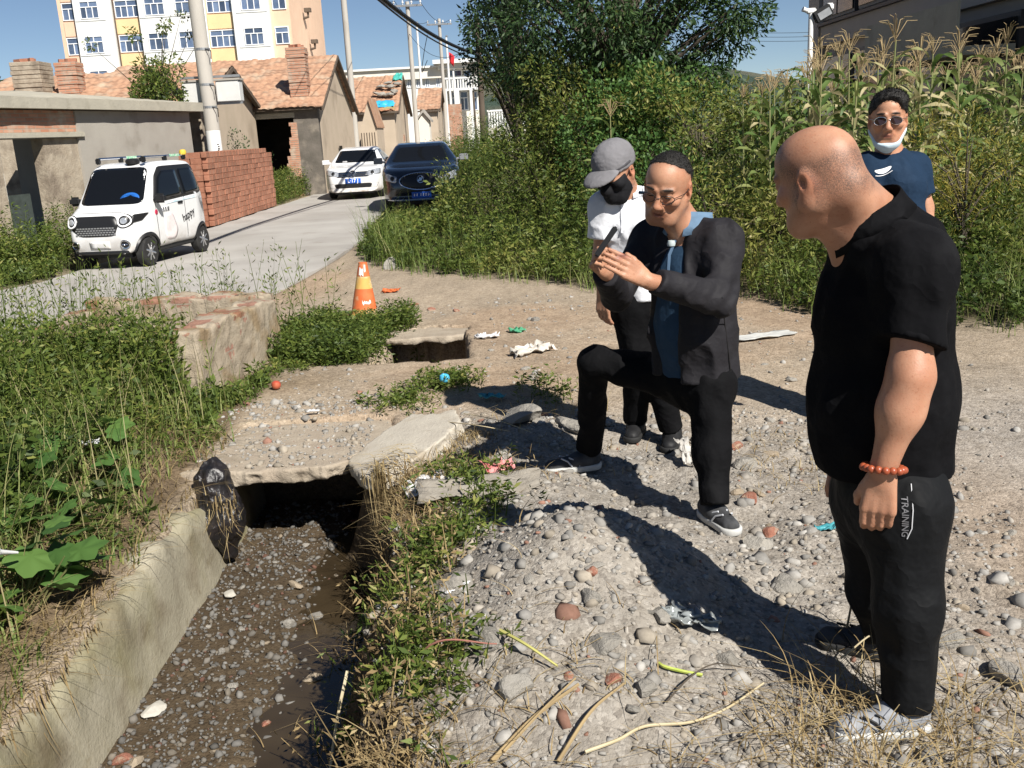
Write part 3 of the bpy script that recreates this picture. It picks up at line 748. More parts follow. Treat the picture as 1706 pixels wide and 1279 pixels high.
# roof: thin slab with a gently domed top
N = 40; rv = []; rf = []
for i in range(N + 1):
    x = -5.2 + (LEN + .28 + 5.2) * i / N
    crown = .20 * math.exp(-((x - 3.0) / 2.8) ** 2) + .02 * float(vn2(x * 3, 0, 5))
    zt = 2.80 + .012 * float(vn2(x * 7, 2, 6))
    for (y, z) in ((0, 2.60), (0, zt), (.35, zt + .03 + .35 * crown), (1.6, zt + .05 + crown), (3, zt + .05 + crown), (5.3, zt), (5.3, 2.60)): rv.append((x, y + (.015 * float(vn2(x * 5, 1, 7)) if y == 0 else 0), z))
for i in range(N):
    for k in range(6): a = i * 7 + k; rf.append((a, a + 7, a + 8, a + 1))
    rf.append((i * 7 + 6, i * 7 + 13, i * 7 + 7, i * 7))
rf += [tuple(range(7)), tuple(range(N * 7, N * 7 + 7))[::-1]]
me = bpy.data.meshes.new('roof'); me.from_pydata(rv, [], rf); me.materials.append(m_fascia); link('roof', me, shed)

# second derelict house: big gable, patched roof with tarps and stones
bY = 46.0; bx1 = gy(657, 190, bY)[0]; bx0 = gy(560, 190, bY)[0]
hB = gable_house('patched_house', 'narrow derelict house with tarpaulin and stones laid on its tiled roof', (bx0, bY, 0), bx1 - bx0, 3.3, 3.0, 4.65, m_sand, m_sand, seed=12)
MB().bb(bx1 - bx0 + .012, bx1 - bx0 + .05, 3.3, 3.9, .9, 1.85).build('bricked_window', m_brickwall, hB)
t = thing('lean_to_shed', 'small gabled lean-to of weathered boards in front of the patched house', 'shed', (gy(616, 200, 42)[0], 42, 0))
lw = gy(629, 205, 42)[0] - gy(606, 205, 42)[0]
MB().prism([(-lw * .75, 0, 0), (lw * .45, 0, 0), (lw * .45, 0, 2.3), (0, 0, 3.35), (-lw * .75, 0, 2.1)], (0, 2.5, 0)).build('wall', m_sand, t)
MB().prism([(0, -.12, 3.36), (lw * .52, -.12, 2.17), (lw * .52, -.12, 2.23), (0, -.12, 3.43)], (0, 2.7, 0)).build('roof', m_tile, t)
for i in range(6): MB().bb(-lw * .7 + i * lw * .19, -lw * .7 + i * lw * .19 + .03, -.02, -.002, 0, 2.0).build('plank', m_wood, t)
tw = gy(655, 180, bY)[0] - gy(622, 180, bY)[0]
def crumple(name, corners, mt, n=14, amp=.03, seed=0, parent=None, thick=.006, fs=5):
    """crumpled sheet spanning four corners"""
    c = [np.array(p, float) for p in corners]; V = []
    for i in range(n + 1):
        for j in range(n + 1):
            u, v = i / n, j / n
            p = c[0] * (1 - u) * (1 - v) + c[1] * u * (1 - v) + c[2] * u * v + c[3] * (1 - u) * v
            nn = np.array([float(vn2(u * fs + 3, v * fs, seed)), float(vn2(u * fs, v * fs + 7, seed + 1)), abs(float(vn2(u * fs + 5, v * fs, seed + 2))) * 1.3 + .5 * float(vn2(u * fs * 2.3, v * fs * 2.3, seed + 3))])
            V.append(p + nn * amp)
    F = [(i * (n + 1) + j, (i + 1) * (n + 1) + j, (i + 1) * (n + 1) + j + 1, i * (n + 1) + j + 1) for i in range(n) for j in range(n)]
    o = link(name, npmesh(name, np.array(V), np.array(F), mt, True), parent)
    md = o.modifiers.new('thick', 'SOLIDIFY'); md.thickness = thick; return o
sl_ = (4.65 - 3.0) / 3.3
def roofpt(px, v):  # on the front slope of house B: v distance from the eave
    return np.array([gy(px, 170, bY)[0], bY + v, 3.02 + .09 + v * sl_])
tarp = crumple('blue_tarpaulin', [roofpt(624, .0), roofpt(656, .0), roofpt(656, .55), roofpt(624, .55)], mat('blue_tarp', (.03, .30, .52), (.05, .42, .60), scale=3, rough=.5), amp=.06, seed=3)
tag(tarp, 'bright blue tarpaulin along the eave of the patched house', 'tarpaulin')
tarp = crumple('red_tarpaulin', [roofpt(622, -.32), roofpt(658, -.32), roofpt(657, -.06), roofpt(623, -.06)], mat('red_tarp', (.45, .12, .09), (.30, .28, .12), (.12, .10, .09), scale=4, rough=.6, s3=3), amp=.05, seed=9)
tag(tarp, 'faded red and striped sheet hanging below the blue tarpaulin', 'tarpaulin')
tarp = crumple('green_tarpaulin', [roofpt(648, 2.6), roofpt(664, 2.6), roofpt(664, 3.25), roofpt(650, 3.25)], mat('green_tarp', (.05, .32, .27), (.08, .42, .36), scale=3, rough=.5), amp=.05, seed=5)
tag(tarp, 'small green tarpaulin at the ridge of the patched house', 'tarpaulin')
gw = gy(657, 190, bY)[0] - bx0

# third house further along the lane
cY = 60.0; cx1 = gy(728, 190, cY)[0]; cx0 = gy(700, 190, cY)[0]
hC = gable_house('small_tiled_house', 'small sand-coloured gabled house farthest along the lane', (cx0, cY, 0), cx1 - cx0, 3.2, 3.3, 4.6, m_sand, m_sand, seed=15)
t = thing('gate_house', 'tiny grey gabled gatehouse beside the third utility pole', 'gatehouse', (gy(706, 200, 54)[0], 54, 0))
MB().prism([(-.35, 0, 0), (.28, 0, 0), (.28, 0, 2.55), (0, 0, 2.95), (-.35, 0, 2.5)], (0, 1.2, 0)).build('wall', m_cream, t)
MB().prism([(-.5, -.15, 2.42), (0, -.15, 2.98), (.42, -.15, 2.45), (.42, -.15, 2.58), (0, -.15, 3.14), (-.5, -.15, 2.55)], (0, 1.5, 0)).build('roof', m_plast, t)
o = MB().bb(gy(748, 200, 52)[0], gy(770, 200, 52)[0], 52, 52.4, 0, gy(760, 173, 52)[2]).build('brick_wall', m_brickwall)
tag(o, 'old red brick wall stub beside the dark wooden pole', 'wall', kind='thing')

# white two-storey school
sY = 92.0; sx0 = gy(540, 120, sY)[0]; sx1 = gy(738, 120, sY)[0]; sx2 = gy(800, 120, sY)[0]
sch = thing('school_building', 'long white two-storey building with a flat roof at the end of the lane', 'building', (sx0, sY, 0))
top = gy(650, 117, sY)[2]
m_schw = mat('school_white', (.74, .74, .72), (.68, .68, .66), scale=1.2, rough=.8)
MB().bb(0, sx1 - sx0, 0, 9, 0, top - .9).build('wall', m_schw, sch)
MB().bb(-.3, sx1 - sx0, -.5, 9, top - .9, top).build('parapet', m_cream, sch)
MB().bb(-.5, sx1 - sx0 + .1, -.75, 9.2, top + .002, top + .18).build('coping', m_schw, sch)
for px in (568, 592, 610, 624, 652, 678, 693, 708, 726):
    w_ = 10 if px in (568, 592, 624, 652) else 7
    xx = gy(px, 135, sY)[0] - sx0; zz = gy(px, 128, sY)[2]
    window(sch, xx, xx + w_ * sY / FPX, zz - .95, zz - .95 + 1.3, -.01, 2, .08, mg=m_glass)
wt = gy(770, 97, sY)[2]
MB().bb(sx1 - sx0 + .105, sx2 - sx0, .6, 9, 0, wt - .9).build('wing_wall', m_cream, sch)
MB().bb(sx1 - sx0 - .4, sx2 - sx0 + .4, -1.0, 9, wt - .9, wt - .45).build('wing_parapet', m_cream, sch)
MB().bb(sx1 - sx0 - .8, sx2 - sx0 + .8, -1.4, 9.2, wt - .445, wt - .1).build('wing_coping', m_schw, sch)
zb = gy(770, 147, sY)[2]; 
MB().bb(sx1 - sx0, sx2 - sx0, -1.0, .598, zb - .2, zb).build('balcony_floor', m_schw, sch)
for i in range(14):
    x = sx1 - sx0 + (sx2 - sx1) * (i + .5) / 14; MB().bb(x - .06, x + .06, -1.0, -.9, zb, zb + .8).build('baluster', m_schw, sch)
MB().bb(sx1 - sx0, sx2 - sx0, -1.05, -.85, zb + .802, zb + .95).build('balcony_rail', m_schw, sch)
for px in (742, 762, 786): x = gy(px, 150, sY)[0] - sx0; MB().bb(x - .18, x + .18, -1.0, -.6, 0, zb - .2).build('column', m_schw, sch)
for px, pz in ((744, 129), (756, 129), (772, 129), (752, 165), (766, 165), (782, 165)):
    xx = gy(px, pz, sY)[0] - sx0; zz = gy(px, pz, sY)[2]; window(sch, xx, xx + .75, zz - 1.0, zz + .7, .59, 2, .08)

# shaded house on the right behind the corn: its side faces -x
m_bei = mat('shade_house_render', (.42, .36, .31), (.38, .33, .28), scale=1.3, rough=.85)
m_wdark = mat('dark_window', (.012, .013, .015), (.02, .02, .022), scale=2, rough=.12, spec=.6)
rh = thing('corner_house', 'shaded beige house with large dark windows behind the corn at right', 'house', (9, 29.0, 0), R_(-90))
# local x runs toward the camera (-Y world), local -y faces -X world
MB().bb(0, 14.5, .25, 8, 0, 7.5).build('wall', m_bei, rh)
MB().bb(0, .9, 0, .248, 0, 7.5).build('corner_pier', m_bei, rh)
MB().bb(.95, 14.4, .05, .248, 3.55, 4.05).build('sill_band', m_bei, rh)
MB().bb(.92, 14.4, -.05, .06, 4.06, 4.14).build('sill_rail', mat('brown_trim', (.12, .085, .065), rough=.6), rh)
for i in range(4):
    x0 = 1.0 + i * 2.7
    MB().bb(x0, x0 + 2.4, .10, .22, 4.2, 6.9).build('window', mat('dark_frame', (.05, .045, .045), rough=.5), rh)
    for k in range(2): MB().bb(x0 + .08 + k * 1.18, x0 + 1.16 + k * 1.18, .06, .097, 4.28, 6.82).build('pane', m_wdark, rh)
    MB().bb(x0, x0 + 2.4, .10, .22, 1.6, 3.3).build('window', mat('dark_frame', (.05, .045, .045), rough=.5), rh)
    MB().bb(x0 + .08, x0 + 2.3, .06, .097, 1.7, 3.2).build('pane', m_wdark, rh)
MB().bb(3.9, 6.2, -.02, .055, 2.55, 2.80).build('white_panel', m_white, rh)
MB().bb(7.2, 11.5, -1.0, .05, 2.6, 2.75).bb(7.2, 11.5, -1.0, -.95, 2.75, 3.5).build('balcony', m_fascia, rh)
# far low white roofs at the left horizon
t = thing('white_shed', 'low white shed roof far off beside the left chimney', 'shed', (gy(-20, 125, 60)[0], 60, 0))
MB().bb(0, 3.3, 0, 6, 0, 4.2).build('wall', m_white, t); MB().prism([(-.3, -.3, 4.75), (3.7, -.3, 4.1), (3.7, -.3, 4.2), (-.3, -.3, 4.95)], (0, 6.6, 0)).build('roof', m_cream, t)
# ================================================================== POLES, WIRES, BRICK STACK, FENCE
m_pole = mat('pole_concrete', (.46, .43, .385), (.40, .375, .335), (.33, .30, .26), scale=3, rough=.85, bump=.15, s3=1.5, stretch=(1, 1, .25))
m_steel = mat('galvanised_steel', (.33, .34, .35), (.26, .27, .28), scale=8, rough=.5, metal=.6)
m_black = mat('black_rubber', (.012, .012, .013), rough=.6)
m_box = mat('pale_cabinet', (.62, .62, .60), (.56, .56, .54), scale=4, rough=.5)
def pole(label, px, py, Y, r0, r1, h, mt=None, arm=None, name='utility_pole', painted=False, lean=0.0):
    p = gy(px, py, Y); t = thing(name, label, 'pole', (p[0], Y, 0), 0)
    z0 = .0
    if painted:
        MB().tube([(0, 0, -.1), (0, 0, painted)], [r0 * 1.02, r0 * .99], 20).build('painted_base', m_white, t, True)
        for k in range(3):
            b = MB(); rr = random.Random(k)
            for i in range(5): b.box((r0 * .72 + rr.uniform(-.02, .02), -r0 * .72 + rr.uniform(-.01, .01), painted - .55 - .3 * k + i * .05), (.05 * rr.uniform(.5, 1.3), .02, .02), R_(45))
            b.build('worn_stencil', m_black, t)
        z0 = painted + .002
    MB().tube([(0, 0, z0), (lean * h, 0, h)], [r0 * .985, r1], 20).build('shaft', mt or m_pole, t, True)
    if arm:
        for za, w in arm:
            MB().bb(-w / 2, w / 2, -r1 - .10, -r1 - .005, za, za + .10).build('crossarm', m_steel, t)
            for k in range(4):
                x = -w / 2 + .08 + k * (w - .16) / 3
                MB().lathe([(.02, za + .1), (.02, za + .16), (.05, za + .18), (.05, za + .22), (.03, za + .24), (.04, za + .28), (.01, za + .30)], (x, -r1 - .05, 0), 10).build('insulator', m_white, t, True)
    return t, p
t, pp = pole('thick concrete pole with white painted base and pale cabinets behind the brick stack', 357, 240, 25.6, .19, .165, 9.5, painted=2.15, lean=-.004)
zc = gy(345, 150, 25.6)[2]
for k, (x0, x1) in enumerate(((-.68, -.12), (.18, .78))):
    c = MB().bb(x0, x1, .12, .50, zc - .30, zc + .22).build('cable_cabinet', m_box, t, bevel=.02)
    MB().bb(x0 - .03, x1 + .03, .09, .53, zc + .222, zc + .27).build('lid', m_plast, c)
MB().bb(-.72, .80, .2, .26, zc - .36, zc - .302).bb(-.72, .80, .2, .26, zc + .30, zc + .36).build('bracket_rail', m_steel, t)
for z in (zc + .95, zc + .1, zc - .45):
    MB().lathe([(.178, z), (.188, z), (.188, z + .06), (.178, z + .06)], n=20).build('strap', m_steel, t)
    MB().tube([(.1, -.14, z + .03), (.26, -.20, z - .02), (.24, -.17, z - .22)], .012).build('cable_loop', m_black, t)
pole('slim concrete pole rising in front of the sand-coloured gable behind the white sedan', 590, 200, 42, .135, .115, 10, lean=.002)
p3, q3 = pole('concrete utility pole with one steel crossarm above the patched house', 693, 200, 50, .125, .10, 8.1, arm=[(7.85, 1.45)])
p4, q4 = pole('farther concrete utility pole with a crossarm in front of the white school', 742, 190, 65, .13, .10, 8.9, arm=[(8.5, 1.6)])
pw, qw = pole('dark weathered wooden pole at the left edge of the big tree', 804, 200, 38, .13, .09, 5.95, mt=m_wood, name='wooden_pole')
for k, (px, py, top) in enumerate(((703, 150, 39), (750, 150, 62), (758, 150, 118), (790, 165, 150))):
    Y = 84; p = gy(px, py, Y); t = thing('flagpole', ['tall white flagpole left of the farther utility pole', 'white flagpole flying a small red flag before the school', 'short white post before the school entrance', 'dark slim post before the school entrance'][k], 'flagpole', (p[0], Y, 0))
    zt = gy(px, top, Y)[2]
    MB().tube([(0, 0, 0), (-.05, 0, zt)], [.11, .08], 10).build('shaft', m_white if k < 3 else m_wood, t, True)
    MB().lathe([(.01, zt), (.10, zt + .06), (.10, zt + .14), (.01, zt + .2)], n=10).build('finial', m_steel, t, True)
    if k == 1:
        N = 8; V = []; F = []
        for i in range(N + 1):
            for j in range(5): V.append((.09 + .45 * i / N * (1 - .25 * j / 4), .18 * math.sin(i * 1.1 + j * .4), zt - 1.15 - .85 * j / 4 - .35 * (i / N) ** 1.4))
        for i in range(N):
            for j in range(4): a = i * 5 + j; F.append((a, a + 5, a + 6, a + 1))
        o = link('flag', npmesh('flag', np.array(V), np.array(F), mat('red_flag', (.55, .03, .04), rough=.7), True), t); o.modifiers.new('th', 'SOLIDIFY').thickness = .01
# cables
def wire(label, pts, r, n=24, sag=0.0, name='overhead_wire'):
    P = catmull(np.array(pts, float), 10) if len(pts) > 2 else np.linspace(pts[0], pts[1], n)
    if len(pts) == 2:
        tt = np.linspace(0, 1, len(P)); P[:, 2] -= sag * 4 * tt * (1 - tt)
    o = MB().tube(P, r, 6).build(name, m_black, None, True); tag(o, label, 'cable'); return o
wire('thick black bundled cable sagging to the dark wooden pole', [gy(440, -190, 13), gy(560, -70, 18), gy(640, 0, 23), gy(705, 48, 29), gy(752, 74, 33.5), gy(797, 92, 37.9)], .055, name='bundled_cable')
wire('thinner black cable twisting along the bundled cable', [gy(445, -180, 13.02), gy(566, -58, 18), gy(648, 14, 23), gy(708, 58, 29), gy(752, 82, 33.5), gy(797, 101, 37.9)], .022)
a3 = [q3[0] - .6, q3[0] + .6]; a4 = [q4[0] - .65, q4[0] + .65]
wl = ['overhead wire from the outer left insulator', 'overhead wire from the outer right insulator']
for k in range(2):
    wire('thin ' + wl[k] + ' between both crossarm poles', [(a3[k], 49.85, 8.13), (a4[k], 64.85, 8.78)], .012, sag=.5)
    wire('thin ' + wl[k] + ' of the nearer crossarm pole leading away', [(a3[k], 49.85, 8.13), gy(560 + 30 * k, -90, 30)], .012, sag=.5)
wire('thin wire drooping from the nearer crossarm pole to the wooden pole', [(q3[0], 49.9, 6.6), (qw[0], 38, 5.2)], .010, sag=.9)
wire('loose wire hanging in a loop below the bundled cable', [gy(712, 58, 30), gy(706, 90, 31), gy(703, 120, 32), gy(712, 100, 32)], .010)
for k in range(3):
    p = gy(1300, 52 + 7 * k, 60); q = gy(1380, 50 + 7 * k, 60)
    wire(['uppermost', 'middle', 'lowest'][k] + ' of three far thin wires in the sky gap left of the floodlight', [p + (p - q) * .8, q + (q - p) * .6], .012, sag=.1)
# white street lamp and small white fence
p = gy(866, 190, 40); t = thing('street_lamp', 'white street lamp post with a lantern head beside the green bank', 'lamp', (p[0], 40, 0)); zt = gy(866, 140, 40)[2]
MB().tube([(0, 0, 0), (0, 0, zt - .45)], [.05, .035], 10).build('post', m_white, t, True)
MB().tube([(0, 0, zt - 1.0), (-.35, 0, zt - .8), (-.75, 0, zt - .74)], .03, 8).build('arm', m_white, t, True)
MB().lathe([(.06, zt - .45), (.13, zt - .40), (.16, zt - .12), (.05, zt - .02), (.02, zt + .05)], n=12).build('lantern', m_frame, t, True)
fx0 = gy(815, 200, 56)[0]; fx1 = gy(872, 200, 56)[0]; zf = gy(840, 208, 56)[2]
t = thing('white_fence', 'white concrete baluster fence between the wooden pole and the street lamp', 'fence', (fx0, 56, 0))
N = 14
for i in range(N):
    x = (fx1 - fx0) * i / (N - 1); MB().lathe([(.05, zf - .1), (.07, zf + .1), (.045, zf + .35), (.06, zf + .6), (.05, zf + .75)], (x, 0, 0), 8).build('baluster', m_white, t, True)
MB().bb(-.1, fx1 - fx0 + .1, -.07, .07, zf + .752, zf + .85).build('rail', m_white, t); MB().bb(-.1, fx1 - fx0 + .1, -.1, .1, 0, zf - .102).build('plinth', m_cream, t)
# floodlight mast
p = gy(1349, 110, 19); t = thing('floodlight_mast', 'white mast with a black floodlight and a camera above the corn', 'mast', (p[0], 19, 0)); zt = gy(1350, 22, 19)[2]
MB().tube([(0, 0, 0), (0, 0, zt)], [.06, .045], 12).build('post', m_white, t, True)
MB().box((.0, 0, zt + .04), (.18, .1, .10)).build('cap', m_white, t, bevel=.02)
MB().tube([(-.02, 0, zt + .02), (-.16, -.02, zt + .08)], [.03, .05], 10).build('camera', m_white, t, True)
fl = MB().box((.20, -.05, zt - .02), (.34, .12, .22), m=Matrix.Rotation(R_(-28), 3, 'Y')).build('floodlight', m_black, t, bevel=.015)
MB().box((.22, -.115, zt - .03), (.24, .01, .13), m=Matrix.Rotation(R_(-28), 3, 'Y')).build('lens', m_steel, fl)
MB().box((.34, .0, zt + .10), (.14, .12, .12)).build('sensor', m_white, t, bevel=.02)

# ---- brick stack beside the road: 300 face bricks, core bricks joined
bs = thing('brick_stack', 'long neat stack of red bricks beside the road behind the small white car', 'bricks', (-6.46, 21.85, .02), R_(90.2))
# local x runs away from the camera (+Y world); local -y faces +X (the road)
LB, HB = 6.3, 1.62; NC, NR = 13, 23
bw, bh = LB / NR, HB / NC; rr = random.Random(11)
bmeshes = [MB().box((0, 0, 0), (bw * f_, .12, bh * .965)).mesh('brick', m_brick, bevel=.008, seg=1) for f_ in (.975, .95, .985)]
for c in range(NC):
    for k in range(NR):
        if c == NC - 1 and k > NR - 3: continue
        x = (k + .5) * bw + (.05 if c % 2 else 0) - .02 + rr.uniform(-.012, .012)
        link('brick', rr.choice(bmeshes), bs, (x, .06 + rr.uniform(-.009, .007), (c + .5) * bh), (0, 0, rr.uniform(-.02, .02)))
core = MB(); rr = random.Random(12)
for c in range(NC):   # end facing the camera, top bricks and the body of the stack
    for k in range(2):
        core.box((-.02 + .06 + rr.uniform(-.012, .012), .25 + k * .24 + rr.uniform(-.01, .01), (c + .5) * bh), (.12, .233, bh * .96))
for k in range(int(LB / .12)):
    for q in range(2):
        if k * .12 > LB * .86: continue
        core.box((.20 + k * .12, .25 + q * .24, HB - bh * .5 + rr.uniform(-.008, .008)), (.112, .233, bh * .95))
core.bb(.1, LB - .1, .13, .60, 0, HB - bh - .02); core.bb(LB - .099, LB + .02, .13, .60, 0, HB - 1.5 * bh)
o = core.build('brick_core', m_brick, bs); o['kind'] = 'stuff'
# ================================================================== VEHICLES (x forward, y left, z up)
m_tyre = mat('tyre', (.018, .018, .019), (.03, .029, .027), scale=12, rough=.85)
m_rim = mat('alloy_rim', (.55, .55, .56), rough=.3, metal=.8)
m_chrome = mat('chrome', (.72, .73, .75), rough=.12, metal=1.0)
m_trim = mat('black_trim', (.014, .014, .015), rough=.4, spec=.4)
m_autog = mat('car_glass', (.006, .007, .009), rough=.05, spec=.28)
m_lamp = mat('lamp_clear', (.50, .52, .55), (.30, .32, .35), scale=14, rough=.08, spec=.8, metal=.3)
def dusty(nt, p, V, L, c, mix, ramp, noise):
    sp = _n(nt, 'ShaderNodeSeparateXYZ'); L(V, sp.inputs[0]); r = ramp(sp.outputs[2], .62, .22); mu = _n(nt, 'ShaderNodeMath', operation='MULTIPLY'); L(r, mu.inputs[0]); L(ramp(noise(5, 5, .6), .30, .75), mu.inputs[1])
    L(mix(mu.outputs[0], c, (.34, .29, .23, 1)), p.inputs['Base Color']); L(mix(mu.outputs[0], (.25, .25, .25, 1), (.8, .8, .8, 1)), p.inputs['Roughness'])
m_wpaint = mat('white_car_paint', (.76, .76, .76), (.73, .73, .73), scale=2, rough=.25, coat=.6, spec=.4, extra=dusty)
m_dpaint = mat('blue_black_paint', (.006, .011, .022), rough=.22, coat=1.0, spec=.5)
m_plate = mat('blue_plate', (.02, .10, .45), rough=.4)
m_pwhite = mat('plate_white', (.85, .85, .86), rough=.5)
def poly_sdf(x, z, P):
    x, z = np.broadcast_arrays(x, z); P = np.array(P, float); n = len(P); d = np.full(x.shape, 1e9)
    for i in range(n):
        a, b = P[i], P[(i + 1) % n]; e = b - a
        t = np.clip(((x - a[0]) * e[0] + (z - a[1]) * e[1]) / (e @ e), 0, 1)
        d = np.minimum(d, (x - a[0] - t * e[0]) ** 2 + (z - a[1] - t * e[1]) ** 2)
    return np.where(in_poly(x, z, P), -np.sqrt(d), np.sqrt(d))
def smax(a, b, k):
    h = np.clip(.5 - .5 * (a - b) / k, 0, 1); return a * (1 - h) + b * h + k * h * (1 - h)
def car_body(profile, hw, wheels, wr, wy, h, k=.14, lo=None, hi=None, crease=None):
    s = SDF(lo, hi, h); sl, X, Y, Z = s.win(lo, hi)
    d2 = poly_sdf(X[:, 0, 0][:, None], Z[0, 0, :][None, :], catmull(np.array(profile + [profile[0]], float), 6)[:-1])[:, None, :]
    dw = np.abs(Y) - hw(X, Z)
    D = smax(d2, dw, k)
    if crease is not None: D = D + crease(X, Y, Z)
    for wx in wheels:
        dc = np.sqrt((X - wx) ** 2 + (Z - wr) ** 2) - wr * 1.16
        D = np.maximum(D, -np.maximum(dc, (wy - .22) - np.abs(Y)))
    s.D[sl] = D; return s.nets()
def patch(name, bvh, outline, view, mt, parent, off=.004, rings=4, sub=8, smooth=True, back=.012, rot=0):
    """patch of surface: star-shaped outline in (u,v), projected on the body. view: 'front' u=y v=z | 'left' u=x v=z | 'top' u=x v=y"""
    P = np.array(outline, float); R = []
    n = len(P)
    for i in range(n):
        for t in np.linspace(0, 1, sub, endpoint=False): R.append(P[i] * (1 - t) + P[(i + 1) % n] * t)
    R = np.array(R); c = R.mean(0); V = []; F = []; m = len(R)
    for k in range(rings + 1):
        q = k / rings
        V += [c + (r - c) * q for r in R] if k else [c]
    def cast(u, v):
        if view == 'front': o, d = Vector((6, u, v)), Vector((-1, 0, 0))
        elif view == 'left': o, d = Vector((u, 4, v)), Vector((0, -1, 0))
        elif view == 'right': o, d = Vector((u, -4, v)), Vector((0, 1, 0))
        else: o, d = Vector((u, v, 5)), Vector((0, 0, -1))
        hit = bvh.ray_cast(o, d)
        if hit[0] is None:
            hit = bvh.find_nearest(o + d * (5.2 if view == 'front' else 3.3)); 
        nn = hit[1]; nn = nn if nn.dot(d) < 0 else -nn
        return hit[0], nn
    W = []; B = []
    for (u, v) in V:
        p, nn = cast(u, v); W.append(tuple(p + nn * off)); B.append(tuple(p - nn * back))
    for i in range(m): F.append((0, 1 + i, 1 + (i + 1) % m))
    for k in range(rings - 1):
        a = 1 + k * m; b = a + m
        for i in range(m): F.append((a + i, b + i, b + (i + 1) % m, a + (i + 1) % m))
    a = 1 + (rings - 1) * m; nb = len(W)
    W += [B[a + i] for i in range(m)]
    for i in range(m): F.append((a + i, nb + i, nb + (i + 1) % m, a + (i + 1) % m))
    me = bpy.data.meshes.new(name); me.from_pydata(W, [], F); me.materials.append(mt)
    for p in me.polygons: p.use_smooth = smooth
    bm = bmesh.new(); bm.from_mesh(me); bmesh.ops.recalc_face_normals(bm, faces=bm.faces); bm.to_mesh(me); bm.free()
    return link(name, me, parent)
def rpoly(P, r=.25, n=4):
    """round polygon corners"""
    P = [np.array(p, float) for p in P]; out = []
    for i in range(len(P)):
        a, b, c = P[i - 1], P[i], P[(i + 1) % len(P)]
        p0 = b + (a - b) * r; p1 = b + (c - b) * r
        for t in np.linspace(0, 1, n): out.append((1 - t) ** 2 * p0 + 2 * t * (1 - t) * b + t * t * p1)
    return out
def circ(u, v, r, n=24, ru=None): return [(u + (ru or r) * math.cos(a), v + r * math.sin(a)) for a in np.linspace(0, 2 * PI, n, endpoint=False)]
def ring_on(name, bvh, u, v, r, w, view, mt, parent, off=.01, ru=None):
    b = MB(); pts = []
    for a in np.linspace(0, 2 * PI, 33):
        uu, vv = u + (ru or r) * math.cos(a), v + r * math.sin(a)
        o, d = (Vector((6, uu, vv)), Vector((-1, 0, 0))) if view == 'front' else (Vector((uu, 4, vv)), Vector((0, -1, 0)))
        h = bvh.ray_cast(o, d); pts.append(h[0] + h[1] * off if h[0] else bvh.find_nearest(o + d * 5)[0])
    return MB().tube(pts, w, 6, cap=False).build(name, mt, parent, True)
def strip(name, bvh, uv, w, view, mt, parent, off=.003):
    pts = []
    for uu, vv in uv:
        o, d = {'front': (Vector((6, uu, vv)), Vector((-1, 0, 0))), 'left': (Vector((uu, 4, vv)), Vector((0, -1, 0))), 'top': (Vector((uu, vv, 5)), Vector((0, 0, -1)))}[view]
        h = bvh.ray_cast(o, d)
        if h[0]: pts.append(h[0] + h[1] * off)
    return MB().tube(pts, w, 6).build(name, mt, parent, True)
def text_on(txt, u, v, size, view, mt, parent, bvh, off=.006, rot=0.0, name='lettering', shear=0.0):
    cu = bpy.data.curves.new('t', 'FONT'); cu.body = txt; cu.size = size; cu.align_x = 'CENTER'; cu.align_y = 'CENTER'; cu.extrude = .0; cu.shear = shear; cu.offset = size * .012; cu.resolution_u = 4
    ob = bpy.data.objects.new('t', cu); COL.objects.link(ob); dg = bpy.context.evaluated_depsgraph_get(); me = bpy.data.meshes.new_from_object(ob.evaluated_get(dg)); bpy.data.objects.remove(ob)
    bm = bmesh.new(); bm.from_mesh(me); bmesh.ops.triangulate(bm, faces=bm.faces); cs, sn = math.cos(rot), math.sin(rot)
    for w in bm.verts:
        a, b = w.co.x * cs - w.co.y * sn, w.co.x * sn + w.co.y * cs
        if view == 'left': o, d = Vector((u - a, 4, v + b)), Vector((0, -1, 0))   # x forward is to the viewer's left
        else: o, d = Vector((6, u + a, v + b)), Vector((-1, 0, 0))
        h = bvh.ray_cast(o, d)
        if h[0]: w.co = h[0] + h[1] * off
        else: w.co = o + d * 4
    bm.to_mesh(me); bm.free(); me.materials.clear(); me.materials.append(mt); return link(name, me, parent)
def wheel(parent, x, y, r, w, side, spokes=5):
    o = MB().lathe([(r * .62, -w / 2), (r * .92, -w / 2), (r, -w * .36), (r, w * .36), (r * .92, w / 2), (r * .62, w / 2)], (0, 0, 0), 28, 'y').build('wheel', m_tyre, parent, True, loc=(x, y, r))
    b = MB().lathe([(.03, side * w * .20), (r * .55, side * w * .22), (r * .63, side * w * .46), (r * .66, side * w * .48), (r * .66, side * w * .3)], (0, 0, 0), 28, 'y')
    b.build('rim_dish', m_rim, o, True)
    b = MB()
    for k in range(spokes):
        a = 2 * PI * k / spokes + .3
        b.tube([(0, side * w * .40, 0), (r * .60 * math.cos(a), side * w * .44, r * .60 * math.sin(a))], [r * .11, r * .075], 6)
    b.lathe([(r * .14, side * w * .30), (r * .14, side * w * .47), (.01, side * w * .48)], (0, 0, 0), 12, 'y')
    b.build('rim', m_rim, o, True); return o
def bvh_of(V, Q): return BVHTree.FromPolygons([tuple(v) for v in V], [tuple(int(i) for i in q) for q in Q])

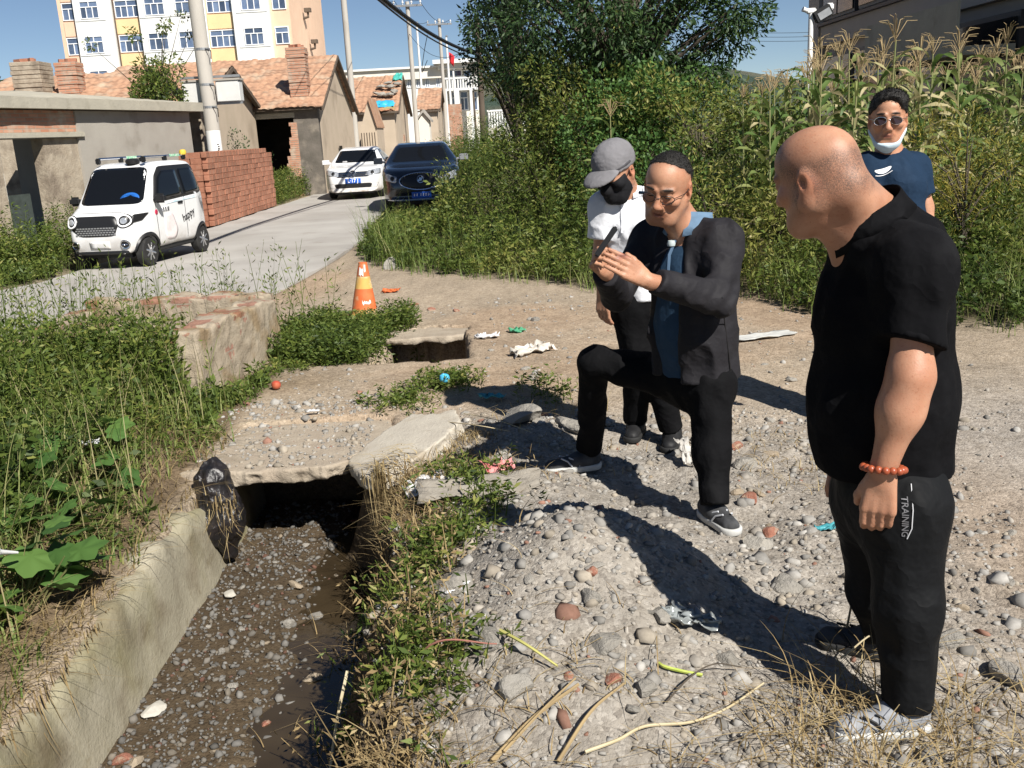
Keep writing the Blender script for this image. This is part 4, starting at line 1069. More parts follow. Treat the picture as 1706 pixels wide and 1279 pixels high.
# ---- small white electric car
def build_ev():
    hd = nrm(np.array([-.175, -.985])); lf = np.array([-hd[1], hd[0]])
    fw = gz(253, 443, .02)[:2]; rw = gz(343, 419, .02)[:2]; c = (fw + rw) / 2 - lf * .57
    t = thing('electric_microcar', 'small boxy white electric car with roof rack and cartoonish side stickers', 'car', (c[0], c[1], .024), math.atan2(hd[1], hd[0]))
    prof = [(-1.22, .30), (-1.27, .55), (-1.26, .9), (-1.17, 1.30), (-1.02, 1.55), (-.7, 1.615), (0, 1.625), (.30, 1.59), (.47, 1.50), (.60, 1.32), (.82, 1.02), (.98, .95), (1.20, .88), (1.30, .76), (1.33, .52), (1.29, .30), (1.2, .24), (0, .26), (-1.1, .25)]
    hw = lambda X, Z: .635 - .10 * sstep(.92, 1.62, Z) ** 1.0 - .13 * sstep(.75, 1.40, np.abs(X)) - .02 * sstep(.5, .2, Z)
    wr, wb = .235, .90
    V, Q = car_body(prof, hw, (wb, -wb), wr, .60, .022, k=.13, lo=(-1.45, -.75, .12), hi=(1.5, .75, 1.75))
    link('body', npmesh('body', V, Q, m_wpaint, True), t); bv = bvh_of(V, Q)
    patch('windscreen', bv, rpoly([(-.55, .985), (.55, .985), (.485, 1.545), (-.485, 1.545)], .14), 'front', m_autog, t, rings=8)
    patch('side_glass_surround', bv, rpoly([(.70, .97), (-1.12, 1.05), (-1.08, 1.40), (-.86, 1.545), (.22, 1.545), (.42, 1.40)], .14), 'left', m_trim, t, rings=6)
    patch('front_door_window', bv, rpoly([(.58, 1.01), (-.30, 1.05), (-.30, 1.47), (.16, 1.47), (.35, 1.36)], .10), 'left', m_autog, t, off=.009, rings=5)
    patch('rear_side_window', bv, rpoly([(-.37, 1.05), (-1.06, 1.09), (-1.02, 1.36), (-.84, 1.48), (-.37, 1.48)], .12), 'left', m_autog, t, off=.009, rings=5)
    patch('side_glass_surround', bv, rpoly([(.70, .97), (-1.12, 1.05), (-1.08, 1.40), (-.86, 1.545), (.22, 1.545), (.42, 1.40)], .14), 'right', m_autog, t, rings=6)
    g = patch('grille_panel', bv, rpoly([(-.46, .84), (.30, .84), (.36, .70), (.28, .53), (-.30, .53), (-.46, .66)], .2), 'front', m_trim, t, off=.006)
    # mesh of the lower grille
    for j in range(5):
        for i in range(14):
            y, z = -.36 + i * .05 + (j % 2) * .025, .56 + j * .033
            h = bv.ray_cast(Vector((6, y, z)), Vector((-1, 0, 0)))
            if h[0] and abs(y + .05) < .36: MB().box(tuple(h[0] + h[1] * .008), (.006, .036, .02), m=None).build('grille_cell', m_rim, g) if j < 4 else None
    for s_ in (-1, 1):
        y = .44 * s_ - .0
        hl = patch('headlight', bv, circ(y, .755, .105), 'front', m_trim, t, off=.012)
        ring_on('light_ring', bv, y, .755, .080, .014, 'front', m_pwhite, hl, .018)
        patch('lens', bv, circ(y, .755, .045), 'front', m_lamp, hl, off=.02)
        patch('turn_signal', bv, rpoly([(y + .09 * s_, .84), (y + .19 * s_, .85), (y + .15 * s_, .74), (y + .09 * s_, .72)], .15), 'front', m_trim, hl, off=.012)
        fl = patch('fog_light', bv, circ(.42 * s_, .40, .07), 'front', m_trim, t, off=.008)
        ring_on('fog_ring', bv, .42 * s_, .40, .060, .010, 'front', m_chrome, fl, .012); MB()
        strip('fog_bar', bv, [(.42 * s_ - .04, .40), (.42 * s_ + .04, .40)], .010, 'front', m_chrome, fl, .010)
    for x in (wb, -wb):
        for s_ in (-1, 1): wheel(t, x, s_ * .535, wr, .15, s_, 8)
        pts = [(x + wr * 1.2 * math.cos(a), wr + wr * 1.2 * math.sin(a)) for a in np.linspace(-.25, PI + .25, 20)]
        strip('arch_trim', bv, pts, .03, 'left', m_trim, t, .002)
    MB().bb(-.62, .62, .40, .585, .20, .27).build('sill', m_trim, t, bevel=.02); MB().bb(-1.1, 1.1, -.45, .39, .17, .26).build('floor_pan', m_trim, t)
    strip('lower_lip', bv, [(y, .275) for y in np.linspace(-.5, .5, 14)], .03, 'front', m_trim, t, 0)
    for x0 in (.62, -.335): strip('door_seam', bv, [(x0 + .0 * z, z) for z in np.linspace(.34, 1.02, 14)], .0045, 'left', m_trim, t, .001)
    strip('bonnet_seam', bv, [(y, .885) for y in np.linspace(-.48, .48, 16)], .004, 'front', m_trim, t, .001)
    h = bv.ray_cast(Vector((-.18, 4, .93)), Vector((0, -1, 0)))[0]
    MB().box((h.x, h.y + .012, h.z), (.17, .03, .035)).build('door_handle', m_trim, t, bevel=.012)
    mi = bv.ray_cast(Vector((.62, 4, 1.02)), Vector((0, -1, 0)))[0]
    m_ = MB().box((.64, mi.y + .12, 1.05), (.10, .20, .15)).build('mirror', m_trim, t, bevel=.04, seg=3); MB().tube([(.62, mi.y - .01, .99), (.64, mi.y + .08, 1.02)], .025).build('mirror_arm', m_trim, m_)
    m_ = MB().box((.64, -mi.y - .12, 1.05), (.10, .20, .15)).build('mirror', m_trim, t, bevel=.04, seg=3)
    for s_ in (-1, 1):     # roof rack
        rk = MB().tube([(.36, s_ * .40, 1.70), (-.95, s_ * .40, 1.70)], .022, 8).build('roof_bar', m_chrome, t, True)
        for x in (.38, -.30, -.95): MB().box((x, s_ * .40, 1.665), (.09, .06, .10)).build('rack_foot', m_trim, rk, bevel=.015)
        MB().box((-.62, s_ * .40, 1.702), (.30, .052, .04)).build('green_sticker', mat('green_sticker', (.10, .45, .22), (.6, .7, .6), scale=30, rough=.5), rk)
    MB().lathe([(.11, 1.60), (.115, 1.655), (.08, 1.685), (.02, 1.69)], (.28, .15, .0), 16).build('roof_beacon', m_trim, t, True)
    MB().lathe([(.05, 1.70), (.065, 1.74), (.05, 1.78), (.01, 1.79)], (-.96, .40, 0), 12).build('yellow_knob', mat('yellow_plastic', (.65, .45, .06), rough=.5), t, True)
    # steering wheel seen through the glass: blue cover resting on the dash
    patch('blue_steering_cover', bv, [(.30 + .17 * math.cos(a) * q, 1.06 + .10 * math.sin(a) * q) for a, q in [(a, 1) for a in np.linspace(.1, PI - .1, 12)] + [(a, .66) for a in np.linspace(PI - .1, .1, 12)]][:12] + [(.14, 1.07), (.20, 1.12), (.30, 1.135), (.40, 1.12), (.46, 1.07)], 'front', mat('blue_cover', (.02, .12, .42), rough=.4), t, off=.006, rings=3, sub=3)
    # stickers and writing
    text_on('happy', -.42, .70, .19, 'left', m_trim, t, bv, rot=R_(14))
    patch('plate_sticker', bv, [(.44, .90), (.20, .90), (.20, .82), (.44, .82)], 'left', m_pwhite, t, off=.004, rings=2); [strip('sticker_character', bv, [(x, .89), (x, .83)], .012, 'left', m_trim, t, .006) for x in (.39, .32, .25)]
    patch('pink_patch', bv, rpoly([(.40, .78), (.12, .80), (-.02, .50), (.08, .34), (.40, .36)], .3), 'left', mat('pale_pink', (.74, .58, .57), (.78, .74, .73), scale=7, rough=.4), t, off=.003)
    patch('red_dot', bv, circ(.62, .83, .045, 12), 'left', mat('sticker_red', (.55, .03, .08), rough=.4), t, off=.004, rings=2)
    patch('blue_swoosh', bv, rpoly([(.28, .97), (-1.05, 1.03), (-1.05, .975), (.28, .93)], .1), 'left', mat('pale_blue_stripe', (.48, .66, .75), (.75, .79, .80), scale=5, rough=.35), t, off=.003, rings=2)
    patch('number_plate', bv, [(-.17, .34), (.17, .34), (.17, .45), (-.17, .45)], 'front', m_wpaint, t, off=.01, rings=2)
    t.scale = (.95, .95, .95); return t
build_ev()

def sedan(name, label, X, Y, hd, paint, prof, hw, wr, xs, wy, ws, hoodz, beltz, roofz, L2, k=.16):
    hd = nrm(hd); t = thing(name, label, 'car', (X, Y, h1(X, Y) if not road_in(X, Y) else .024), math.atan2(hd[1], hd[0]))
    V, Q = car_body(prof, hw, xs, wr, wy, .028, k=k, lo=(-2.5, -1.05, .08), hi=(2.5, 1.05, roofz + .12))
    link('body', npmesh('body', V, Q, paint, True), t); bv = bvh_of(V, Q)
    for x in xs:
        for s_ in (-1, 1): wheel(t, x, s_ * (wy - .1), wr, .2, s_, 5)
    patch('windscreen', bv, rpoly(ws, .10), 'front', m_autog, t, rings=8)
    MB().bb(-2.0, 2.0, -wy + .25, wy - .25, .14, .24).build('underbody', m_trim, t)
    return t, bv
def build_white():
    prof = [(-2.18, .32), (-2.24, .60), (-2.2, .95), (-1.75, 1.04), (-1.15, 1.40), (-.55, 1.485), (.10, 1.46), (.42, 1.39), (1.10, 1.02), (1.80, .90), (2.08, .78), (2.18, .58), (2.18, .32), (2.05, .20), (-2.0, .20)]
    hw = lambda X, Z: .865 - .27 * sstep(.90, 1.48, Z) - .20 * sstep(1.5, 2.35, np.abs(X)) ** 1.2
    p = gy(603, 300, 31.3)
    t, bv = sedan('white_sedan', 'white sedan parked on the road with a blue plate, left of the dark car', p[0], 31.3, (.02, -1), m_wpaint, prof, hw, .31, (1.32, -1.30), .83,
                  [(-.66, 1.04), (.66, 1.04), (.53, 1.39), (-.53, 1.39)], .9, 1.0, 1.49, 2.18)
    patch('side_window', bv, rpoly([(.78, 1.04), (-1.30, 1.08), (-1.0, 1.34), (-.45, 1.41), (.12, 1.39)], .1), 'left', m_autog, t, rings=6)
    g = patch('grille', bv, rpoly([(-.50, .79), (.50, .79), (.46, .64), (-.46, .64)], .06), 'front', m_trim, t, off=.006)
    for z in (.675, .715, .755): strip('grille_bar', bv, [(y, z) for y in np.linspace(-.47, .47, 12)], .008, 'front', m_chrome, g, .010)
    for s_ in (-1, 1):
        hl = patch('headlight', bv, rpoly([(.42 * s_, .80), (.80 * s_, .87), (.80 * s_, .71), (.42 * s_, .65)], .15), 'front', m_lamp, t, off=.008)
        patch('lamp_bulb', bv, circ(.58 * s_, .755, .05, 14), 'front', m_trim, hl, off=.012, rings=2)
    ring_on('badge', bv, 0, .725, .085, .013, 'front', m_chrome, t, .02)
    bd = patch('badge_disc', bv, circ(0, .725, .075, 20), 'front', m_trim, t, off=.014, rings=2)
    strip('badge_v', bv, [(-.045, .79), (0, .735), (.045, .79)], .008, 'front', m_chrome, bd, .02); strip('badge_w', bv, [(-.062, .755), (-.028, .665), (0, .72), (.028, .665), (.062, .755)], .008, 'front', m_chrome, bd, .02)
    pl = patch('number_plate', bv, [(-.23, .46), (.23, .46), (.23, .60), (-.23, .60)], 'front', m_plate, t, off=.014, rings=2); text_on('L·17 J', 0, .53, .14, 'front', m_pwhite, pl, bv, off=.02)
    patch('lower_intake', bv, rpoly([(-.74, .46), (.74, .46), (.68, .33), (-.68, .33)], .1), 'front', m_trim, t, off=.005)
    strip('intake_bar', bv, [(y, .30) for y in np.linspace(-.66, .66, 12)], .012, 'front', m_wpaint, t, .006)
    for s_ in (-1, 1): MB().box((.66, s_ * .98, 1.07), (.10, .22, .14)).tube([(.66, s_ * .78, 1.02), (.66, s_ * .90, 1.05)], .03).build('mirror', m_wpaint if s_ < 0 else m_trim, t, bevel=.03)
    strip('wiper', bv, [(-.5, 1.06), (-.1, 1.075)], .008, 'front', m_trim, t, .012)
    patch('sticker', bv, [(-.42, 1.055), (-.28, 1.055), (-.28, 1.08), (-.42, 1.08)], 'front', m_pwhite, t, off=.012, rings=1)
build_white()
def build_dark():
    prof = [(-2.22, .34), (-2.28, .65), (-2.22, 1.02), (-1.7, 1.12), (-1.15, 1.46), (-.5, 1.56), (.12, 1.54), (.42, 1.47), (1.08, 1.10), (1.85, .98), (2.14, .86), (2.26, .62), (2.24, .34), (2.1, .22), (-2.0, .22)]
    hw = lambda X, Z: .935 - .27 * sstep(.98, 1.55, Z) - .20 * sstep(1.5, 2.45, np.abs(X)) ** 1.2
    p = gy(706, 310, 25.4)
    t, bv = sedan('dark_sedan', 'dark blue-black sedan with a wide oval grille half hidden in roadside grass', p[0], 25.4, (.05, -1), m_dpaint, prof, hw, .33, (1.38, -1.38), .90,
                  [(-.72, 1.12), (.72, 1.12), (.57, 1.47), (-.57, 1.47)], .98, 1.1, 1.56, 2.26)
    patch('side_window', bv, rpoly([(.78, 1.12), (-1.30, 1.16), (-1.0, 1.42), (-.45, 1.49), (.12, 1.47)], .1), 'left', m_autog, t, rings=6)
    g = patch('grille', bv, [(.50 * math.cos(a), .70 + (.17 if math.sin(a) > 0 else .21) * math.sin(a)) for a in np.linspace(0, 2 * PI, 28, endpoint=False)], 'front', m_trim, t, off=.005, sub=2)
    gp = [(.50 * math.cos(a), .70 + (.17 if math.sin(a) > 0 else .21) * math.sin(a)) for a in np.linspace(0, 2 * PI, 29)]
    strip('grille_frame', bv, gp, .014, 'front', m_chrome, g, .010)
    for i in range(15):
        y = -.44 + i * .88 / 14; hh = math.sqrt(max(0, 1 - (y / .5) ** 2))
        strip('grille_slat', bv, [(y, .70 - .20 * hh), (y * .97, .70 + .16 * hh)], .007, 'front', m_chrome, g, .008)
    ring_on('badge', bv, 0, .72, .075, .012, 'front', m_chrome, t, .02)
    for k in (-1, 0, 1): strip('badge_bar', bv, [(-.03 + .03 * k, .68), (.02 + .03 * k, .76)], .010, 'front', m_chrome, t, .022)
    for s_ in (-1, 1):
        hl = patch('headlight', bv, rpoly([(.55 * s_, .80), (.84 * s_, .90), (.86 * s_, .74), (.58 * s_, .66)], .2), 'front', m_lamp, t, off=.008)
        patch('lamp_bulb', bv, circ(.66 * s_, .765, .05, 14), 'front', m_trim, hl, off=.012, rings=2)
        MB().box((.70, s_ * 1.07, 1.16), (.11, .22, .15)).tube([(.70, s_ * .84, 1.10), (.70, s_ * .98, 1.14)], .03).build('mirror', m_dpaint if s_ < 0 else m_steel, t, bevel=.035)
    pl = patch('number_plate', bv, [(-.23, .30), (.23, .30), (.23, .44), (-.23, .44)], 'front', m_plate, t, off=.02, rings=2); [strip('plate_character', bv, [(y, .335), (y + .01, .405)], .012, 'front', m_pwhite, pl, .022) for y in (-.17, -.11, -.02, .04, .10, .16)]
    strip('chrome_lip', bv, [(y, .27) for y in np.linspace(-.8, .8, 14)], .012, 'front', m_chrome, t, .006)
build_dark()
# ================================================================== PEOPLE
def skin_extra(nt, p, V, L, c, mix, ramp, noise):
    p.inputs['Subsurface Weight'].default_value = .08; p.inputs['Subsurface Radius'].default_value = (.012, .005, .003)
    b = _n(nt, 'ShaderNodeBump'); b.inputs['Strength'].default_value = .25; b.inputs['Distance'].default_value = .004; L(noise(190, 5, .7), b.inputs['Height']); L(b.outputs[0], p.inputs['Normal'])
    a = _n(nt, 'ShaderNodeAttribute', attribute_name='tint'); mu = _n(nt, 'ShaderNodeMath', operation='MULTIPLY', use_clamp=True); L(a.outputs['Fac'], mu.inputs[0]); r1 = ramp(noise(420, 2, .5), .36, .60); ad = _n(nt, 'ShaderNodeMath', operation='ADD'); L(r1, ad.inputs[0]); ad.inputs[1].default_value = .25; L(ad.outputs[0], mu.inputs[1])
    cc = mix(ramp(noise(11, 4, .6), .35, .7), c, mix(1.0, c, (.84, .74, .70, 1), 'MULTIPLY'))
    cc = mix(ramp(noise(150, 3), .60, .72), cc, mix(1.0, cc, (.80, .72, .68, 1), 'MULTIPLY'))
    L(mix(mu.outputs[0], cc, (.055, .045, .04, 1)), p.inputs['Base Color'])
m_skin = mat('skin', (1, 1, 1), c2=(.93, .89, .86), scale=30, rough=.46, spec=.35, attr='col', extra=skin_extra)
def cloth(name, c, rough=.85, weave=.25, spec=.15):
    c2 = tuple(v * .80 for v in c); c3 = tuple(min(1, v * 1.25 + .006) for v in c)
    def wr(nt, p, V, L, cc, mix, ramp, noise):
        nz = noise(9, 3, .5); ab = _n(nt, 'ShaderNodeMath', operation='SUBTRACT'); ab.inputs[1].default_value = .5; L(nz, ab.inputs[0]); a2 = _n(nt, 'ShaderNodeMath', operation='ABSOLUTE'); L(ab.outputs[0], a2.inputs[0])
        b1 = _n(nt, 'ShaderNodeBump', invert=True); b1.inputs['Strength'].default_value = .55; b1.inputs['Distance'].default_value = .035; L(a2.outputs[0], b1.inputs['Height'])
        b2 = _n(nt, 'ShaderNodeBump'); b2.inputs['Strength'].default_value = weave; b2.inputs['Distance'].default_value = .002; L(noise(420, 3, .6), b2.inputs['Height']); L(b1.outputs[0], b2.inputs['Normal']); L(b2.outputs[0], p.inputs['Normal'])
    return mat(name, c, c2, c3, scale=5, rough=rough, spec=spec, s3=3.5, t3=(.55, .75), extra=wr)
m_hair = mat('black_hair', (.012, .011, .010), (.022, .020, .018), scale=60, rough=.6, bump=.8, bscale=160, bdist=.004)
SKIN = np.array([.46, .255, .165])

class Person:
    def __init__(s, label, loc):
        s.L = np.array([loc[0], loc[1], loc[2]], float); s.root = thing('person', label, 'person', s.L)
    def add(s, name, sd, mt, parent=None, col=None, smooth=True, tint=None):
        V, Q = sd.nets() if isinstance(sd, SDF) else sd
        c = col(V) if col is not None else None
        o = link(name, npmesh(name, V - s.L, Q, mt, smooth, col=c, tint=tint(V) if tint else None), parent or s.root); s.last = (V, Q); return o
    def mb(s, name, b, mt, parent=None, smooth=True, bevel=0):
        b.v = [tuple(np.array(v) - s.L) for v in b.v]; return b.build(name, mt, parent or s.root, smooth, bevel)
class Head:
    def __init__(s, C, F, U, sc):
        s.C = np.array(C, float); s.F = nrm(F); U = np.array(U, float); s.U = nrm(U - s.F * (U @ s.F)); s.Lf = np.cross(s.U, s.F); s.sc = sc
        s.M = np.array([s.Lf, s.F, s.U])
    def w(s, p): return s.C + s.sc * (s.Lf * p[0] + s.F * p[1] + s.U * p[2])
    def loc(s, V): return (V - s.C) @ s.M.T / s.sc
    def build(s, sd, grow=0.0, ears=True, fat=0.0, face=True):
        k = s.sc; g = grow
        E = lambda c, r, kk=.02, op='u', M=None: sd.ell(s.w(c), (np.array(r) + (g if op == 'u' else 0)) * k, s.M if M is None else M, kk * k, op)
        K = lambda a, b, ra, rb, kk=.02: sd.cone(s.w(a), s.w(b), (ra + g) * k, (rb + g) * k, kk * k)
        E((0, -.016, .036), (.077, .098, .086)); E((0, .012, .05), (.068, .082, .068))
        E((0, .022, -.022), (.063 + fat * .5, .072, .082), .03)
        if not face: return s
        K((-.020, .062, -.098), (.020, .062, -.098), .024 + fat * .4, .024 + fat * .4, .03)
        for q in (-1, 1):
            K((q * .056, .0, -.050), (q * .030, .052, -.092), .022 + fat, .022 + fat, .035)
            E((q * .045, .066, -.018), (.024, .024, .020), .022)
            E((q * .033, .110, .012), (.019, .024, .013), .012, 's')
            E((q * .032, .079, .009), (.0165, .0165, .0135), .004)
            K((q * .016, .096, .031), (q * .048, .080, .030), .0085, .007, .012)
            E((q * .013, .101, -.034), (.009, .011, .008), .008)
            K((q * .012, .093, -.040), (q * .028, .080, -.062), .006, .005, .012)
        K((0, .093, .020), (0, .112, -.026), .0085, .0125, .012); E((0, .113, -.029), (.0125, .011, .011), .008)
        K((-.021, .085, -.060), (.021, .085, -.060), .0072, .0072, .008); K((0, .092, -.058), (0, .092, -.058), .008, .008, .006)
        K((-.016, .086, -.072), (.016, .086, -.072), .0085, .0085, .008)
        if ears:
            for q in (-1, 1):
                sd.ell(s.w((q * .079, -.012, .000)), np.array((.011, .022, .034)) * k + g, np.array([nrm(s.Lf + q * .35 * -s.F), nrm(s.F + q * .35 * s.Lf), s.U]), .008 * k)
                sd.ell(s.w((q * .091, -.006, .003)), np.array((.010, .011, .019)) * k, np.array([nrm(s.Lf + q * .35 * -s.F), nrm(s.F + q * .35 * s.Lf), s.U]), .006 * k, 's')
                sd.ell(s.w((q * .078, .000, -.030)), np.array((.009, .010, .010)) * k, s.M, .008 * k)
        return s
    def sdf(s, h, pad=.17):
        return SDF(s.C - pad * s.sc, s.C + pad * s.sc, h)
    def paint(s, V, base=SKIN, hair=None, hair_c=(.10, .085, .075), lips=(.32, .12, .10), beard=0.0, brow=True):
        p = s.loc(V); c = np.broadcast_to(base, V.shape).copy()
        c *= (1 + .10 * vn3(p[:, 0] * 25, p[:, 1] * 25, p[:, 2] * 25, 4))[:, None]
        def blend(t, col): c[:] = c * (1 - t[:, None]) + np.array(col) * t[:, None]
        front = (p[:, 1] > .05) & (np.abs(p[:, 2]) < .14)
        red = np.exp(-((np.abs(p[:, 0]) - .045) / .025) ** 2 - ((p[:, 2] + .02) / .025) ** 2) * front + np.exp(-(p[:, 0] / .018) ** 2 - ((p[:, 2] + .03) / .02) ** 2) * front
        blend(np.clip(red, 0, 1) * .35, base * np.array([1.0, .74, .66]))
        ear = np.exp(-((np.abs(p[:, 0]) - .084) / .012) ** 2 - ((p[:, 2]) / .035) ** 2) * (p[:, 1] < .02) * (p[:, 1] > -.05)
        blend(ear * .45, base * np.array([1.0, .62, .52]))
        lip = np.exp(-(p[:, 0] / .021) ** 4 - ((p[:, 2] + .066) / .0095) ** 4) * (p[:, 1] > .07); blend(lip * .75, lips)
        mouth = np.exp(-(p[:, 0] / .020) ** 4 - ((p[:, 2] + .066) / .0022) ** 2) * (p[:, 1] > .07); blend(mouth * .8, (.05, .02, .018))
        if brow:
            bz = .035 - .10 * np.clip(np.abs(p[:, 0]) - .03, 0, 1)
            b = np.exp(-((np.abs(p[:, 0]) - .033) / .019) ** 4 - ((p[:, 2] - bz) / .0070) ** 2) * (p[:, 1] > .055); blend(b * .92, (.03, .024, .02))
        if beard: blend(np.exp(-((p[:, 2] + .085) / .03) ** 2) * (p[:, 1] > .0) * beard, base * .62)
        if hair is not None: blend(hair(p), hair_c)
        return c
def hand(sd, wrist, d, n, side, sc=1.0, curl=(20, 25, 20), spread=.10, thumb=25, k=.006):
    d = nrm(d); n = np.array(n, float); n = nrm(n - d * (n @ d)); l = np.cross(d, n) * side   # l points to the thumb side
    w = np.array(wrist, float)
    P = lambda a, b, c: w + sc * (d * a + l * b + n * c)
    sd.cone(P(-.02, 0, 0), P(.02, 0, 0), .027 * sc, .027 * sc, .012, (n, .75))
    for q in (-.026, -.009, .009, .026): sd.cone(P(.012, q * .7, 0), P(.088, q * 1.15, .002), .015 * sc, .0125 * sc, .010)
    sd.cone(P(.02, .022, .008), P(.045, .036, .014), .017 * sc, .014 * sc, .012)
    for i, (q, ln) in enumerate(((-.031, .80), (-.0105, .96), (.0105, 1.0), (.0305, .92))):
        b = P(.090, q, 0); dd = nrm(d - l * spread * (i - 1.6) * -1 * -.5); ang = 0; r = .0098 * sc * (1.0 if i else .88)
        for j, seg in enumerate((.044, .027, .022)):
            ang += R_(curl[j] * (1 + .12 * (1.5 - i) * .5)); v = dd * math.cos(ang) + n * math.sin(ang)
            e = b + v * seg * ln * sc; sd.cone(b, e, r * (1 - .06 * j), r * (.95 - .10 * j), k * .5); b = e
    b = P(.036, .034, .012); td = nrm(d * .86 + l * .38 + n * .34)
    for j, (seg, r) in enumerate(((.036, .0125), (.028, .0110))):
        a = R_(thumb * j); v = nrm(td * math.cos(a) + (n * .6 - l * .8) * math.sin(a)); e = b + v * seg * sc; sd.cone(b, e, r * sc, r * .9 * sc, k); b = e
def folds(amp, fs, seed, stretch=(1, 1, .55), ridge=True):
    def f(x, y, z):
        a = vn3(x * fs * stretch[0], y * fs * stretch[1], z * fs * stretch[2], seed) + .5 * vn3(x * fs * 2.1, y * fs * 2.1, z * fs * 1.3, seed + 3)
        return amp * (np.abs(a) * 1.6 - .6 if ridge else a)
    return f
def strands(per, hd, V, Q, n, ln, m, comb, seed, keep=None, w=.0007, rough=.35):
    """hair strands rooted on the hair shell"""
    r = np.random.default_rng(seed); q = Q[r.integers(0, len(Q), n)]; P = V[q[:, 0]] * .5 + V[q[:, 2]] * .5; N = np.cross(V[q[:, 2]] - V[q[:, 0]], V[q[:, 3]] - V[q[:, 1]]); N /= np.linalg.norm(N, axis=1, keepdims=True) + 1e-9
    o = P - hd.C; N *= np.sign((N * o).sum(1))[:, None]
    if keep is not None: k = keep(hd.loc(P)); P, N = P[k], N[k]
    n = len(P); D = N + hd.M.T @ np.array(comb) + r.normal(0, rough, (n, 3)); D /= np.linalg.norm(D, axis=1, keepdims=True); S = np.cross(D, r.normal(size=(n, 3))); S /= np.linalg.norm(S, axis=1, keepdims=True) + 1e-9; L_ = (ln * r.uniform(.5, 1.25, n))[:, None]
    A = P - N * .001; B = P + D * L_ * .6 + N * L_ * .1; C = P + D * L_ - N * L_ * .12; W = np.stack([A - S * w, A + S * w, B + S * w, B - S * w, C], 1).reshape(-1, 3); b = (np.arange(n) * 5)[:, None]
    F = np.concatenate([b + np.array([[0, 1, 2, 3]]), b + np.array([[3, 2, 4, 4]])]); T = np.concatenate([b + np.array([[0, 1, 2]]), b + np.array([[0, 2, 3]]), b + np.array([[3, 2, 4]])])
    return link('hair_strands', npmesh('hair_strands', W - per.L, T, m), per.root)
def sleeve_cut(sd, p, d, r):
    sd.half(p, d, .004, np.array(p) - r, np.array(p) + r)
def sleeves(sd, arms, k=.04, fold=None):
    """arms: (shoulder, end, r0, r1, cut dir) cut on their own, then joined to the garment"""
    for sh, e, r0, r1, d in arms:
        t = SDF(sd.lo, sd.lo + (sd.n - 1) * sd.h, sd.h); t.cone(sh, e + (e - sh) * .2, r0, r1, 0.0)
        if fold: t.fold(fold)
        t.half(e, d, .004)
        w = min(t.D.shape[0], sd.D.shape[0]), min(t.D.shape[1], sd.D.shape[1]), min(t.D.shape[2], sd.D.shape[2])
        sl = tuple(slice(0, v) for v in w); sd._u(sl, t.D[sl], k)
def bbox(pts, pad): P = np.array(pts); return P.min(0) - pad, P.max(0) + pad
def shoe(per, heel, toe, z0, mu, ms, w=.046, h=.085, accent=None):
    heel = np.array([heel[0], heel[1], z0]); toe = np.array([toe[0], toe[1], z0]); d = nrm(toe - heel); l = np.cross((0, 0, 1), d); up = np.array((0, 0, 1.0))
    s = SDF(*bbox([heel, toe, heel + up * .14], .09), .0055)
    s.cone(heel + d * .035 + up * .055, heel + d * .10 + up * .05, .045, w, .03); s.cone(heel + d * .09 + up * .045, toe - d * .05 + up * .035, w, w * .82, .03, (up, .8))
    s.cone(heel + d * .05 + up * .05, heel + d * .055 + up * h, .042, .043, .02)
    s.half(heel + up * .022, -up); s.fold(lambda x, y, z: .0022 * vn3(x * 60, y * 60, z * 60, 4))
    o = per.add('shoe', s, mu)
    s = SDF(*bbox([heel, toe], .09), .0055)
    s.cone(heel + d * .038 + up * .02, heel + d * .10 + up * .02, .052, .047, .03); s.cone(heel + d * .09 + up * .02, toe - d * .052 + up * .02, .047, .050, .03)
    s.half(heel + up * .033, up, .006); s.half(heel + up * .001, -up, .004)
    so = per.add('sole', s, ms, o)
    if accent is not None:
        for q in (-1, 1):
            for t in (.07, .11, .15):
                b = MB().tube([heel + d * t + l * q * (w + .001) + up * .036, heel + d * (t + .02) + l * q * (w * .85) + up * .062, heel + d * (t + .05) + l * q * w * .45 + up * .076], .0045, 6)
                per.mb('stripe', b, accent, o)
        for t in (.11, .135, .16): per.mb('lace', MB().tube([heel + d * t + l * .02 + up * .083 - d * 0 - up * (t - .11) * .35, heel + d * t - l * .02 + up * .083 - up * (t - .11) * .35], .003, 5), accent, o)
    return o
def text_wrap(per, txt, O, right, up, size, bvh, mt, parent, name='lettering', off=.0025, depth=.3):
    cu = bpy.data.curves.new('t', 'FONT'); cu.body = txt; cu.size = size; cu.align_x = 'CENTER'; cu.align_y = 'CENTER'; cu.resolution_u = 3; cu.offset = size * .01
    ob = bpy.data.objects.new('t', cu); COL.objects.link(ob); me = bpy.data.meshes.new_from_object(ob.evaluated_get(bpy.context.evaluated_depsgraph_get())); bpy.data.objects.remove(ob)
    wrap_mesh(per, me, O, right, up, bvh, mt, parent, off, depth); return link(name, me, parent)
def wrap_mesh(per, me, O, right, up, bvh, mt, parent, off=.0025, depth=.3):
    right = nrm(right); up = nrm(np.array(up) - right * (np.array(up) @ right)); n = np.cross(right, up)
    bm = bmesh.new(); bm.from_mesh(me); bmesh.ops.triangulate(bm, faces=bm.faces)
    for v in bm.verts:
        p = np.array(O) + right * v.co.x + up * v.co.y; h = bvh.ray_cast(Vector(p + n * depth), Vector(-n))
        q = np.array(h[0] + h[1] * off) if h[0] else p
        v.co = Vector(q - per.L)
    bm.to_mesh(me); bm.free(); me.materials.clear(); me.materials.append(mt)
